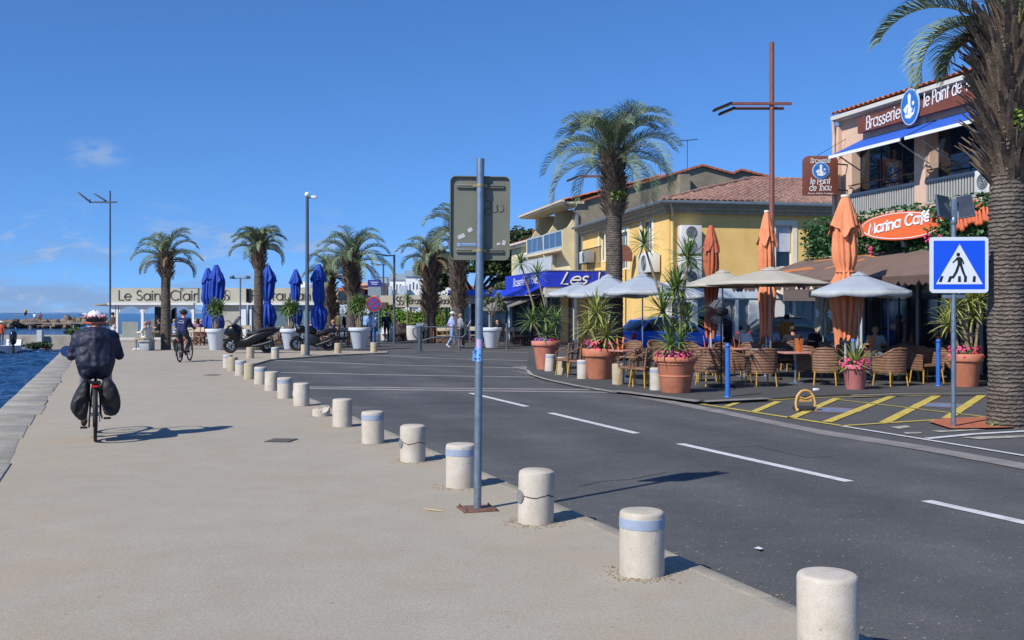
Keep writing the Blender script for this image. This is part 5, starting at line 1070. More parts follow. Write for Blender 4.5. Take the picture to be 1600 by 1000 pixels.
Y = 31; closed('faded reddish closed umbrella by the wall air conditioners', V((PX(1111, Y), Y, TZ)), ZY(516, Y), ZY(352, Y), .24, mat('faded_mix', '#c0663d', .8, col2='#985043', scale=1.2, bump=.3, bscale=12), 10, 4, .5, cap=False)
Y = 30; closed('beige closed umbrella left of the tallest orange umbrella', V((PX(1287, Y), Y, TZ)), ZY(518, Y), ZY(425, Y), .26, mat('beige_canvas', '#b9b09a', .8, var=.05), 10, 5, .7, cap=False)
for i, (px, Y, y0, y1, r, lab) in enumerate(((325, 55, 512, 419, .36, 'narrower closed royal blue umbrella behind the white planter, left of its pair'), (338, 52, 514, 414, .40, 'closed royal blue umbrella just above the white planter near the scooter'), (418, 53, 508, 414, .42, 'closed royal blue umbrella right beside the compact-crowned palm'), (462, 57, 506, 421, .33, 'thinnest closed royal blue umbrella left of the lamp mast'), (498, 50, 517, 413, .37, 'closed royal blue umbrella immediately right of the lamp mast'))):
    closed(lab, V((PX(px, Y), Y, 0)), ZY(y0, Y), ZY(y1, Y), r, blue_cloth, 10, 10+i, .62, 'closed blue umbrellas', cap=False)
# ================================================================ WICKER CHAIRS AND TABLES
def wicker_chair():
    t = T('wicker_chair', 'x', 'chair', (0, 0, 0), 0, 'wicker chairs on the terrace')
    mb = MB(); mb.prism([(-.25, -.24), (.25, -.24), (.27, .20), (.16, .27), (-.16, .27), (-.27, .20)], (0, 0, .38), (1, 0, 0), (0, 1, 0), (0, 0, .07)); mb.build('seat', wicker, t, bevel=.02)
    path = [(-.29, -.27, .64), (-.30, .0, .67), (-.27, .20, .76), (-.17, .29, .84), (0, .31, .86), (.17, .29, .84), (.27, .20, .76), (.30, .0, .67), (.29, -.27, .64)]
    vs = []; n = len(path)
    for s in (1., .9): vs += [(x*s, y*s, .30) for x, y, z in path]+[(x*s*1.04, y*s*1.04, z) for x, y, z in path]
    fs = []
    for i in range(n-1): fs += [(i, i+1, n+i+1, n+i), (2*n+i+1, 2*n+i, 3*n+i, 3*n+i+1), (n+i, n+i+1, 3*n+i+1, 3*n+i), (i+1, i, 2*n+i, 2*n+i+1)]
    fs += [(0, n, 3*n, 2*n), (n-1, 3*n-1, 4*n-1, 2*n-1)]
    MB().add(vs, fs).build('backrest', wicker, t)
    MB().tube([(x*1.0, y*1.0, z) for x, y, z in path], .028, 8).build('arm_rail', wicker, t)
    for x, y in ((-.25, -.24), (.25, -.24), (-.22, .24), (.22, .24)):
        MB().tube([(x, y, .33), (x*1.12, y*1.15, 0)], [.018, .015], 8).build('leg', bamboo, t)
    return t
def slat_chair():
    t = T('wicker_chair', 'x', 'chair', (0, 0, 0), 0, 'open-backed wicker chairs by the flowerpots')
    MB().box((0, 0, .42), (.48, .46, .07)).build('seat', wicker, t, bevel=.02)
    mb = MB()
    for x in (-.23, -.09, .09, .23): mb.bar((x, .23, .36), (x*1.05, .32, .86), .05, .03)
    for s, z in ((0, .60), (1, .86)): mb.bar((-.25, .27+.05*s, z), (.25, .27+.05*s, z), .04, .035)
    mb.build('backrest', wicker, t)
    mb = MB()
    for s in (-1, 1): mb.tube([(s*.25, .30, .80), (s*.27, .0, .68), (s*.26, -.22, .62), (s*.25, -.22, .42)], .022, 8)
    mb.build('arm_rail', wicker, t)
    for x, y in ((-.22, -.20), (.22, -.20), (-.21, .20), (.21, .20)): MB().tube([(x, y, .40), (x*1.15, y*1.25, 0)], [.018, .014], 8).build('leg', bamboo, t)
    return t
ch, sc_ = wicker_chair(), slat_chair(); used = [False, False]
def put(kind, lab, px, Y, rz, z=TZ):
    src = (ch, sc_)[kind]; loc = (PX(px, Y), Y, z)
    if not used[kind]: used[kind] = True; src.location = loc; src.rotation_euler = (0, 0, R(rz)); src['label'] = lab; return src
    return dup(src, lab, loc, R(rz))
# rz: the back points along local +y
S = 'brown wicker armchair '
for a in ((0, S+'in full sun immediately left of the small pink flowerpot', 1290, 23.6, 160), (0, S+'tucked beside the one left of the pink flowerpot', 1262, 24.8, 150), (0, S+'in dark shade just right of the small pink flowerpot', 1392, 23.4, 200), (0, S+'shaded, behind the blue post by the crossing sign', 1447, 24.4, 15), (0, S+'right of the crossing sign post\'s blue neighbour, half in sun', 1422, 25.4, 150),
          (0, S+'at the front, back to the road, left of the pale front table', 1190, 23.2, 190), (0, S+'seen from its side just behind the left blue post', 1150, 24.4, 100), (0, S+'shaded at the foot of the pedestal fan', 1112, 23.4, 190), (0, S+'between the fan and the terracotta pot with magenta flowers', 1094, 25.0, 120), (0, S+'behind the pedestal fan in the second row', 1135, 27.0, 20),
          (0, S+'in the second row right of the fan pole', 1168, 27.4, -30), (0, S+'carrying the person with the dark jacket', 1239, 29.5, 180), (0, S+'behind the pale front table with orange menu', 1225, 27.4, 10), (0, S+'under the beige closed umbrella', 1300, 28.0, 100), (0, S+'empty in the shade left of the blond child', 1330, 27.6, 80), (0, S+'of the blond person at the far table', 1368, 28.4, 20),
          (0, S+'deep in the shade under the brown awning', 1410, 28.4, 190), (0, S+'carrying the man in the white shirt', 1160, 31.2, 60), (0, S+'right of the tall yucca, in the back row', 1082, 29.0, 30), (0, S+'of the person with cap and sunglasses', 1276, 31.6, -20),
          (0, S+'in front of the blue car behind the tall yucca', 1030, 29.4, 20), (0, S+'left of the blue car and behind the second flowerpot', 985, 29.0, -30), (0, S+'half hidden by the flowerpot behind the crossing sign', 1485, 25.6, 170),
          (1, 'open-backed wicker chair between the salmon and second flowerpots', 889, 27.2, 215), (1, 'open-backed wicker chair touching the second flowerpot\'s left side', 908, 26.4, 215), (1, 'open-backed wicker chair, left one of the pair before the tall yucca pot', 990, 23.3, 215), (1, 'open-backed wicker chair, right one of the pair touching the tall yucca pot', 1008, 22.9, 215)): put(*a)
tabtop = mat('table_top_pink', '#c48d80', .5, col2='#a9776b', scale=4)
def table(label, px, Y, w=.70, h=.74, m=tabtop, rz=12):
    t = T('terrace_table', label, 'table', (PX(px, Y), Y, TZ), R(rz), 'terrace tables')
    MB().box((0, 0, h-.015), (w, w, .035)).build('table_top', m, t, bevel=.008)
    MB().lathe([(.028, .05), (.028, h-.03)], 14).build('column', galv, t)
    MB().lathe([(.22, 0), (.22, .015), (.05, .045), (.03, .07)], 24).build('base', galv, t); return t
tabs = [('terrace table with a pinkish top and orange menu in the middle front', 1243, 24.2, .78, tabtop), ('grey-topped terrace table behind the middle front table', 1196, 26.4, .75, mat('table_top_grey', '#97928c', .5)), ('pink terrace table right of the fan pole with an orange menu', 1163, 26.8, .75, tabtop), ('terrace table behind the tall yucca stems', 1088, 27.2, .75, tabtop), ('terrace table with a small orange menu between two flowerpots', 975, 25.6, .8, tabtop), ('terrace table carrying the colourful menu by the blond person', 1362, 26.2, .7, tabtop), ('terrace table under the brown awning beside the right flowerpot', 1470, 26.6, .8, tabtop), ('terrace table of the man in the white shirt', 1180, 31.4, .7, tabtop)]
menu_m = mat('menu_orange', '#d9643a', .6, col2='#e2924f', scale=14)
for i, (lab, px, Y, w, m) in enumerate(tabs):
    table(lab, px, Y, w, .74, m, 8+7*i)
    if i in (0, 2, 3, 4, 5, 6):
        mt = T('menu_card', ['upright orange menu card on the middle front table', '', 'upright orange menu card on the table right of the fan', 'upright orange menu card behind the tall yucca', 'upright reddish menu card on the table between two flowerpots', 'upright orange and yellow menu card before the blond person', 'upright red menu card beside the right flowerpot'][i], 'menu', (PX(px+[6, 0, -10, 18, -4, 0, -5][i], Y), Y-.1, TZ+.743), R(25+20*i))
        MB().prism([(0, 0), (.10, 0), (.10, .32), (0, .32)], (-.05, 0, 0), (1, 0, 0), (0, -.15, 1), (0, .006, 0)).build('front_leaf', menu_m, mt); MB().prism([(0, 0), (.10, 0), (.10, .32), (0, .32)], (-.05, .09, 0), (1, 0, 0), (0, .14, 1), (0, .006, 0)).build('back_leaf', menu_m, mt)
# pedestal fan
Y = 23.0; t = T('pedestal_fan', 'large black pedestal fan with round wire cage among the wicker chairs', 'fan', (PX(1127, Y), Y, TZ), R(15)); zc = ZY(487, Y)-TZ
MB().lathe([(.30, 0), (.30, .03), (.05, .07)], 24).build('base', black, t); MB().lathe([(.022, .05), (.022, zc-.05)], 12).build('pole', dark_metal, t)
MB().capsule((-.02, -.22, zc), (-.02, .02, zc), .08, .10, n=16).build('motor', black, t)
mb = MB()
for r in (.10, .18, .26, .33): mb.torus((0, .11-.0, zc), r, .004, (0, 1, 0), 36, 5); mb.torus((0, -.0+.02*(r < .3), zc), r, .004, (0, 1, 0), 36, 5)
for i in range(36):
    a = 6.283*i/36; d = V((math.cos(a), 0, math.sin(a))); mb.tube([V((0, .13, zc))+d*.05, V((0, .11, zc))+d*.25, V((0, .05, zc))+d*.335, V((0, .0, zc))+d*.25, V((0, -.01, zc))+d*.08], .0028, 4)
mb.build('cage', mat('fan_wire', '#33363a', .4, metal=.6), t)
mb = MB()
for i in range(3):
    a0 = 2.094*i; vs = []
    for r in (.05, .14, .23, .29):
        for s in (-.5, 0, .5): a = a0+s*1.1*(1 if r > .1 else .6); vs.append((r*math.cos(a), .06+s*.05, zc+r*math.sin(a)))
    mb.add(vs, [(3*i_+j, 3*i_+j+1, 3*i_+j+4, 3*i_+j+3) for i_ in range(3) for j in range(2)])
mb.build('blades', mat('fan_blade', '#8d8f92', .4), t)
# terrace guests
def guest(lab, px, Y, rz, **k): return person(lab, (PX(px, Y), Y, TZ), R(rz), 'sit', **k)
guest('person with grey hair in white t-shirt seated facing right in the terrace', 1166, 31.0, -70, top='#d5d6d6', bottom='#9fb0c6', hair='grey', seat=.46)
guest('person in dark jacket seated with back to the road under the widest taupe parasol', 1239, 29.4, 0, top='#171b26', bottom='#20242c', hair='dark', long=True, wide=1.12)
guest('person with cap and sunglasses in black t-shirt facing the road', 1276, 31.5, 170, top='#1d2024', bottom='#2a2d33', hair='dark', hat=('cap', '#a08c84'))
guest('blond person with sunglasses reading behind the orange and yellow menu card', 1368, 28.4, 165, top='#9fa5a6', bottom='#56606e', hair='blond')
person('person with brown hair in orange top standing beside the dark car', (PX(1229, 33), 33, TZ), R(-20), 'stand', top='#b8772f', bottom='#3c3630', hair='dark', h=1.62)
guest('person in pale shirt half hidden behind the middle orange umbrella', 1206, 31.8, 160, top='#a5b4cd', bottom='#6d7d99', hair='dark')
# cars
def car(label, p, rz, paintm, L=4.1):
    t = T('parked_car', label, 'car', p, rz); w = .85
    prof = [(-2.0, .35), (-2.05, .62), (-1.98, .80), (-1.1, .93), (-.35, 1.40), (.9, 1.46), (1.75, 1.10), (2.02, .98), (2.06, .5), (1.98, .33)]
    # lofted body from the side profile with tumblehome
    secs = [(-2.05, .60, .60, .20, .5), (-1.95, .60, .74, .27, .5), (-1.2, .62, .83, .33, .45), (-.4, .62, .85, .36, .4), (.6, .64, .85, .38, .4), (1.4, .66, .84, .38, .45), (1.95, .68, .76, .33, .5), (2.08, .66, .62, .22, .5)]
    mb = MB(); loft(mb, secs, 28); mb.build('body', paintm, t)
    mb = MB(); loft(mb, [(-1.15, .90, .55, .05, .6), (-.55, 1.10, .66, .24, .5), (-.1, 1.16, .69, .32, .45), (.8, 1.18, .69, .32, .45), (1.4, 1.10, .64, .27, .5), (1.85, .98, .5, .08, .6)], 28); mb.build('windows', glass, t)
    mb = MB(); loft(mb, [(-.25, 1.44, .52, .025, .6), (0, 1.47, .60, .035, .5), (.8, 1.49, .60, .035, .5), (1.35, 1.37, .55, .03, .6)], 20)
    for s in (-1, 1):
        for a, b_ in (((s*.66, -1.15, .95), (s*.56, -.2, 1.44)), ((s*.73, .35, .95), (s*.60, .35, 1.47)), ((s*.66, 1.75, .98), (s*.56, 1.3, 1.40))): mb.bar(a, b_, .07, .05)
    mb.build('roof', paintm, t)
    for y in (-1.30, 1.28):
        for s in (-1, 1):
            hub = bpy.data.objects.new('wheel', None); COL.objects.link(hub); hub.parent = t; hub.location = (s*.76, y, .31)
            MB().torus((0, 0, 0), .235, .085, (1, 0, 0), 28, 10).build('tyre', black, hub); MB().tube([(-.06, 0, 0), (.075*s, 0, 0)], .20, 20).build('rim', chrome, hub)
    for s in (-1, 1):
        MB().ball((s*.58, -1.96, .70), (.17, .12, .09), 12, 8).build('headlight', mat('lamp_glass', '#b9c0c8', .08, var=0, spec=.8), t)
        MB().ball((s*.64, 2.0, .82), (.12, .08, .14), 12, 8).build('tail_light', red, t)
        MB().ball((s*.92, -.65, .98), (.09, .06, .07), 10, 8).build('wing_mirror', paintm, t)
    return t
car('bright blue hatchback parked behind the terrace chairs', V((PX(1045, 38), 38, 0)), R(-62+180+0), mat('car_blue', '#1263dc', .25, var=.04, coat=.7)); 
car('dark blue car parked behind the closed beige umbrella', V((PX(1242, 39), 39, 0)), R(95), mat('car_dark', '#141c2b', .25, var=.04, coat=.7))
# ================================================================ BUILDINGS
class Plane:
    def __init__(s, ox, oy, ux, uy, flip=False):
        s.o = V((ox, oy, 0)); s.u = V((ux, uy, 0)).normalized(); s.n = V((s.u.y, -s.u.x, 0)) if not flip else V((-s.u.y, s.u.x, 0))
        if s.n.dot(s.o) > 0: s.n = -s.n
    def sz(s, px, py, out=0.):
        o = s.o+s.n*out; dx = (px-800)/F; k = (o.x*s.u.y-o.y*s.u.x)/(dx*s.u.y-s.u.x); P = V((dx*k, k, 0)); return (P-o).dot(s.u), CAMZ-(py-HZ)/F*k
    def p(s, a, z, out=0.): return s.u*a+s.n*out+V((0, 0, z))
    def slab(s, mb, a0, a1, z0, z1, out, dep, mi=0):
        mb.prism([(a0, z0), (a1, z0), (a1, z1), (a0, z1)], s.n*(out-dep), s.u, (0, 0, 1), s.n*dep, mi); return mb
    def rect(s, x0, y0, x1, y1, out=0.):
        a0, za = s.sz(x0, y0, out); a1, zb = s.sz(x1, y1, out); return min(a0, a1), max(a0, a1), min(za, zb), max(za, zb)
    def wall(s, mb, a0, a1, z0, z1, holes, th=.3, mi=0):
        A_ = sorted({a0, a1}|{q for h in holes for q in h[:2] if a0 < q < a1}); Z_ = sorted({z0, z1}|{q for h in holes for q in h[2:] if z0 < q < z1})
        def solid(i, j):
            if not (0 <= i < len(A_)-1 and 0 <= j < len(Z_)-1): return False
            a, z = (A_[i]+A_[i+1])/2, (Z_[j]+Z_[j+1])/2; return not any(h[0] < a < h[1] and h[2] < z < h[3] for h in holes)
        for i in range(len(A_)-1):
            for j in range(len(Z_)-1):
                if not solid(i, j): continue
                x0, x1, y0, y1 = A_[i], A_[i+1], Z_[j], Z_[j+1]; q = [s.p(x0, y0), s.p(x1, y0), s.p(x1, y1), s.p(x0, y1)]; b_ = [w-s.n*th for w in q]
                fs = [(0, 1, 2, 3), (7, 6, 5, 4)]
                for (di, dj, e) in ((0, -1, (0, 1)), (1, 0, (1, 2)), (0, 1, (2, 3)), (-1, 0, (3, 0))):
                    if not solid(i+di, j+dj): a, c = e; fs.append((c, a, a+4, c+4))
                if s.u.cross(V((0, 0, 1))).dot(s.n) < 0: fs = [tuple(reversed(f)) for f in fs]
                mb.add(q+b_, fs, mi)
        return mb
def window(P, parent, r, glassm=glass, framem=None, inset=.12, fw=.06, nv=1, nh=0, name='window'):
    framem = framem or white; a0, a1, z0, z1 = r; mb = MB()
    for (x0, x1, y0, y1) in [(a0, a0+fw, z0, z1), (a1-fw, a1, z0, z1), (a0+fw, a1-fw, z0, z0+fw), (a0+fw, a1-fw, z1-fw, z1)]+[(a0+(a1-a0)*i/(nv+1)-fw*.4, a0+(a1-a0)*i/(nv+1)+fw*.4, z0+fw, z1-fw) for i in range(1, nv+1)]: P.slab(mb, x0, x1, y0, y1, -inset, .06)
    w = mb.build(name, framem, parent); mb = MB(); P.slab(mb, a0+.01, a1-.01, z0+.01, z1-.01, -inset-.02, .012); mb.build('pane', glassm, w); return w
def ac_unit(label, P, r, out=.45, fans=1):
    a0, a1, z0, z1 = r; c = P.o+P.p((a0+a1)/2, z0, out/2+.05); t = T('air_conditioner', label, 'air conditioner', c); t.rotation_euler = (0, 0, math.atan2(P.u.y, P.u.x)); w, h = a1-a0, z1-z0
    sg = -1 if (V((-P.u.y, P.u.x, 0))).dot(P.n) < 0 else 1
    MB().box((0, 0, h/2), (w, out*.9, h)).build('casing', mat('ac_white', '#cfd0cb', .5, var=.04), t, bevel=.015)
    mb = MB()
    for i in range(fans):
        z = h*(i+.5)/fans; R_ = min(w*.36, h/fans*.42)
        for k in range(4): mb.torus((0-.0*w, sg*(out*.45+.008), z), R_*(k+1)/4, .008, (0, 1, 0), 24, 5)
        mb.tube([(0, sg*out*.449, z), (0, sg*(out*.45+.006), z)], R_*.97, 24, 1)
    mb.build('fan_grille', [mat('ac_grille', '#aab0b3', .5), mat('ac_dark', '#3c4144', .6)], t)
    mb = MB()
    for s in (-1, 1): mb.bar((s*w*.35, -sg*out*.55, -.03), (s*w*.35, sg*out*.5, -.03), .04, .04)
    mb.build('bracket', dark_metal, t); return t
def tiles(mb, e0, e1, r0, r1, pitch=.24, rows=16, amp=.045, mi=0):
    """barrel-tile roof surface between eave e0-e1 and ridge r0-r1"""
    e0, e1, r0, r1 = map(V, (e0, e1, r0, r1)); n = int((e1-e0).length/pitch)*6; up = (e1-e0).cross(r0-e0).normalized(); up = up if up.z > 0 else -up; vs = []
    for j in range(rows+1):
        for st in ((0, 1) if 0 < j < rows else (0,)):
            f = j/rows; a, b_ = e0.lerp(r0, f), e1.lerp(r1, f); L0 = (e1-e0).length
            for i in range(n+1):
                g_ = i/n; q = a.lerp(b_, g_); x = (q-e0).dot((e1-e0).normalized()); vs.append(q+up*(amp*abs(math.sin(math.pi*x/pitch))*1.6+(.03 if st == 0 else 0)))
    k = len(vs)//(n+1); mb.add(vs, [(j*(n+1)+i, j*(n+1)+i+1, (j+1)*(n+1)+i+1, (j+1)*(n+1)+i) for j in range(k-1) for i in range(n)], mi)
tile_m = mat('roof_tiles', '#b08a78', .85, col2='#7f5a4b', scale=3.2, fine=.25, bscale=5, bump=.2); tile_o = mat('orange_tiles', '#bd704f', .8, col2='#93523b', scale=3)
yellow_w = mat('yellow_render', '#ebc67c', .85, col2='#e0b86c', scale=.8, fine=.03, bscale=30, bump=.1); stained(yellow_w, '#cfa65c', '#c9a062', .35, 2.2, .35); cream_w = mat('cream_render', '#ddd0aa', .85, col2='#c9bb93', scale=.9, bump=.1, bscale=30)
grey_w = mat('grey_render', '#9b927c', .95, col2='#7d7563', scale=.7, fine=.1, bscale=3, bump=.2, ); pink_w = mat('pink_render', '#d8bba6', .85, col2='#cbab95', scale=1., bump=.1, bscale=40)
stained(cream_w, '#b8a987', '#b3a483', .3, 2, .3); stained(pink_w, '#b08870', '#a98169', .3, 2, .3); stained(grey_w, '#6f6758', '#6a6252', .55, 1.2, .15)
gutter_m = mat('zinc_gutter', '#7f8a90', .4, metal=.5); pipe_y = mat('pipe_cream', '#d8c387', .5)
# ---------------- yellow corner building
PA = Plane(6.43, 42, 1, .2); PB = Plane(6.43, 42, -.2, 1)
t = T('corner_house', 'yellow corner house with tiled roof, air conditioners and pale window surrounds', 'house', PA.o); EV = 6.19
win = PA.rect(1212, 352, 1238, 418); zg = PA.sz(1150, 441)[1]; zh = PA.sz(1150, 466)[1]
doors = [PA.rect(1090, 468, 1110, 548), PA.rect(1128, 468, 1150, 548), PA.rect(1154, 468, 1171, 548), PA.rect(1226, 468, 1240, 548), PA.rect(1243, 468, 1275, 520), PA.rect(1055, 472, 1080, 520)]
mb = MB(); PA.wall(mb, 0, 10, zg, EV, [win]); 
wl = mb.build('wall', yellow_w, t)
mb = MB(); PA.wall(mb, 0, 10, -.1, zh, doors); mb.build('ground_floor_wall', mat('white_render', '#d5d5cf', .85, var=.05, scale=1), t)
mb = MB(); PA.slab(mb, -.03, 10, zh, zg, .05, .34); mb.build('shop_band', mat('pale_blue_band', '#c9d3da', .7, var=.04), t)
for r in doors: window(PA, t, r, glass, mat('door_grey', '#7c8790', .5), .15, .09, 1 if r[1]-r[0] > .7 else 0, 0, 'shop_door')
w = window(PA, t, win, glass, white, .14, .05, 0); s_ = MB(); PA.slab(s_, win[0]+.05, win[1]-.05, win[2]+(win[3]-win[2])*.38, win[3]-.05, -.1, .03); s_.build('roller_shutter', bands(mat('shutter_white', '#c9ced6', .5), 'Z', 14, .6, .01, .85, 0), w)
fr = mat('pale_surround', '#e2dcc4', .8, var=.04); a0, a1, z0, z1 = win; g_ = .21; mb = MB(); sb = MB()
for q in ((a0-g_, a0, z0-g_, z1+g_), (a1, a1+g_, z0-g_, z1+g_), (a0, a1, z1, z1+g_), (a0, a1, z0-g_, z0)): PA.slab(mb, *q, .035, .06)
mb.build('window_surround', fr, t)
mb = MB(); dr = PA.rect(1287, 358, 1300, 440); PA.slab(mb, *dr, .03, .06); mb.build('corner_strip', fr, t)
hB = [PB.rect(1003, 345, 1019, 395), PB.rect(966, 365, 981, 420), PB.rect(937, 363, 945, 408)]
mb = MB(); PB.wall(mb, .302, 13.4, -.1, EV, hB); mb.build('side_wall', yellow_w, t)
for r in hB:
    window(PB, t, r, mat('curtain_glass', '#5f6a68', .1, var=.2, scale=4, spec=.8), fr, .12, .07, 1); mb = MB(); a0, a1, z0, z1 = r; g_ = .22
    for q in ((a0-g_, a0, z0-.05, z1+g_), (a1, a1+g_, z0-.05, z1+g_), (a0, a1, z1, z1+g_)): PB.slab(mb, *q, .03, .06)
    mb.build('window_surround', fr, t)
ov = .55; c0 = -PA.u*.0+PA.n*ov+PB.n*ov; e0 = c0+V((0, 0, EV)); e1 = PA.u*10.5+PA.n*ov+V((0, 0, EV)); r0 = PA.u*6+PB.u*5+V((0, 0, 7.93)); r1 = PA.u*11+PB.u*5+V((0, 0, 7.93))
mb = MB(); tiles(mb, e0, e1, r0, r1, .26, 18); mb.build('roof', tile_m, t)
mb = MB(); mb.tube([e0+V((0, 0, .03)), e0.lerp(r0, .5)+V((0, 0, .08)), r0+V((0, 0, .06))], .09, 8); mb.tube([r0+V((0, 0, .05)), r1+V((0, 0, .05))], .09, 8); mb.build('ridge_tiles', tile_m, t)
mb = MB(); q = [e0+V((0, 0, -.04)), r0+V((0, 0, -.04)), r0*1-V((0, 0, r0.z-EV)), e0+V((0, 0, -.1))]; mb.add(q, [(0, 1, 2, 3)]); mb.build('hip_wall', grey_w, t)
mb = MB(); g2 = PB.u*13.4+PB.n*ov+V((0, 0, EV)); mb.tube([g2, e0-V((0, 0, .03)), e1-V((0, 0, .03))], .075, 8); mb.build('gutter', gutter_m, t)
sf = mat('eave_soffit', '#b7ad95', .9, col2='#958b76', scale=6)
mb = MB()
for k, (o_, zz) in enumerate(((.47, -.10), (.33, -.24), (.18, -.38))): PA.slab(mb, -o_, 10.2, EV+zz-.07, EV+zz+.07, o_, o_+.05); PB.slab(mb, .05, 13.3, EV+zz-.07, EV+zz+.07, o_, o_+.05)
mb.build('cornice', sf, t)
mb = MB(); pp = [PA.p(-.12, EV-.05, .5), PA.p(.02, EV-.35, .35), PA.p(.12, EV-.55, .09), PA.p(.12, .3, .09)]; mb.tube(pp, .05, 8); mb.build('drainpipe', pipe_y, t)
mb = MB(); mb.tube([PA.p(4.1, zg+.1, .08), PA.p(.2, zg+.1, .08)], .02, 6); mb.build('cable', dark_metal, t)
aw = PA.rect(1217, 446, 1283, 466, .5); 
t2 = T('folded_awning', 'cream and brown folded awning box on the ground floor of the yellow house', 'awning', PA.o+PA.p(aw[0], aw[2])); mb = MB(); mb.prism([(0, .3), (0, .62), (.9, .38), (.9, .12)], (0, 0, 0), PA.n, (0, 0, 1), PA.u*(aw[1]-aw[0])); mb.build('cloth', mat('awning_cream', '#c9c0ac', .8), t2); mb = MB(); mb.prism([(.88, .36), (.93, .36), (.93, -.12), (.88, -.12)], (0, 0, 0), PA.n, (0, 0, 1), PA.u*(aw[1]-aw[0])); mb.build('valance', mat('awning_taupe', '#7d6c63', .8), t2)
ac_unit('upper twin-fan air conditioner high on the yellow house wall', PA, PA.rect(1058, 353, 1090, 397), .45, 2); ac_unit('lower twin-fan air conditioner under the upper one on the yellow house', PA, PA.rect(1058, 401, 1090, 444), .45, 2)
ac_unit('white air conditioner by the corner drainpipe of the yellow house', PB, PB.rect(1015, 398, 1034, 425), .5); ac_unit('small white air conditioner next to the cream balcony building', PB, PB.rect(919, 394, 931, 410), .45)
# first floor terrace things behind the blue fascia
t = T('terrace_railing', 'dark railing on the first floor terrace behind the big palm', 'railing', PB.o+PB.p(7, 3.75, 1.3)); mb = MB()
for i in range(24): mb.tube([PB.u*(i*.13-1.5), PB.u*(i*.13-1.5)+V((0, 0, .95))], .012, 5)
mb.bar(PB.u*-1.6+V((0, 0, .97)), PB.u*1.6+V((0, 0, .97)), .04, .04); mb.build('bars', dark_metal, t)
t = T('reed_screen', 'brown rounded reed screen on the first floor terrace beside the big palm', 'screen', at(975, 398, 46)); mb = MB(); mb.prism(A(0, 0, .38, .45, 0, 180)+[(-.38, -.3), (.38, -.3)], (0, 0, 0), (1, 0, 0), (0, 0, 1), (0, .08, 0)); mb.build('panel', bands(mat('reed', '#7d4f3c', .8), 'X', 16, .5, .01), t)
# ---------------- grey gable and the cream balcony building
PC = Plane(3.68, 56, 1, .2); PD = Plane(3.68, 56, -.24, 1)
t = T('balcony_house', 'cream house with curved balcony walls and grey windowless gable behind the large palm', 'house', PC.o); G_ = lambda px, py: PC.sz(px, py)
top = [G_(900, 318), G_(1096, 260), G_(1144, 273), G_(1156, 267), G_(1206, 279), G_(1330, 306)]
mb = MB(); mb.prism([(top[0][0], 0)]+top+[(top[-1][0], 0)], (0, 0, 0), PC.u, (0, 0, 1), -PC.n*.35); mb.build('gable', grey_w, t)
mb = MB()
for (a, za), (b_, zb) in zip(top, top[1:]):
    L = math.hypot(b_-a, zb-za); n = max(2, int(L/.3))
    for i in range(n):
        f0, f1 = i/n, (i+.94)/n; mb.bar(PC.p(a+(b_-a)*f0, za+(zb-za)*f0+.05, .0), PC.p(a+(b_-a)*f1, za+(zb-za)*f1+.07, .0), .36, .11)
mb.build('verge_tiles', tile_o, t)
mb = MB(); PC.slab(mb, G_(1057, 300)[0], G_(1057, 300)[0]+.6, 6, G_(1057, 274)[1], .55, .56); mb.build('chimney_stack', grey_w, t)
EZ = 7.75; LD = 9.4; mb = MB(); PD.wall(mb, .0, LD, 3.6, EZ, [], .3); m0 = MB()
bz0 = PD.sz(880, 391)[1]; bz1 = PD.sz(880, 365)[1]; bays = [(PD.sz(898, 380)[0], PD.sz(869, 380)[0]), (PD.sz(867, 380)[0], PD.sz(842, 380)[0])]
a_lo, a_hi = bays[0][0]-.15, bays[1][1]+.2
holes = [(a_lo+.25, a_hi-.2, bz0, EZ-.15)]
m0 = MB(); PD.wall(m0, .0, LD, 3.4, EZ, holes, .25); m0.build('wall', cream_w, t)
m0 = MB(); PD.slab(m0, .3, LD-.3, 0, EZ, -1.5, .1); m0.build('loggia_back_wall', cream_w, t)
def fin(a, th=.18):
    hgt = EZ-bz0; pr = [(-1.5, bz0), (.75, bz0), (.78, bz1)]+[(.45-.62*math.sin(math.pi*.5*i/8)+.35*(i/8)**3, bz1+(EZ-bz1)*(i+1)/9) for i in range(9)]+[(-1.5, EZ)]
    pr2 = [(-.02, 3.7), (.03, 3.7)]+[(.05+.73*math.sin(i/8*math.pi/2)**1.5, 3.8+(bz0-3.8)*i/8) for i in range(9)]+[(-.02, bz0)]
    for P_ in (pr, pr2): m0.prism(P_, PD.u*a, PD.n, (0, 0, 1), PD.u*th)
mid = (bays[0][1]+bays[1][0])/2-.09
for a in (bays[0][0]-.2, mid, bays[1][1]+.02): m0 = MB(); fin(a); m0.build('balcony_fin', cream_w, t)
m0 = MB(); PD.slab(m0, bays[0][0], bays[1][1], bz0-.14, bz0-.001, .80, .85); m0.build('balcony_floor', mat('slab_edge', '#cdbca0', .85), t)
for a, b_ in bays:
    m0 = MB(); PD.slab(m0, a+.03, b_-.03, bz0+.10, bz1-.05, .76, .03); p_ = m0.build('balcony_screen', mat('screen_glass', '#3c526b', .12, var=.15, scale=2, spec=.8), t)
    m0 = MB(); PD.slab(m0, a, b_, bz1-.05, bz1+.03, .79, .07); PD.slab(m0, a, b_, bz0+.01, bz0+.10, .78, .06)
    for k in (1, 2): PD.slab(m0, a+(b_-a)*k/3-.02, a+(b_-a)*k/3+.02, bz0+.1, bz1-.05, .775, .04)
    m0.build('balcony_rail', mat('rail_pale', '#9fb0c0', .5), p_)
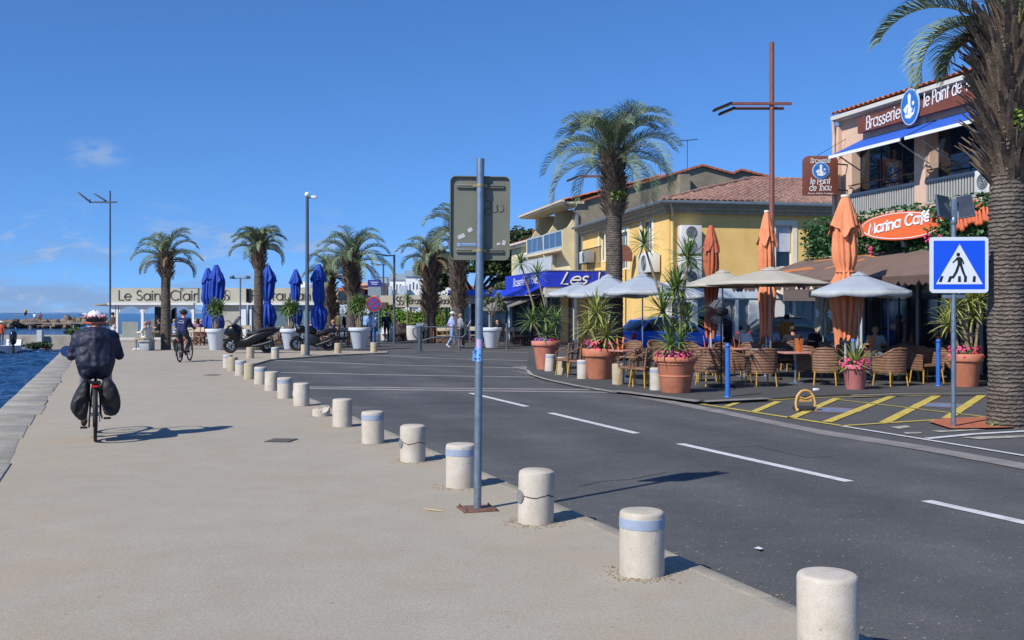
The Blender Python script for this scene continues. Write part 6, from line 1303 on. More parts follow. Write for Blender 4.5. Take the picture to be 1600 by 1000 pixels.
m0 = MB(); mb = MB(); ea, eb = PD.p(-.3, EZ, 1.0), PD.p(LD+.2, EZ, 1.0); ra, rb = PD.p(-.3, EZ+1.6, -5), PD.p(LD+.2, EZ+1.6, -5); tiles(mb, ea, eb, ra, rb, .26, 14); mb.build('roof', tile_o, t)
PD.slab(m0, -.2, LD+.1, EZ-.14, EZ-.02, .98, 1.2); m0.tube([ea, eb], .08, 8); m0.build('eave', mat('eave_pale', '#cbbfa4', .8), t)
m0 = MB(); m0.tube([PD.p(-.05, EZ-.05, .95), PD.p(-.05, EZ-.7, .10), PD.p(-.05, 3.8, .10)], .06, 8); m0.build('drainpipe', gutter_m, t)
PD2 = Plane(*(PD.o+PD.p(LD, 0))[:2], -.24, 1)
t = T('lower_house', 'low cream house with orange eave tiles at the left end of the balcony house', 'house', PD2.o); z2 = PD2.sz(805, 384)[1]
m0 = MB(); wh = PD2.rect(817, 405, 826, 440); PD2.wall(m0, 0.01, 6.5, 0, z2, [wh]); q = PD2.p(6.5, 0); m0.build('wall', cream_w, t); window(PD2, t, wh, glass, white, .1, .06, 0)
m0 = MB(); PD2.slab(m0, wh[0]-.15, wh[1]+.15, wh[3], wh[3]+.22, .35, .35); m0.build('shutter_box', mat('shutter_white', '#c9ced6', .5), t)
m0 = MB(); tiles(m0, PD2.p(0, z2, .5), PD2.p(6.9, z2, .5), PD2.p(0, z2+1., -4), PD2.p(6.9, z2+1., -4), .26, 8); m0.build('roof', tile_o, t); m0 = MB(); m0.tube([PD2.p(0, z2-.03, .5), PD2.p(6.9, z2-.03, .5)], .07, 8); PD2.slab(m0, 0, 6.7, z2-.2, z2-.05, .4, .4); m0.build('gutter', offwhite, t)
m0 = MB(); m0.box(PD2.p(5.5, z2+.6, -1.5), (.5, .5, 1.0)); m0.build('chimney', mat('brick_red', '#96604a', .9, col2='#7a4a38', scale=8), t)
# tv aerial
t = T('tv_aerial', 'thin rooftop TV aerial above the grey gable', 'aerial', at(1074, 268, 58)); m0 = MB().tube([(0, 0, -.3), (0, 0, 1.75)], .018, 6).build('mast', dark_metal, t)
m0 = MB(); m0.bar((-.55, 0, 1.72), (.6, 0, 1.82), .02, .02)
for i in range(12): m0.bar((-.5+i*.095, -.15, 1.73+i*.008), (-.5+i*.095, .15, 1.73+i*.008), .012, .012); m0.bar((-.5+i*.095, 0, 1.66+i*.008), (-.5+i*.095, 0, 1.80+i*.008), .012, .012)
m0.bar((-.3, 0, .1), (.2, 0, .16), .015, .015); m0.build('aerial_rods', dark_metal, t)
# ---------------- blue restaurant front
PE = Plane(1.625, 50, -.25, 1); PF = Plane(1.625, 50, 1, .2)
t = T('corner_restaurant', 'restaurant extension with royal blue lettered fascia and dark glass front', 'restaurant', PE.o); bl = mat('fascia_blue', '#1c37c4', .5, col2='#1a30ae', scale=1)
z0, z1 = 2.93, 3.71; m0 = MB(); PF.slab(m0, 0, 4.9, z0, z1, 0, .25); PE.slab(m0, .251, 8.3, z0, z1, 0, .25); m0.build('fascia', bl, t)
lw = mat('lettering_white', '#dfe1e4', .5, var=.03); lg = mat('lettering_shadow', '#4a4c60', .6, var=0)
def letters(P, name, text, x0, yb, x1, h, w, parent, m=None, out=.02, shear=0., jig=0., dep=.02, px=True, y1=None):
    a, z = P.sz(x0, yb); b_, zb = P.sz(x1, y1 or yb); u = (P.u if b_ > a else -P.u); uu = (u*abs(b_-a)+V((0, 0, zb-z))).normalized()
    mb = MB(); strokes(mb, text, P.p(a, z, out), uu, (0, 0, 1), h, w, dep, shear, 0, jig, abs(b_-a)/max(.001, uu.dot(u))); 
    # lettering must face outwards
    if u.cross(V((0, 0, 1))).dot(P.n) < 0: mb.f = [tuple(reversed(f)) for f in mb.f]
    return mb.build(name, m or lw, parent)
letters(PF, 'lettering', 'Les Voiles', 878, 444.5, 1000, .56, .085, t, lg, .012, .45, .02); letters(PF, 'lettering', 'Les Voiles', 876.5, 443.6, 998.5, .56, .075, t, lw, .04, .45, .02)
letters(PE, 'lettering', 'Brasserie Les Voiles', 803, 448, 842, .42, .035, t, lw, .03, .35, .02, y1=442)
m0 = MB(); PF.slab(m0, .02, 4.9, z0-.5, z0-.001, -.05, .2); PE.slab(m0, .30, 8.3, z0-.35, z0-.001, -.05, .2); m0.build('beam', mat('beam_grey', '#b9b6ad', .7), t)
m0 = MB(); PF.slab(m0, -.0, 4.9, z1, z1+.05, .04, 9); m0.build('flat_roof', mat('flat_roof', '#8f8c86', .9), t)
for i, (a, b_) in enumerate(((.35, 1.5), (1.6, 2.7), (2.8, 3.9), (4.0, 4.85))): window(PF, t, (a, b_, .02, z0-.5), pane, mat('alu_grey', '#5f6a73', .4, metal=.4), .35, .05, 0, 0, 'glass_door')
for i in range(5): window(PE, t, (.4+i*1.55, 1.85+i*1.55, .02, z0-.35), pane, mat('alu_grey', '#5f6a73', .4, metal=.4), .35, .05, 0, 0, 'glass_panel')
m0 = MB()
for a in (.05, 1.55, 2.75, 3.95): m0 = MB(); PF.slab(m0, a-.05, a+.05, 0, z0-.5, -.06, .12); m0.build('post', mat('alu_grey', '#5f6a73', .4, metal=.4), t)
for a in (.0, 4.2, 8.1): m0 = MB(); PE.slab(m0, a+.3, a+.4, 0, z0-.35, -.06, .12); m0.build('post', mat('alu_grey', '#5f6a73', .4, metal=.4), t)
m0 = MB(); m0.prism([(0, z0-.0), (.9, z0-.42), (.9, z0-.38), (0, z0+.05)], PE.u*.5+PE.n*.03, PE.n, (0, 0, 1), PE.u*7.6); m0.build('awning', bl, t); m0 = MB(); PE.slab(m0, .5, 8.1, z0-.42, z0-.40, .92, .5); m0.build('awning_trim', white, t)
m0 = MB(); m0.prism([(0, 2.5), (1.6, 1.95), (1.6, 1.75), (1.57, 1.75), (1.57, 1.9), (0, 2.44)], PE.u*1+PE.n*.03, PE.n, (0, 0, 1), PE.u*7); m0.build('grey_awning', mat('awning_grey', '#7b7870', .85), t)
m0 = MB(); PE.slab(m0, .6, 7.8, z1+.06, z1+.75, -.5, .04)
for i in range(20): PE.slab(m0, .6+i*.36, .63+i*.36, z1+.06, z1+.8, -.48, .05)
m0.build('roof_railing', mat('rail_white_grey', '#b3bac0', .6), t)
# low white glazed annexe between the fascias
t = T('glazed_annexe', 'low white glazed annexe with blue awnings behind the white planter with the olive tree', 'restaurant', V((PX(765, 62), 62, 0))); m0 = MB(); m0.box((0, 0, 2.5), (4.6, 3, .55)); m0.build('roof_band', offwhite, t); wP = Plane(PX(736, 61), 61, 1, 0)
wP2 = Plane(t.location.x-2.3, 60.6, 1, 0)
for i in range(4):
    m0 = MB(); m0.box((-1.72+i*1.15, -1.3, 1.1), (1.08, .04, 2.2)); f_ = m0.build('glass_panel', mat('annexe_glass', '#34444c', .08, var=.3, scale=1, spec=.8), t); m0 = MB()
    for s in (-.53, .53): m0.box((-1.72+i*1.15+s, -1.34, 1.11), (.06, .05, 2.22))
    m0.build('frame', white, f_)
m0 = MB(); m0.prism([(0, .55), (1.0, .3), (1.0, .22), (0, .42)], (-2.4, -1.4, 2.45), (0, -1, 0), (0, 0, 1), (3.6, 0, 0)); m0.build('awning', mat('awning_blue', '#3157c4', .8), t)
# ---------------- brasserie on the right
PH = Plane(10.4, 33, .29, -1); t = T('brasserie_building', 'pink rendered two-storey brasserie with tiled eave, balcony and dark ground floor', 'brasserie', PH.o)
EZ = PH.sz(1305, 187)[1]; bays = [PH.rect(1331, 215, 1433, 320), (PH.sz(1452, 250)[0], 8.3, 0, 0), (8.9, 12., 0, 0)]; sl = PH.sz(1336, 338, .06)[1]; wz1 = EZ-1.05
bays = [(b_[0], b_[1], sl+.005, wz1) for b_ in bays]; gz = 3.35
mb = MB(); PH.wall(mb, .2, 14, gz, EZ, bays, .35); mb.build('wall', pink_w, t)
for a in (.2, 13.5): mb = MB(); PH.slab(mb, a, a+.45, 0, gz, 0, .35); mb.build('ground_pier', pink_w, t)
for b_ in bays:
    w = window(PH, t, b_, mat('upper_glass', '#1b2733', .03, var=0, spec=1.), mat('alu_dark', '#3d464f', .4, metal=.4), .3, .05, 2)
for k in range(5): mb = MB(); PH.slab(mb, .6+k*2.6, .72+k*2.6, 0, gz, -.6, .12); mb.build('ground_post', mat('post_pale', '#a39c92', .6), t)
for k in range(5): window(PH, t, (.72+k*2.6, .6+(k+1)*2.6, 0, gz), pane, mat('alu_black', '#22262a', .4), .62, .06, 2, 0, 'glass_front')
mb = MB(); PH.slab(mb, -.02, 14, gz-.05, gz+.0, .1, 1.3); mb.build('ceiling_beam', mat('dark_beam', '#3a342f', .8), t)
mb = MB(); PH.slab(mb, .2, 14, sl-.22, sl, .10, .10); mb.build('balcony_slab', mat('slab_beige', '#c5ae9a', .85), t)
rm = mat('railing_grey', '#aaaaa6', .55, var=.08)
for b_ in ((bays[0][0]-.1, bays[0][1]-.0), (bays[1][0]-.02, 8.3), (8.9, 12)):
    mb = MB(); PH.slab(mb, b_[0], b_[1], sl+.64, sl+.72, .09, .07); PH.slab(mb, b_[0], b_[1], sl+.03, sl+.09, .08, .05); n = int((b_[1]-b_[0])/.11)
    for i in range(n+1): a = b_[0]+(b_[1]-b_[0])*i/n; PH.slab(mb, a-.028, a+.028, sl+.08, sl+.64, .07, .03)
    r_ = mb.build('balcony_railing', rm, t); mb = MB(); pts = [PH.p(b_[0]+(b_[1]-b_[0])*i/14, sl+.98+.006*(-1)**i, .06) for i in range(15)]; mb.tube(pts, .022, 6); mb.build('rope_handrail', mat('rope_brown', '#7a5a4a', .9, var=.3, scale=40), r_)
mb = MB(); PH.slab(mb, bays[0][1]+.0, bays[1][0]-.03, gz, EZ-.26, .10, .10); mb.build('pilaster', pink_w, t)
mb = MB(); PH.slab(mb, .22, .42, sl, EZ-.26, .14, .14); mb.build('pilaster', pink_w, t)
mb = MB(); tiles(mb, PH.p(.28, EZ+.05, .30), PH.p(14, EZ+.05, .30), PH.p(.28, EZ+1.2, -3.6), PH.p(14, EZ+1.2, -3.6), .24, 14, .05); mb.build('roof', tile_o, t)
mb = MB(); PH.slab(mb, .28, 14, EZ-.10, EZ+.02, .34, .12); PH.slab(mb, .28, 14, EZ-.13, EZ-.10, .24, .24); mb.build('gutter', mat('gutter_pale', '#c9c6bc', .6, var=.05), t)
mb = MB(); mb.tube([PH.p(.33, EZ-.12, .28), PH.p(.25, EZ-.6, .20), PH.p(.25, 3.2, .20)], .055, 10); mb.build('drainpipe', mat('pipe_pale', '#cbb7a6', .6), t)
bs = mat('sign_brown', '#7a4433', .55, col2='#6c3b2c', scale=2)
# long sign panel with logo
t2 = T('long_sign', 'long brown sign Brasserie le Point de Thau under the brasserie eave', 'sign', PH.o); s0, zt_ = PH.sz(1340, 186, .3); s1 = 8.6; zb_ = PH.sz(1342, 212, .3)[1]; zb2 = PH.sz(1500, 160, .3)[1]; zb_ = (zb_+zb2)/2
mb = MB(); PH.slab(mb, s0, s1, zb_, min(zt_, EZ-.135), .3, .12); mb.build('panel', bs, t2)
PHo = Plane(*(PH.o+PH.n*.305)[:2], .29, -1)
def hletters(text, x0, y0, x1, y1, h, w, par, P=PHo, org=None):
    a, z = P.sz(x0, y0); b_, zb = P.sz(x1, y1); mb = MB(); uu = (P.u*(b_-a)+V((0, 0, zb-z))); L = uu.length; strokes(mb, text, P.p(a, z)+P.o-org, uu.normalized(), (0, 0, 1), h, w, .012, .10, 0, .04, L)
    return mb.build('lettering', lw, par)
hletters('Brasserie', 1354, 202, 1408, 183.5, .38, .034, t2, org=t2.location); hletters('le Point de Thau', 1444, 167, 1538, 131, .38, .034, t2, org=t2.location)
def logo(par, c, u, n_, rx, rz):
    """blue oval with a white seated figure outline"""
    c = V(c); o = MB().prism(A(0, 0, rx*1.12, rz*1.1, 0, 360, 28)[:-1], c-n_*.02, u, (0, 0, 1), n_*.03).build('logo_board', mat('logo_pale', '#a9bdd6', .5), par)
    MB().prism(A(0, 0, rx, rz, 0, 360, 28)[:-1], c+n_*.012, u, (0, 0, 1), n_*.012).build('logo_field', mat('logo_blue', '#2a6db6', .5, var=.04), o); mb = MB()
    for P_ in ([(-.15, .1), (-.2, .75), (0, .92), (.2, .7), (.12, .1), (.3, -.2), (.5, -.15), (.2, -.45), (-.25, -.45)], [(-.3, .2), (-.15, .1), (-.45, -.5), (-.8, -.1)], [(-.6, -.5), (.5, -.42), (.75, -.1), (.6, -.55), (.1, -.8), (-.5, -.7)], A(.5, .18, .16, .14, 200, 500, 8)): mb.prism([(x*rx*.9, z*rz*.9) for x, z in P_], c+n_*.024, u, (0, 0, 1), n_*.01)
    mb.build('logo_figure', lw, o)
la, lz = PHo.sz(1424.5, 167); logo(t2, PHo.p(la, lz, .05)+PHo.o-PH.o, PH.u, PH.n, .36, .47)
# blue awnings of the upper floor
ab = mat('awning_strong_blue', '#2458b8', .8, var=.07, scale=2)
OA = 1.15; zf = PH.sz(1297, 247, OA)[1]; zt_ = PH.sz(1324, 224, .05)[1]
for nm, x0, x1 in (('left blue awning over the first bay of the upper floor', 1297, 1408), ('right blue awning over the second bay of the upper floor', 1416, 1600)):
    a0 = PH.sz(x0, 247, OA)[0]; a1 = min(PH.sz(x1, 210, OA)[0], 8.6); t2 = T('blue_awning', nm, 'awning', PH.o+PH.p(a0, 0)); L = a1-a0; mb = MB(); mb.prism([(.0, zt_), (OA, zf+.06), (OA, zf+.03), (0, zt_-.03)], PH.n*.02, PH.n, (0, 0, 1), PH.u*L); mb.build('cloth', ab, t2)
    mb = MB(); mb.prism([(OA, zf+.06), (OA+.04, zf+.06), (OA+.04, zf-.03), (OA, zf-.03)], PH.n*.02, PH.n, (0, 0, 1), PH.u*L); mb.build('front_bar', white, t2)
    for a in (.35, L-.25): MB().tube([PH.u*a+PH.n*.05+V((0, 0, zf-.55)), PH.u*a+PH.n*(OA-.1)+V((0, 0, zf))], .022, 6).build('arm', mat('arm_pale', '#9fa2a4', .5), t2)
# hanging brown sign
p = at(1283, 305, 32.0); t2 = T('hanging_sign', 'brown projecting sign with round logo beside the brasserie\'s far corner', 'sign', p); k = 32/F; w, h = 55*k, 62*k
mb = MB(); mb.prism([(-w/2, 0), (w/2, 0)]+A(w/2-.18, h-.18, .18, .18, 0, 90, 5)+A(-w/2+.18, h-.18, .18, .18, 90, 180, 5), (0, .05, 0), (1, 0, 0), (0, 0, 1), (0, .10, 0)); mb.build('panel', bs, t2, bevel=.01)
for tx_, z, wd, hh, ww in (('Brasserie', h*.82, .62, .15, .017), ('le Point', h*.29, .62, .19, .021), ('de Thau', h*.125, .70, .19, .021)): mb = MB(); strokes(mb, tx_, (-wd/2+.0, .045, z), (1, 0, 0), (0, 0, 1), hh, ww, .008, .12, 0, .06, wd); mb.build('lettering', lw, t2)
block_text('Poissons  Grillades  Coquillages', .062, V((0, .047, h*.05)), Matrix.Rotation(R(90), 3, 'X'), lw, 'small_lettering', t2, .002)
logo(t2, (0, .035, h*.62), V((1, 0, 0)), V((0, -1, 0)), .24, .24)
MB().tube([(w/2-.05, .1, h*.8), (w/2+.9, .6, h*.8)], .025, 6).tube([(w/2-.05, .1, h*.15), (w/2+.9, .6, h*.15)], .025, 6).tube([(-w*.1, .1, h), (w/2+.9, .6, h+.9)], .008, 5).build('bracket', dark_metal, t2)
# café sign, garland, brown awning
a0, zc_ = PH.sz(1410, 353, 1.25); t2 = T('cafe_sign', 'orange oval sign reading Marina Café among the green garland', 'sign', PH.o+PH.p(a0, zc_, 1.25)); fd = (V((0, 0, 0))-V((t2.location.x, t2.location.y, 0))).normalized(); fn = (fd+PH.n*1.4).normalized(); fu = V((-fn.y, fn.x, 0)); fu = fu if fu.x > 0 else -fu
wl = 46*t2.location.y/F/abs(fu.x)*.98; hl = 22*t2.location.y/F; mb = MB(); mb.prism(A(0, 0, wl, hl, 0, 360, 36)[:-1], (0, 0, 0), fu, (0, 0, 1), fn*.08); mb.build('board', mat('sign_orange', '#d9612c', .5, var=.04, scale=4), t2)
mb = MB(); mb.tube([fu*x+V((0, 0, z))+fn*.085 for x, z in A(0, 0, wl*.93, hl*.90, 0, 360, 40)], .012, 6); mb.build('white_line', lw, t2)
mb = MB(); uu = (fu+V((0, 0, .13))).normalized(); strokes(mb, 'Marina Café', fu*-wl*.76+V((0, 0, -hl*.42))+fn*.083, uu, (0, 0, 1), hl*.74, .05, .02, .10, 0, .05, wl*1.46); mb.build('lettering', lw, t2)
mb = MB(); mb.tube([V((0, 0, -hl)), V((.05, 0, -hl-.18))], [.06, .09], 12); mb.build('spotlight', dark_metal, t2)
t2 = T('garland', 'dense green garland with pink and orange flowers along the brasserie front', 'garland', PH.o+PH.p(4, gz)); rr = random.Random(12); gl = MB(); bl1, bl2 = MB(), MB()
for i in range(7000):
    a = rr.uniform(-4.3, 8); z = rr.gauss(.62, .33); z = max(.0, min(1.25, z)); leaves(gl, PH.u*a+PH.n*rr.uniform(.72, 1.05)+V((0, 0, z)), (.06, .06, .06), 1, .085, rr)
PH.slab(gl, -4.3, 8, .1, 1.1, .7, .25)
for k in range(9):
    a = rr.uniform(-4.3, 6); z = rr.uniform(.1, 1.1)
    for i in range(9): q = PH.u*(a+rr.gauss(0, .08))+PH.n*1.1+V((0, 0, z+rr.gauss(0, .10))); (bl1 if k % 3 else bl2).ball(q, .035, 6, 4)
for i in range(10): a_, h_ = 2.95+i*.13, .42+.05*math.sin(i*1.7)+(.0 if i < 3 else .12); bl2.capsule(PH.u*a_+PH.n*1.12+V((0, 0, h_)), PH.u*(a_-.05)+PH.n*1.12+V((0, 0, h_+.30)), .065, .03, 0, 8)
gl.build('leaves', mat('garland_leaves', '#3f6b38', .55, col2='#1c3a1e', scale=7), t2, sharp=180); bl1.build('pink_flowers', pinkf, t2); bl2.build('orange_flowers', mat('petals_orange', '#c9663f', .6, var=.15, scale=20), t2)
t2 = T('brown_awning', 'brown sloping awning with thin orange lines over the dark brasserie terrace', 'awning', PH.o); mb = MB(); z0_ = gz+.05; mb.prism([(.72, z0_), (3.4, z0_-.85), (3.4, z0_-.88), (.72, z0_-.03)], PH.u*-.5, PH.n, (0, 0, 1), PH.u*10); mb.build('cloth', mat('awning_brown', '#776459', .85, col2='#6a574c', scale=1.5), t2)
mb = MB(); sd = (PH.n*2.68+V((0, 0, -.85))).normalized(); aw0 = PH.n*.72+V((0, 0, z0_+.006))
for c in ([(1.2, .5), (3.6, .3), (4.4, .6)], [(1.0, 1.5), (2.2, 1.3)], [(1.2, 1.7), (2.6, 1.45)], [(3.4, 1.6), (4.2, .8)]): mb.tube([aw0+PH.u*(a-.5)+sd*b_ for a, b_ in c], .022, 4)
mb.build('orange_lines', mat('line_orange', '#d08040', .7), t2); mb = MB()
for i in range(40): mb.prism([(0, 0), (.25, 0), (.25, -.16-.05*math.sin(i*2.1)), (.125, -.24), (0, -.16-.05*math.sin((i-1)*2.1))], PH.u*(-.5+i*.25)+PH.n*3.4+V((0, 0, z0_-.865)), PH.u, (0, 0, 1), PH.n*.012)
mb.build('valance', mat('awning_brown2', '#57463e', .85), t2)
ac_unit('white air conditioner on the brasserie balcony beside the nearest palm', PH, (PH.sz(1524, 300, .5)[0]-.0, PH.sz(1549, 300, .5)[0], sl+.02, sl+.62), .5)
# ================================================================ LEFT RESTAURANT
Y0 = 64; xl, xm, xr = PX(173, Y0), PX(386, Y0), PX(503, Y0); X0 = xl
t = T('restaurant_pavilion', 'low white glazed restaurant pavilion with cream sign band facing the square', 'restaurant', (xl, Y0, 0)); W_ = xr-xl; zt, zb = ZY(450, Y0), ZY(473.5, Y0); lx = lambda px: PX(px, Y0)-xl
fas = mat('fascia_cream', '#bab5a2', .7, col2='#aca794', scale=.6); fwhite = mat('frame_white', '#d3d5d4', .6, var=.05)
f1 = MB().box(((lx(173)+lx(385))/2, 0, (zt+zb)/2), (lx(385)-lx(173), .2, zt-zb)).build('sign_band', fas, t); f2 = MB().box(((lx(394)+W_)/2, 0, (zt+zb)/2), (W_-lx(394), .2, zt-zb)).build('sign_band', fas, t)
MB().box((lx(389.5), .1, (zt+zb)/2), (lx(394)-lx(385), .1, (zt-zb)*.9)).build('band_joint', dark_metal, t)
lt = mat('letters_brown', '#4a433a', .6, var=.05)
def ptxt(txt, x0, yb, x1, h, w, par): mb = MB(); strokes(mb, txt, (lx(x0), -.115, ZY(yb, Y0)), (1, 0, 0), (0, 0, 1), h*Y0/F, w*Y0/F, .015, 0, 0, 0, lx(x1)-lx(x0)); return mb.build('lettering', lt, par)
ptxt('Le Saint Clair', 187, 469, 311, 15, 1.7, f1); ptxt('Restaurant', 394.5, 469, 495, 15, 1.7, f2)
def sc_logo(par, c, k, m=None):
    mb = MB(); c = V(c)
    for pts in (A(-.12, .62, .16, .22, 30, 270)+A(-.12, .2, .18, .22, 90, -150), A(.22, .62, .16, .22, 30, 270)+A(.22, .2, .18, .22, 90, -150)): mb.tube([c+V((x*k, 0, (z-.4)*k)) for x, z in pts], [.02*k+.04*k*math.sin(math.pi*i/(len(pts)-1)) for i in range(len(pts))], 6)
    for s in (-1, 1): mb.tube([c+V((s*.42*k, 0, .4*k)), c+V((s*.5*k, 0, .42*k)), c+V((s*.5*k, 0, -.4*k)), c+V((s*.42*k, 0, -.4*k))], .012*k, 5)
    return mb.build('logo', m or lt, par)
sc_logo(f1, (lx(351), -.11, ZY(461.5, Y0)), .72)
MB().box((W_/2, -.05, zb-.06), (W_+.2, .5, .12)).build('gutter', fwhite, t); MB().box((W_/2, 4, zb+.35), (W_, 7.7, .12)).build('flat_roof', mat('flat_roof', '#8f8c86', .9), t)
for px, w in ((177, .3), (183.5, .12), (223, .16), (302, .14), (340, .12), (381, .3), (392, .12), (420, .10), (452, .10), (478, .1), (500, .3)): MB().box((lx(px), 0, (zb-.12)/2), (w, .16, zb-.12)).build('post', fwhite, t)
zz = zb-.12
mb = MB()
for a, b_ in ((186, 221.5), (224.5, 264), (264, 300.5)):
    x0, x1 = lx(a), lx(b_); cx = (x0+x1)/2; n = 12; pr = [(x0, zz), (x0, zz-.62)]+[(cx-(x1-x0)/2*math.cos(math.pi*i/n), zz-.62+.52*math.sin(math.pi*i/n)) for i in range(n+1)]+[(x1, zz-.62), (x1, zz)]
    q = pr[1:-1]; mb.add([(x, -.05, z) for x, z in q]+[(x, -.05, zz) for x, z in q]+[(x, .03, z) for x, z in q]+[(x, .03, zz) for x, z in q], [(i, i+1, len(q)+i+1, len(q)+i) for i in range(len(q)-1)]+[(3*len(q)+i, 3*len(q)+i+1, 2*len(q)+i+1, 2*len(q)+i) for i in range(len(q)-1)]+[(i+1, i, 2*len(q)+i, 2*len(q)+i+1) for i in range(len(q)-1)])
mb.build('arched_valance', fwhite, t)
mb = MB(); x0 = lx(188); mb.box((lx(203), .05, .55), (lx(215)-lx(190), .05, 1.1)); mb.build('glass_screen', mat('screen_grey', '#8b8d84', .3, var=.1), t)
for a, b_, m in ((341, 379, mat('blind_beige', '#a5a398', .6, var=.06)), (393, 419, mat('glass_bluegrey', '#5f737f', .1, var=.15, scale=.6, spec=.7)), (421, 451, mat('glass_bluegrey', '#5f737f', .1)), (453, 477, mat('glass_bluegrey', '#5f737f', .1)), (479, 498, mat('glass_bluegrey', '#5f737f', .1))): MB().box(((lx(a)+lx(b_))/2, .04, zz/2), (lx(b_)-lx(a), .03, zz)).build('window_panel', m, t)
mb = MB(); mb.box((lx(250), 7.4, .62), (lx(340)-lx(183), .12, 1.24)); mb.box((lx(420), 7.4, 1.2), (lx(500)-lx(341), .12, 2.4)); mb.build('back_wall', mat('inner_wall', '#7d796e', .8), t); mb = MB()
for px in (200, 212, 279, 314, 330): mb.box((lx(px), 7.35, 1.7), (.12, .1, 1.0))
mb.box((lx(203), 6, 1.1), (.9, .6, 2.2)); mb.box((lx(214), 7.0, 1.3), (.25, .4, 2.0)); mb.build('back_post', dark_metal, t)
MB().box((lx(260), 4.2, .5), (2.8, .6, 1.0)).build('counter', mat('counter_grey', '#9c9a8f', .6), t)
MB().box((W_/2, .3, .05), (W_+.1, 1.0, .12)).build('plinth', mat('plinth_white', '#b9b9b4', .8), t)
mb = MB(); mb.prism([(0, 0), (-1.0, -.16), (-1.0, -.22), (0, -.10)], (-.02, -.1, zb+.05), (1, 0, 0), (0, 0, 1), (0, 2.6, 0)); mb.build('side_awning', mat('awning_tan', '#a39a82', .85), t)
t = T('curved_railing', 'curved brown handrail in front of the pavilion windows', 'railing', (PX(357, 60), 60, 0)); MB().tube([(-.3, 0, 0), (-.3, 0, 1.15), (0, 0, 1.2), (.35, 0, .85), (.42, 0, 0)], .035, 8).build('rail', mat('wood_brown', '#7a5138', .6), t)
t = T('roof_unit', 'white rounded rooftop vent rising above the Restaurant sign band', 'roof vent', (PX(474, 70), 70, ZY(453, 70)-.15)); MB().lathe([(.75, 0), (.75, .25), (.8, .3), (.7, .5), (.3, .68), (.01, .72)], 20).build('dome', white, t); MB().lathe([(.6, -.3), (.6, .0)], 16).build('base', grey_metal, t)
# brasserie glacier
Y1 = 66; xg = PX(593, Y1); t = T('glacier_terrace', 'cream Brasserie Glacier sign band carried on brown posts over the hedge terrace', 'restaurant', (xg, Y1, 0)); gx = lambda px: PX(px, Y1)-xg; zt, zb = ZY(461, Y1), ZY(480, Y1)
for a, b_, m in ((593, 614, (462, 476)), (615, 635.5, (461, 480)), (639, 737, (461, 480))): MB().box(((gx(a)+gx(b_))/2, 0, (ZY(m[0], Y1)+ZY(m[1], Y1))/2), (gx(b_)-gx(a), .2, ZY(m[0], Y1)-ZY(m[1], Y1))).build('sign_band', fas, t)
MB().box((gx(637), .05, (zt+zb)/2), (gx(639)-gx(635.5), .18, zt-zb)).build('band_joint', grey_metal, t)
def gtxt(txt, x0, yb, x1, h, w): mb = MB(); strokes(mb, txt, (gx(x0), -.115, ZY(yb, Y1)), (1, 0, 0), (0, 0, 1), h*Y1/F, w*Y1/F, .015, 0, 0, 0, gx(x1)-gx(x0)); mb.build('lettering', lt, t)
gtxt('Brasserie', 640, 474.5, 679, 9.5, 1.1); gtxt('Glacier', 682.5, 474.5, 709, 9.5, 1.1); sc_logo(t, (gx(624), -.115, ZY(470, Y1)), .62, mat('logo_black', '#26231f', .6, var=0))
for px in (609, 641, 690, 735): MB().box((gx(px), .1, zb/2), (.10, .10, zb)).build('post', mat('wood_dark', '#5d4433', .7), t)
MB().box((gx(600), -1.0, ZY(477, Y1)), (gx(607)-gx(590), .9, .35)).build('small_canopy', mat('canopy_dark', '#54463c', .8), t)
MB().box((gx(664), .35, zt-.05), (gx(735)-gx(594), .5, .06)).build('flat_roof', mat('flat_roof', '#8f8c86', .9), t)
mb = MB()
for px, m in ((697, 0), (703, 0), (712, 0), (724, 0), (732, 0)): mb.box((gx(px), .8, 1.1), (.12, .06, 2.2))
mb.build('blue_frame', mat('frame_blue', '#45617e', .5), t)
# poste de secours wall
Y2 = 84; p = V((PX(545, Y2), Y2, 0)); t = T('first_aid_wall', 'grey-blue wall lettered POSTE DE SECOURS behind the middle palms', 'wall', p); w_ = 62*Y2/F; zt = ZY(476, Y2); MB().box((0, 0, zt/2), (w_, .25, zt)).build('wall', mat('wall_slate', '#6c7a86', .8, var=.05), t)
lwx = (520-545)*Y2/F
block_text('POSTE', .50, V((lwx+.15, -.13, ZY(480, Y2))), Matrix.Rotation(R(90), 3, 'X'), lw, 'lettering', t, .01, .008, 'LEFT'); block_text('DE SECOURS', .50, V((lwx+.15, -.13, ZY(486.5, Y2))), Matrix.Rotation(R(90), 3, 'X'), lw, 'lettering', t, .01, .008, 'LEFT')
MB().box((lwx-.15, -.14, ZY(480, Y2)), (.12, .02, .42)).build('cross', lw, t)
# far houses
def house(label, px0, px1, Y, y_top, wallm, wins, roofm=None, depth=8, name='house', roofh=.4, yb=None, parap=0):
    x0, x1 = PX(px0, Y), PX(px1, Y); P = Plane(x0, Y, 1, 0); t = T(name, label, 'house', (x0, Y, 0)); z = ZY(y_top, Y); hs = [P.rect(*w) for w in wins]; mb = MB(); P.wall(mb, 0, x1-x0, -.5, z, hs, .3); mb.box(((x1-x0)/2, depth/2+.3, z/2), (x1-x0, depth, z-.02)); mb.build('wall', wallm, t)
    for h in hs: window(P, t, h, glass, mat('window_grey', '#98a3ad', .5), .12, .06, 0)
    if roofm: MB().box(((x1-x0)/2, depth/2, z+roofh/2), (x1-x0+.3, depth+.5, roofh)).build('roof', roofm, t)
    return t
ww = mat('white_house_wall', '#dcdcd8', .8, var=.04, scale=.3); gr = mat('roof_bluegrey', '#8d9ba4', .7, var=.05)
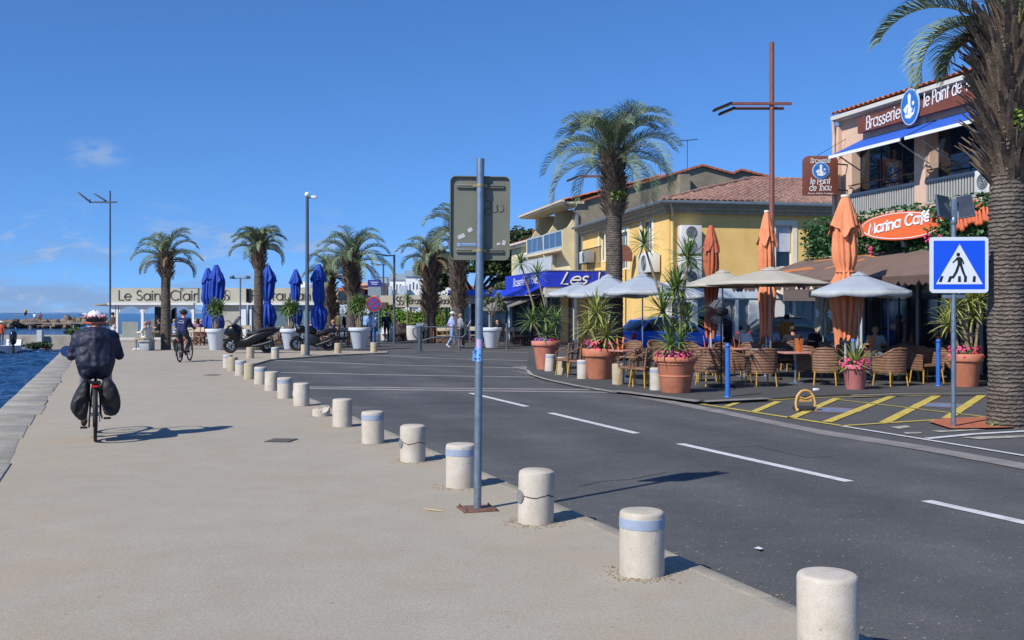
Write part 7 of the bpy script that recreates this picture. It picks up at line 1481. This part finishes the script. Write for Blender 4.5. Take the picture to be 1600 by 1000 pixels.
house('white terraced house with grey roof band nearest the shaggy palm', 634, 672, 150, 432, ww, [(639.5, 444, 642, 456), (645, 441, 647.5, 453), (650.5, 444, 653, 453)], gr, 10, roofh=.85); house('white terraced house with grey roof band, middle one of three', 609.5, 633, 158, 437, ww, [(619, 444, 621.5, 456), (624.5, 444, 627, 453)], gr, 10, roofh=.9); house('white terraced house with grey roof band, farthest left and smallest of three', 592, 609, 166, 443, ww, [(595.5, 447, 598, 458), (601, 449, 604, 458)], gr, 10, roofh=.9)
for px, Y in ((607, 157.6), (630.5, 149.6)):
    tag(MB().box((PX(px, Y), Y-.6, ZY(455, Y)), (1.2, 1.0, 1.6)).box((PX(px, Y), Y-1.12, ZY(457, Y)), (.9, .04, .9)).build('balcony_box', mat('balcony_grey', '#a8b4bc', .6)), 'small grey balcony on the side of the %s white terraced house' % ('middle' if px < 620 else 'nearest'), 'balcony')
house('plain white windowless house wall behind the umbrella pine', 672.5, 720, 132, 434, ww, [], None, 10)
house('white house with red tiled roof glimpsed right of the sign pole', 722, 766, 125, 452, ww, [(726, 456, 731, 462), (740, 457, 744, 463)], tile_o, 8)
peach = mat('peach_wall', '#cf9f80', .85, var=.06, scale=.5)
house('peach house with dark windows behind the round sign', 562, 592, 118, 446, peach, [(569, 452, 579, 461), (571, 466, 580, 474)], mat('peach_roof', '#c9a893', .8), 8); house('low peach building with dark loggia behind the middle palms', 529, 556, 112, 455, peach, [(541, 461, 552, 467)], tile_o, 7); house('small ochre building between lamp mast and middle palm', 500, 528, 100, 456, mat('ochre_wall', '#b69a77', .85), [(507, 462, 512, 470)], None, 5)
bush('dry brownish shrubs above the poste de secours wall', (PX(538, 92), 92, 0), (3.0, .8, 1.7), mat('dry_shrub', '#80734d', .8, col2='#5b5436', scale=2), .12, 2600, 51)
bush('dark shrubs behind the pavilion right end', (PX(505, 80), 80, 0), (1.2, .8, 1.5), dark_l, .14, 1500, 52)
# ================================================================ LAMP POSTS
def lamp(label, px, Y, ztop, m, arms, r0=.075, r1=.045, z0=0, name='street_lamp', head=None):
    t = T(name, label, 'street lamp', (PX(px, Y), Y, z0)); H = ztop-z0; MB().lathe([(r0*1.8, 0), (r0*1.8, .03), (r0, .05), (r0, .9), (r0*.85, .95), (r1, H), (.001, H+.01)], 14).build('pole', m, t)
    for (za, x0, x1, y1, sec) in arms: MB().bar((x0, y1, za-z0), (x1, y1, za-z0), sec, sec).build('arm', m, t)
    return t
def lhead(t, c, ln, wd, ang, m, dirx=-1):
    M = Matrix.Rotation(R(ang), 3, 'Y'); c = V(c); h = MB().box(c, (ln, wd, .07), M=M).build('lamp_head', m, t, bevel=.02); MB().box(c-M@V((0, 0, .04)), (ln*.8, wd*.8, .015), M=M).build('lens', mat('lamp_lens', '#b79a5a', .3), h)
Y = 60; t = lamp('tall thin double-armed street lamp at the left end of the pavilion', 172, Y, ZY(298, Y), grey_metal, [(ZY(316, Y), -1.2, .40, 0, .09)]); lhead(t, (-1.50, -.1, ZY(308, Y)), .85, .28, 38, grey_metal); lhead(t, (-.62, .1, ZY(308, Y)), .85, .28, 32, grey_metal)
mb = MB(); mb.bar((-1.2, 0, ZY(316, Y)), (-1.15, 0, ZY(311, Y)), .06, .06); mb.bar((-.35, 0, ZY(316, Y)), (-.35, 0, ZY(311, Y)), .06, .06); mb.build('head_bracket', grey_metal, t)
Y = 39.6; t = lamp('tall grey lamp mast with a small camera on top between the motorbikes', 480, Y, ZY(303, Y), grey_metal, [(ZY(309, Y), -.02, .25, 0, .05)], .10, .06); MB().ball((.0, 0, ZY(304, Y)), .10, 14, 10).build('camera_dome', white, t); MB().box((.27, -.02, ZY(308, Y)), (.20, .14, .10)).build('camera', white, t, bevel=.02)
Y = 54; t = lamp('T-shaped floodlight mast in front of the pavilion', 375.5, Y, ZY(434, Y), galv, [(ZY(435, Y), -.42, .42, 0, .06)], .05, .045, name='floodlight_mast')
for s in (-1, 1): MB().box((s*.42, -.05, ZY(433, Y)), (.22, .2, .13), M=Matrix.Rotation(R(20*s), 3, 'Y')).build('floodlight', grey_metal, t, bevel=.02)
for px, Y, yt, lab, ln in ((616, 56, 398, 'grey street lamp with long left arm between the round sign and the shaggy palm', 1.3), (599, 78, 413, 'grey street lamp just right of the round sign', 1.0), (606, 120, 433, 'small far street lamp before the white terraced houses', 1.8)):
    t = lamp(lab, px, Y, ZY(yt, Y), grey_metal, [(ZY(yt, Y)-.05, -ln*.4, .05, 0, .07)], .08, .06); lhead(t, (-ln*.6, 0, ZY(yt, Y)+.02), ln*.7, .3, 10, grey_metal)
bm_ = brown_metal; Y = 33.0; t = lamp('tall brown cross-shaped street lamp behind the middle orange umbrella', 1206, Y, ZY(66, Y), bm_, [(ZY(162.5, Y), -1.32, .62, -.06, .085), (ZY(168, Y), -1.25, .42, .14, .085)], .11, .075); lhead(t, (-1.62, -.1, ZY(168, Y)), .62, .34, -22, dark_metal); lhead(t, (-1.42, .18, ZY(172, Y)), .55, .30, -22, dark_metal); MB().bar((-1.35, 0, ZY(162, Y)), (-1.45, 0, ZY(166, Y)), .08, .08).build('head_bracket', bm_, t)
Y = 47; t = lamp('brown street lamp whose arm shows left of the large palm trunk', 957, Y, ZY(230, Y), bm_, [(ZY(275.5, Y), -1.5, .5, 0, .10)], .10, .08); lhead(t, (-1.82, 0, ZY(279, Y)), .6, .32, -22, dark_metal)
# ================================================================ SQUARE FURNITURE
Y = 51; p = V((PX(584, Y), Y, 0)); t = T('no_stopping_sign', 'round red and blue no stopping sign on a blue post', 'sign', p); zc = ZY(475, Y); r = .39
MB().lathe([(.045, 0), (.045, zc)], 14).build('pole', blue_post, t)
for y, rr_, m, nm in ((-.05, r, mat('sign_rim_grey', '#8d8f94', .5), 'plate'), (-.062, r*.93, mat('sign_red', '#a3222c', .45, var=.04), 'red_ring'), (-.074, r*.68, mat('sign_blue2', '#2650a0', .45, var=.04), 'blue_field')): MB().tube([(0, y+.012, zc), (0, y, zc)], rr_, 32).build(nm, m, t)
M1 = Matrix.Rotation(R(45), 3, 'Y'); MB().box((0, -.078, zc), (r*1.4, .006, r*.16), M=M1).box((0, -.0795, zc), (r*.16, .006, r*1.4), M=M1).build('cross_bars', MATS['sign_red'], t)
p = V((PX(592, 52), 52, 0)); t = T('street_sign', 'navy and grey name plates on a thin grey post behind the round sign', 'sign', p); MB().lathe([(.03, 0), (.03, ZY(437, 52))], 12).build('pole', galv, t)
MB().box((-.22, -.03, ZY(442.5, 52)), (.68, .02, .33)).build('name_plate', mat('plate_navy', '#1e2f86', .5, var=.05), t); o = MB().box((-.22, -.03, ZY(455, 52)), (.66, .02, .44)).build('info_plate', mat('plate_grey', '#7f8e99', .6, var=.1, scale=12), t)
MB().box((-.22, -.045, ZY(441, 52)), (.40, .008, .03)).box((-.22, -.045, ZY(444, 52)), (.30, .008, .03)).build('plate_lines', lw, t)
# tubular railing
Y = 44.7; p = V((PX(656, Y), Y, 0)); t = T('tube_railing', 'dark grey tubular pedestrian railing on the square', 'railing', p); MB().lathe([(.09, 0), (.09, 1.07), (.05, 1.09), (.001, 1.09)], 16).build('post', grey_metal, t); MB().lathe([(.20, 0), (.20, .012), (.1, .02)], 16).build('base_plate', grey_metal, t)
L = (728-645)*Y/F; x0 = -.30; pts = [(.0, 0, .42), (-.22, 0, .62), (x0, 0, .76), (x0, 0, .94), (-.18, 0, 1.03), (0, 0, 1.04), (L*.8, .1, 1.04)]+[(L*.8+.14*math.sin(R(a)), .1, .88+.16*math.cos(R(a))) for a in (30, 60, 90)]+[(L*.8+.14, .1, .74), (L*.8+.02, .1, .60), (L*.5, .05, .60), (.6, 0, .58), (.08, 0, .44)]
MB().tube(pts, .03, 8).build('rail', grey_metal, t); MB().lathe([(.05, 0), (.05, .9)], 10, (L*.75, .1, 0)).build('far_post', grey_metal, t)
# wooden tables and chairs on the left terraces
wood = mat('terrace_wood', '#8a5a3a', .6, col2='#6d4429', scale=8); canvas = mat('chair_canvas', '#c0b59c', .8, var=.08)
def wchair():
    t = T('wooden_chair', 'x', 'chair', (0, 0, 0), 0, 'wooden canvas chairs on the restaurant terraces'); MB().box((0, 0, .44), (.5, .44, .03)).build('seat', canvas, t); MB().box((0, .22, .80), (.54, .02, .22)).build('backrest', canvas, t)
    for sx in (-1, 1):
        MB().bar((sx*.26, -.20, .64), (sx*.26, .24, .64), .05, .03).build('armrest', wood, t); MB().bar((sx*.26, .22, .0), (sx*.26, .22, .92), .03, .04).build('leg', wood, t); MB().bar((sx*.26, -.20, .0), (sx*.26, -.20, .64), .03, .04).build('leg', wood, t)
    mb = MB()
    for y in (-.21, .2): mb.bar((-.25, y, .05), (.25, y, .42), .03, .03); mb.bar((.25, y+.035, .05), (-.25, y+.035, .42), .03, .03)
    mb.build('cross_frame', wood, t); return t
wc = wchair(); first = True
cl = [(297, 52, 180, 'near the far cyclist, leftmost of the front chairs'), (309, 52.5, 170, 'right behind the far cyclist\'s front wheel'), (319, 53, 150, 'touching the white planter left of the scooter'), (276, 58, 20, 'in shade behind the slim palm trunk'), (418, 54, 180, 'just right of the compact-crowned palm trunk'), (432, 54, 180, 'left of the white planter behind the motorcycle'), (441, 55, 160, 'touching the white planter behind the motorcycle'), (365, 60, 0, 'under the T-shaped floodlight mast'), (350, 60, 0, 'left of the floodlight mast, empty'), (384, 60, 10, 'empty, right of the floodlight mast'), (508, 53, 90, 'left of the wooden table by the motorcycle'), (537, 52, 200, 'between the wooden table and the widest white planter'), (522, 55, 20, 'of the woman with sunglasses at the wooden table'),
      (690, 55, 180, 'right of the shaggy palm trunk'), (700, 56, 180, 'just left of the two walking women'), (741, 56, 180, 'right of the walking women, near the sign pole'), (798, 53, 170, 'right of the white planter with the olive tree'), (810, 53.5, 180, 'just right of the grey flat-topped post'), (822, 54, 190, 'left of the salmon flowerpot, farther one'), (832, 55, 180, 'directly behind the salmon flowerpot\'s left edge')]
for px, Y, rz, lab in cl:
    lab = 'wooden canvas chair '+lab
    if first: wc.location = (PX(px, Y), Y, 0); wc.rotation_euler = (0, 0, R(rz)); wc['label'] = lab; first = False
    else: dup(wc, lab, (PX(px, Y), Y, 0), R(rz))
def wtable(lab, px, Y, w=1.3):
    t = T('wooden_table', lab, 'table', (PX(px, Y), Y, 0), 0, 'wooden terrace tables'); MB().box((0, 0, .73), (w, .7, .04)).build('table_top', wood, t)
    for sx in (-1, 1):
        for sy in (-1, 1): MB().bar((sx*w*.42, sy*.28, 0), (sx*w*.42, sy*.28, .71), .06, .06).build('leg', wood, t)
for a in (('wooden table with yellow items between motorcycle and widest planter', 525, 51.5, 1.5), ('wooden table behind the far cyclist', 303, 55, 1.2), ('wooden table right of the compact-crowned palm', 425, 57, 1.0), ('wooden table right of the grey flat-topped post', 815, 56, 1.4), ('wooden table behind the tubular railing', 693, 58, 1.3)): wtable(*a)
tag(MB().box((PX(522, 51.5), 51.4, .775), (.45, .3, .04)).box((PX(528, 51.5), 51.5, .79), (.3, .22, .06)).build('food_tray', mat('tray_yellow', '#d69a3a', .6)), 'yellow tray on the wooden table beside the motorcycle', 'tray')
# white clothed tables of the glacier
whitecl = mat('table_linen', '#d5d3cf', .8, var=.05)
for lab, px, Y, w in (('white clothed table left of the long-armed street lamp', 611, 62, .9), ('white clothed table in front of the hedge', 640, 63, 1.3)):
    t = T('clothed_table', lab, 'table', (PX(px, Y), Y, 0)); MB().lathe([(w*.62, 0), (w*.60, .4), (w*.58, .76), (w*.5, .78), (.001, .78)], 20).build('tablecloth', whitecl, t)
brownch = mat('rattan_dark', '#4c3c35', .7)
for lab, px, Y, m in (('high-backed white chair at the left clothed table', 602, 61, whitecl), ('dark high-backed rattan chair by the long-armed street lamp', 621, 60.5, brownch), ('dark high-backed rattan chair before the hedge table', 628, 60, brownch)):
    t = T('high_chair', lab, 'chair', (PX(px, Y), Y, 0)); MB().prism([(-.26, 0), (.26, 0), (.23, 1.05), (-.23, 1.05)], (0, .22, 0), (1, 0, 0), (0, 0, 1), (0, .06, 0)).build('backrest', m, t, bevel=.02); MB().box((0, 0, .43), (.5, .46, .08)).build('seat', m, t, bevel=.02)
    for sx in (-1, 1): MB().bar((sx*.21, -.2, 0), (sx*.21, -.2, .4), .05, .05).build('leg', m, t)
# bench box and people
p = G(226, 548); t = T('stone_bench', 'pale block bench carrying the two resting people by the slim palm', 'bench', p+V((0, .3, 0))); MB().box((0, .0, .20), (.42, .75, .40)).build('block', mat('bench_grey', '#9da3a6', .8), t, bevel=.015); MB().box((0, 0, .425), (.50, .9, .05)).build('seat', mat('bench_top', '#b3b1a8', .8), t, bevel=.012)
bp = p+V((0, .3, 0))
person('person with red cap and pale top seated on the block bench, farther one', bp+V((-.03, .28, 0)), R(75), 'sit', top='#d9dade', bottom='#4f6fa6', hair='grey', hat=('cap', '#c2201c'), seat=.44, shoes='#c9c9c9')
person('grey-haired person in beige jacket seated on the block bench, nearer one', bp+V((.02, -.22, 0)), R(72), 'sit', top='#d8cfc0', bottom='#8d8470', hair='grey', long=True, seat=.44, shoes='#d5d5d5', wide=1.08)
def seated(lab, px, Y, rz, **k): return person(lab, (PX(px, Y), Y, 0), R(rz), 'sit', **k)
def walker(lab, px, py, rz, pose='walk', **k): return person(lab, G(px, py), R(rz), pose, **k)
seated('person in dark clothes seated in shade left of the slim palm trunk', 249, 60, 90, top='#33302e', bottom='#6b604c', hair='dark'); seated('person in blue shirt seated just right of the slim palm trunk', 272, 60, -60, top='#4a6bb0', bottom='#d0cfc8', hair='grey'); seated('person in pink top seated right of the far cyclist', 306, 58, 40, top='#c68aa0', bottom='#c9c2b0', hair='grey'); seated('person with reddish hair in navy top next to the blue umbrella pair', 315, 59, 90, top='#2d3c6a', bottom='#494f5c', hair='blond'); seated('person in royal blue top seated right of the compact-crowned palm', 412, 55.5, 180, top='#2b49a5', bottom='#27292e', hair='grey', long=True); seated('person in dark top seated beside the one in royal blue', 424, 56, 150, top='#23262d', bottom='#2a7a70', hair='dark')
seated('person in pink shirt seated behind the motorcycle\'s saddle', 488, 54, 20, top='#d88aa8', bottom='#8a8f9c', hair='blond'); seated('woman with sunglasses and blond hair in navy top at the wooden table', 521, 53.6, 100, top='#27335a', bottom='#3b4250', hair='blond'); seated('person in dark green top leaning at the wooden table', 508, 54.5, -60, top='#2e5250', bottom='#2f3338', hair='dark', long=True)
walker('person in grey shirt standing behind the shorter palm trunk', 510, 531, 0, 'stand', top='#9a958a', bottom='#57554f', hair='grey'); walker('person in red-brown top standing under the poste de secours wall', 521, 530, 30, 'stand', top='#5b3430', bottom='#2e2c30', hair='dark'); walker('person in olive shirt standing at the right of the poste de secours group', 528, 530, -20, 'stand', top='#5a5a42', bottom='#3a3c40', hair='dark')
walker('person in dark jacket standing left of the navy-clad group by the planter', 541, 529, 10, 'stand', top='#26282d', bottom='#26282c', hair='dark', long=True); walker('person in navy jacket standing right of the widest planter\'s yucca', 547, 530, 0, 'stand', top='#26366a', bottom='#2b3040', hair='grey', long=True); walker('person in sky blue shirt in the group behind the widest planter', 571, 530, -15, 'stand', top='#7fa9d8', bottom='#404a58', hair='dark')
walker('person in white shirt with dark shoulder strap walking away behind the blue post', 583, 535.5, 8, top='#c9d3e2', bottom='#2c3340', hair='dark', long=True, bag='#2a2c33'); walker('person in black jacket with pale cap and blue bag walking away', 604, 534.5, 5, top='#1d2128', bottom='#22262e', hair='dark', long=True, hat=('cap', '#d8dade'), bag='#5f8fc6')
seated('woman with pale top seated before the hedge at the clothed table', 623, 63, 100, top='#d5c9c0', bottom='#2b2b30', hair='dark'); walker('person in navy t-shirt with straw hat standing before the hedge', 633, 527, 20, 'stand', top='#28326e', bottom='#2a2c33', hair='grey', hat=('brim', '#b89a6a')); seated('person in pale blue shirt seated left of the shaggy palm trunk', 657, 61, 0, top='#a9b8d0', bottom='#32363f', hair='dark'); walker('person in violet blue shirt and dark trousers right of the shaggy palm trunk', 674, 532, 60, 'stand', top='#5665b0', bottom='#22262c', hair='dark')
walker('woman with white visor, lilac t-shirt and blue cropped trousers walking', 706, 543.5, -75, top='#a3a9df', bottom='#7ea1c8', hair='grey', shorts=False, shoes='#e4e4e4', hat=('visor', '#e4e4e6'), h=1.72); walker('grey-haired woman in patterned top and dark skirt holding a menu', 719, 542.5, -60, 'stand', top='#8a8f9c', bottom='#2b2730', hair='grey', shorts=True, skirt=True, shoes='#dddddd', h=1.62, joints=dict(rel=(.23, .06, 1.12), rwr=(.10, .30, 1.10), lel=(-.23, .05, 1.12), lwr=(-.08, .30, 1.08)))
q = G(719, 542.5); t = T('menu_board', 'white menu held open by the grey-haired woman', 'menu', q+V((.38, .1, 1.02))); MB().box((.05, 0, .12), (.02, .30, .36), M=Matrix.Rotation(R(28), 3, 'Y')).build('board', white, t)
seated('bald person in dark clothes seated right of the white planter with the olive tree', 778, 55, 100, top='#1e2026', bottom='#2a2b30', hair=None); walker('man in dark jacket standing behind the blue car', 1003, 544, 180, 'stand', top='#232a38', bottom='#2c303a', hair=None, long=True); walker('person in dark brown top and white trousers at the left corner of the pavilion', 176, 534, -40, 'stand', top='#4a3d33', bottom='#d8d8d8', hair='dark')
# ================================================================ HARBOUR
jw = mat('pier_concrete', '#a9a296', .9, col2='#888074', scale=.8, fine=.1, bscale=8); mb = MB(); mb.box((-60, 75, -.62), (59.2, 5.6, 1.24)); mb.build('pier', jw)['kind'] = 'structure'
for x in (-33.8, -37.5): pass
t = T('pier_post', 'pale square mooring post on the pier wall', 'post', (PX(63, 71.9), 71.9, -1)); MB().box((0, 0, .7), (.35, .35, 1.5)).build('shaft', mat('post_pale2', '#b4b8bb', .8), t)
rk = mat('rock', '#8c7b67', .9, col2='#5f5347', scale=.7, bump=.5, bscale=2)
rr = random.Random(77)
def rocks(lab, n, xa, xb, Y, zmax):
    t = T('breakwater', lab, 'breakwater', (PX((xa+xb)/2, Y), Y, -.9)); mb = MB()
    for i in range(n):
        c = V((PX(rr.uniform(xa, xb), Y)-t.location.x, rr.uniform(-1.6, 1.6), rr.uniform(0, zmax)*.75)); r = (rr.uniform(.5, 1.5), rr.uniform(.5, 1.), rr.uniform(.35, .8)); vs0 = len(mb.v); mb.ball(c, r, 7, 5, M=Matrix.Rotation(rr.uniform(0, 3), 3, 'Z'))
        for k in range(vs0, len(mb.v)): v = V(mb.v[k]); mb.v[k] = tuple(c+(v-c)*rr.uniform(.8, 1.15))
    mb.build('rocks', rk, t, sharp=20)
rocks('brown boulder breakwater behind the pier, longer one', 70, 2, 132, 176, 1.5); rocks('boulders of the farther breakwater next to the pavilion', 34, 96, 168, 215, 1.9)
t = T('jetty', 'thin wooden jetty above the boulders carrying two people', 'jetty', (PX(90, 172), 172, 0)); MB().box((0, 0, -.05), (11.5, 1.2, .14)).build('deck', mat('jetty_wood', '#8d857a', .8), t)
for x in (-4.5, -1, 2.8, 5.2): MB().box((x, -.3, -.7), (.2, .2, 1.3)).build('pile', mat('jetty_wood', '#8d857a', .8), t)
person('small distant person in white top standing on the jetty', (PX(54, 172), 172, .02), 0, 'stand', top='#d5d8dc', bottom='#5a6a80', hair='dark', voxel=.03, fingers=False); person('small distant person in reddish top standing on the jetty', (PX(63, 172), 172, .02), 0, 'walk', top='#8a4a42', bottom='#6a4a44', hair='dark', voxel=.03, fingers=False)
# motor boat
Y = 65; p = V((PX(-18, Y), Y, -.9)); t = T('motor_boat', 'white motor boat with windscreen and outboard engine at the pier', 'boat', p, R(68)); mb = MB()
loft_s = []; vs = []
for y, w, zk in ((-1.9, .95, -.1), (-.5, 1.05, -.15), (1.2, 1.0, -.12), (2.4, .65, .1), (3.2, .08, .55)): vs += [(-w, y, .85), (-w*.9, y, .25), (0, y, zk), (w*.9, y, .25), (w, y, .85), (w*.86, y, .86), (w*.8, y, .5), (-w*.8, y, .5), (-w*.86, y, .86)]
mb.add(vs, [(i*9+j, i*9+(j+1) % 9, (i+1)*9+(j+1) % 9, (i+1)*9+j) for i in range(4) for j in range(9)]+[tuple(range(9)), tuple(reversed(range(36, 45)))]); mb.build('hull', mat('boat_white', '#d5dadd', .35, var=.05), t)
MB().box((0, .5, 1.05), (.9, .7, .9)).build('console', mat('boat_white', '#d5dadd', .35), t, bevel=.05); mb = MB(); mb.box((0, .1, 1.75), (1.2, .04, .6)); mb.build('windscreen', mat('screen_green', '#5c7a7c', .1, alpha=.7), t); MB().tube([(-.6, .1, 1.4), (-.6, .1, 2.1), (.6, .1, 2.1), (.6, .1, 1.4)], .03, 6).build('screen_frame', white, t)
mb = MB(); mb.capsule((0, -2.1, .75), (0, -2.1, 1.2), .20, .24); mb.capsule((0, -2.1, .6), (0, -2.15, -.1), .08, .06); mb.build('outboard_engine', black_gloss, t)
person('person with pale hat and orange vest aboard the motor boat', (PX(1.5, Y), Y, -.55), R(0), 'stand', top='#a5482c', bottom='#4a5a6a', hair='grey', hat=('brim', '#d6d8cf'))
for px, py, lab in ((70, 547, 'orange mooring buoy floating against the pier wall'), (19, 549, 'orange buoy beside the motor boat\'s stern')): q = G(px, py, -.9); t = T('buoy', lab, 'buoy', q); MB().ball((0, 0, .12), .24, 16, 10).build('float', mat('buoy_orange', '#cc5f47', .5), t); MB().tube([(0, 0, .33), (0, 0, .42)], .05, 8).build('eyelet', white, t)
bush('dark green shrub growing at the waterline against the pier', G(50, 549.5, -.9)+V((0, .5, 0)), (.95, .6, .36), dark_l, .10, 1600, 61); bush('green shrub at the inner corner of quay and pier', (PX(112, 71), 71, 0), (.7, .4, .38), bush_l, .09, 900, 62)
Y = 1100; t = T('sea_beacon', 'yellow and black cardinal beacon far out at sea', 'beacon', (PX(40, Y), Y, -.9)); MB().lathe([(1.6, 0), (1.5, 3.2)], 12).build('base', dark_metal, t); MB().lathe([(1.6, 3.2), (1.7, 5.2), (.9, 5.6), (.7, 6.4)], 12).build('top', mat('beacon_yellow', '#c39a3a', .6), t)
MB().box((-4, 0, .5), (16, 2, .8)).build('reef', mat('reef_grey', '#7c8790', .9), t)
t = T('far_boat', 'far white boat on the horizon left of the pavilion', 'boat', (PX(131, 900), 900, -.9)); mb = MB(); mb.prism([(-4.5, .3), (4, .3), (5, 1.3), (-4.5, 1.2)], (0, 0, 0), (1, 0, 0), (0, 0, 1), (0, 2, 0)); mb.build('hull', mat('boat_dark', '#3f4a55', .6), t); MB().box((.5, 1, 1.9), (4, 1.6, 1.2)).build('cabin', white, t)
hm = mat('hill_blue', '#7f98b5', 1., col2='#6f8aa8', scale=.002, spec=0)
def hill(x0, x1, Y, h, seed):
    r2 = random.Random(seed); n = 40; mb = MB(); vs = []
    for i in range(n+1):
        x = x0+(x1-x0)*i/n; z = h*(math.sin(math.pi*i/n)**.7)*(.6+.4*math.sin(i*.5+seed)+.12*r2.random()); vs += [(PX(x, Y), Y-300, -1.), (PX(x, Y), Y, max(.5, z)), (PX(x, Y), Y+400, -1.)]
    mb.add(vs, [(3*i+k, 3*i+3+k, 3*i+4+k, 3*i+1+k) for i in range(n) for k in (0, 1)]); o = mb.build('hills', hm); o['kind'] = 'structure'
hill(-400, 22, 5200, 22, 1); hill(60, 150, 7000, 9, 2); hill(150, 420, 7500, 75, 5)
finish_people()
# ================================================================ SKY, SUN, CAMERA
EL = R(41.); AZ = math.atan2(-.716, -.698)      # the sun stands behind the camera, to the left
S = V((math.sin(AZ)*math.cos(EL), math.cos(AZ)*math.cos(EL), math.sin(EL)))
l = bpy.data.lights.new('sun', 'SUN'); l.energy = 4.9; l.angle = R(.53); l.color = (1., .955, .88); so = bpy.data.objects.new('sun', l); COL.objects.link(so); so.rotation_euler = (-S).to_track_quat('-Z', 'Y').to_euler()
w = bpy.data.worlds.new('World'); SC.world = w; w.use_nodes = True; nt = w.node_tree; N, L = nt.nodes, nt.links; bg = N['Background']; bg.inputs['Strength'].default_value = .135
sk = N.new('ShaderNodeTexSky'); sk.sky_type = 'NISHITA'; sk.sun_disc = False; sk.sun_elevation = EL; sk.sun_rotation = AZ % (2*math.pi); sk.altitude = 0; sk.air_density = .8; sk.dust_density = .1; sk.ozone_density = 5.
tc = N.new('ShaderNodeTexCoord'); vm = N.new('ShaderNodeVectorMath'); vm.operation = 'MULTIPLY_ADD'; vm.inputs[1].default_value = (1, 1, .85); vm.inputs[2].default_value = (0, 0, .095); L.new(tc.outputs['Generated'], vm.inputs[0]); L.new(vm.outputs[0], sk.inputs['Vector']); sep = N.new('ShaderNodeSeparateXYZ'); L.new(tc.outputs['Generated'], sep.inputs[0])
def cl_noise(sc, scale, loc, lo, hi):
    mp = N.new('ShaderNodeMapping'); mp.inputs['Scale'].default_value = scale; mp.inputs['Location'].default_value = loc; L.new(tc.outputs['Generated'], mp.inputs['Vector'])
    nz = N.new('ShaderNodeTexNoise'); nz.inputs['Scale'].default_value = sc; nz.inputs['Detail'].default_value = 9; nz.inputs['Roughness'].default_value = .62; nz.inputs['Distortion'].default_value = .3; L.new(mp.outputs[0], nz.inputs['Vector'])
    cr = N.new('ShaderNodeMapRange'); cr.inputs[1].default_value, cr.inputs[2].default_value = lo, hi; cr.interpolation_type = 'SMOOTHSTEP'; L.new(nz.outputs['Fac'], cr.inputs[0]); return cr.outputs[0]
def ramp(x, a, c, lo, hi):
    k = N.new('ShaderNodeMapRange'); k.inputs[1].default_value, k.inputs[2].default_value, k.inputs[3].default_value, k.inputs[4].default_value = a, c, lo, hi; k.interpolation_type = 'SMOOTHSTEP'; L.new(x, k.inputs[0]); return k.outputs[0]
def mul(a, b_):
    k = N.new('ShaderNodeMath'); k.operation = 'MULTIPLY'; L.new(a, k.inputs[0]); L.new(b_, k.inputs[1]); return k.outputs[0]
Z, X = sep.outputs['Z'], sep.outputs['X']; lft = ramp(X, .1, -.40, .15, 1)
haze_f = mul(mul(cl_noise(2.2, (3, 3, 14), (.7, .1, .3), .40, .62), ramp(Z, .03, .10, .75, 0)), lft); puff_f = mul(mul(cl_noise(3.4, (5, 5, 12), (1.9, .4, .25), .51, .66), ramp(Z, .03, .12, .9, 0)), lft)
dv = N.new('ShaderNodeVectorMath'); dv.operation = 'SUBTRACT'; L.new(tc.outputs['Generated'], dv.inputs[0]); dv.inputs[1].default_value = (-.3725, .9169, .1420); ds = N.new('ShaderNodeVectorMath'); ds.operation = 'MULTIPLY'; L.new(dv.outputs[0], ds.inputs[0]); ds.inputs[1].default_value = (1, 1, 2.0); dl = N.new('ShaderNodeVectorMath'); dl.operation = 'LENGTH'; L.new(ds.outputs[0], dl.inputs[0])
one = mul(cl_noise(9., (5, 5, 9), (.3, .2, .9), .36, .62), ramp(dl.outputs['Value'], .006, .036, .42, 0)); ad = N.new('ShaderNodeMath'); ad.operation = 'MAXIMUM'; L.new(puff_f, ad.inputs[0]); L.new(one, ad.inputs[1]); puff_f = ad.outputs[0]
hs = N.new('ShaderNodeHueSaturation'); hs.inputs['Saturation'].default_value = 1.12; L.new(sk.outputs[0], hs.inputs['Color']); tn = N.new('ShaderNodeVectorMath'); tn.operation = 'MULTIPLY'; tn.inputs[1].default_value = (.80, .95, 1.13); L.new(hs.outputs[0], tn.inputs[0])
mh = N.new('ShaderNodeMix'); mh.data_type = 'RGBA'; mx = N.new('ShaderNodeMix'); mx.data_type = 'RGBA'; L.new(haze_f, mh.inputs['Factor']); L.new(tn.outputs[0], mh.inputs[6]); mh.inputs[7].default_value = (1.75, 2.55, 4.1, 1); L.new(puff_f, mx.inputs['Factor']); L.new(mh.outputs[2], mx.inputs[6]); mx.inputs[7].default_value = (3.0, 3.7, 4.9, 1); L.new(mx.outputs[2], bg.inputs['Color'])
cam = bpy.data.cameras.new('camera'); cam.sensor_width = 36; cam.lens = 36*F/1600; cam.shift_y = -(500-HZ)/1600; cam.clip_end = 30000; cam.clip_start = .1; co = bpy.data.objects.new('camera', cam); COL.objects.link(co); co.location = (0, 0, CAMZ); co.rotation_euler = (R(90), 0, 0); SC.camera = co
SC.view_settings.view_transform = 'Standard'; SC.view_settings.look = 'None'; SC.view_settings.exposure = .1; SC.view_settings.gamma = 1
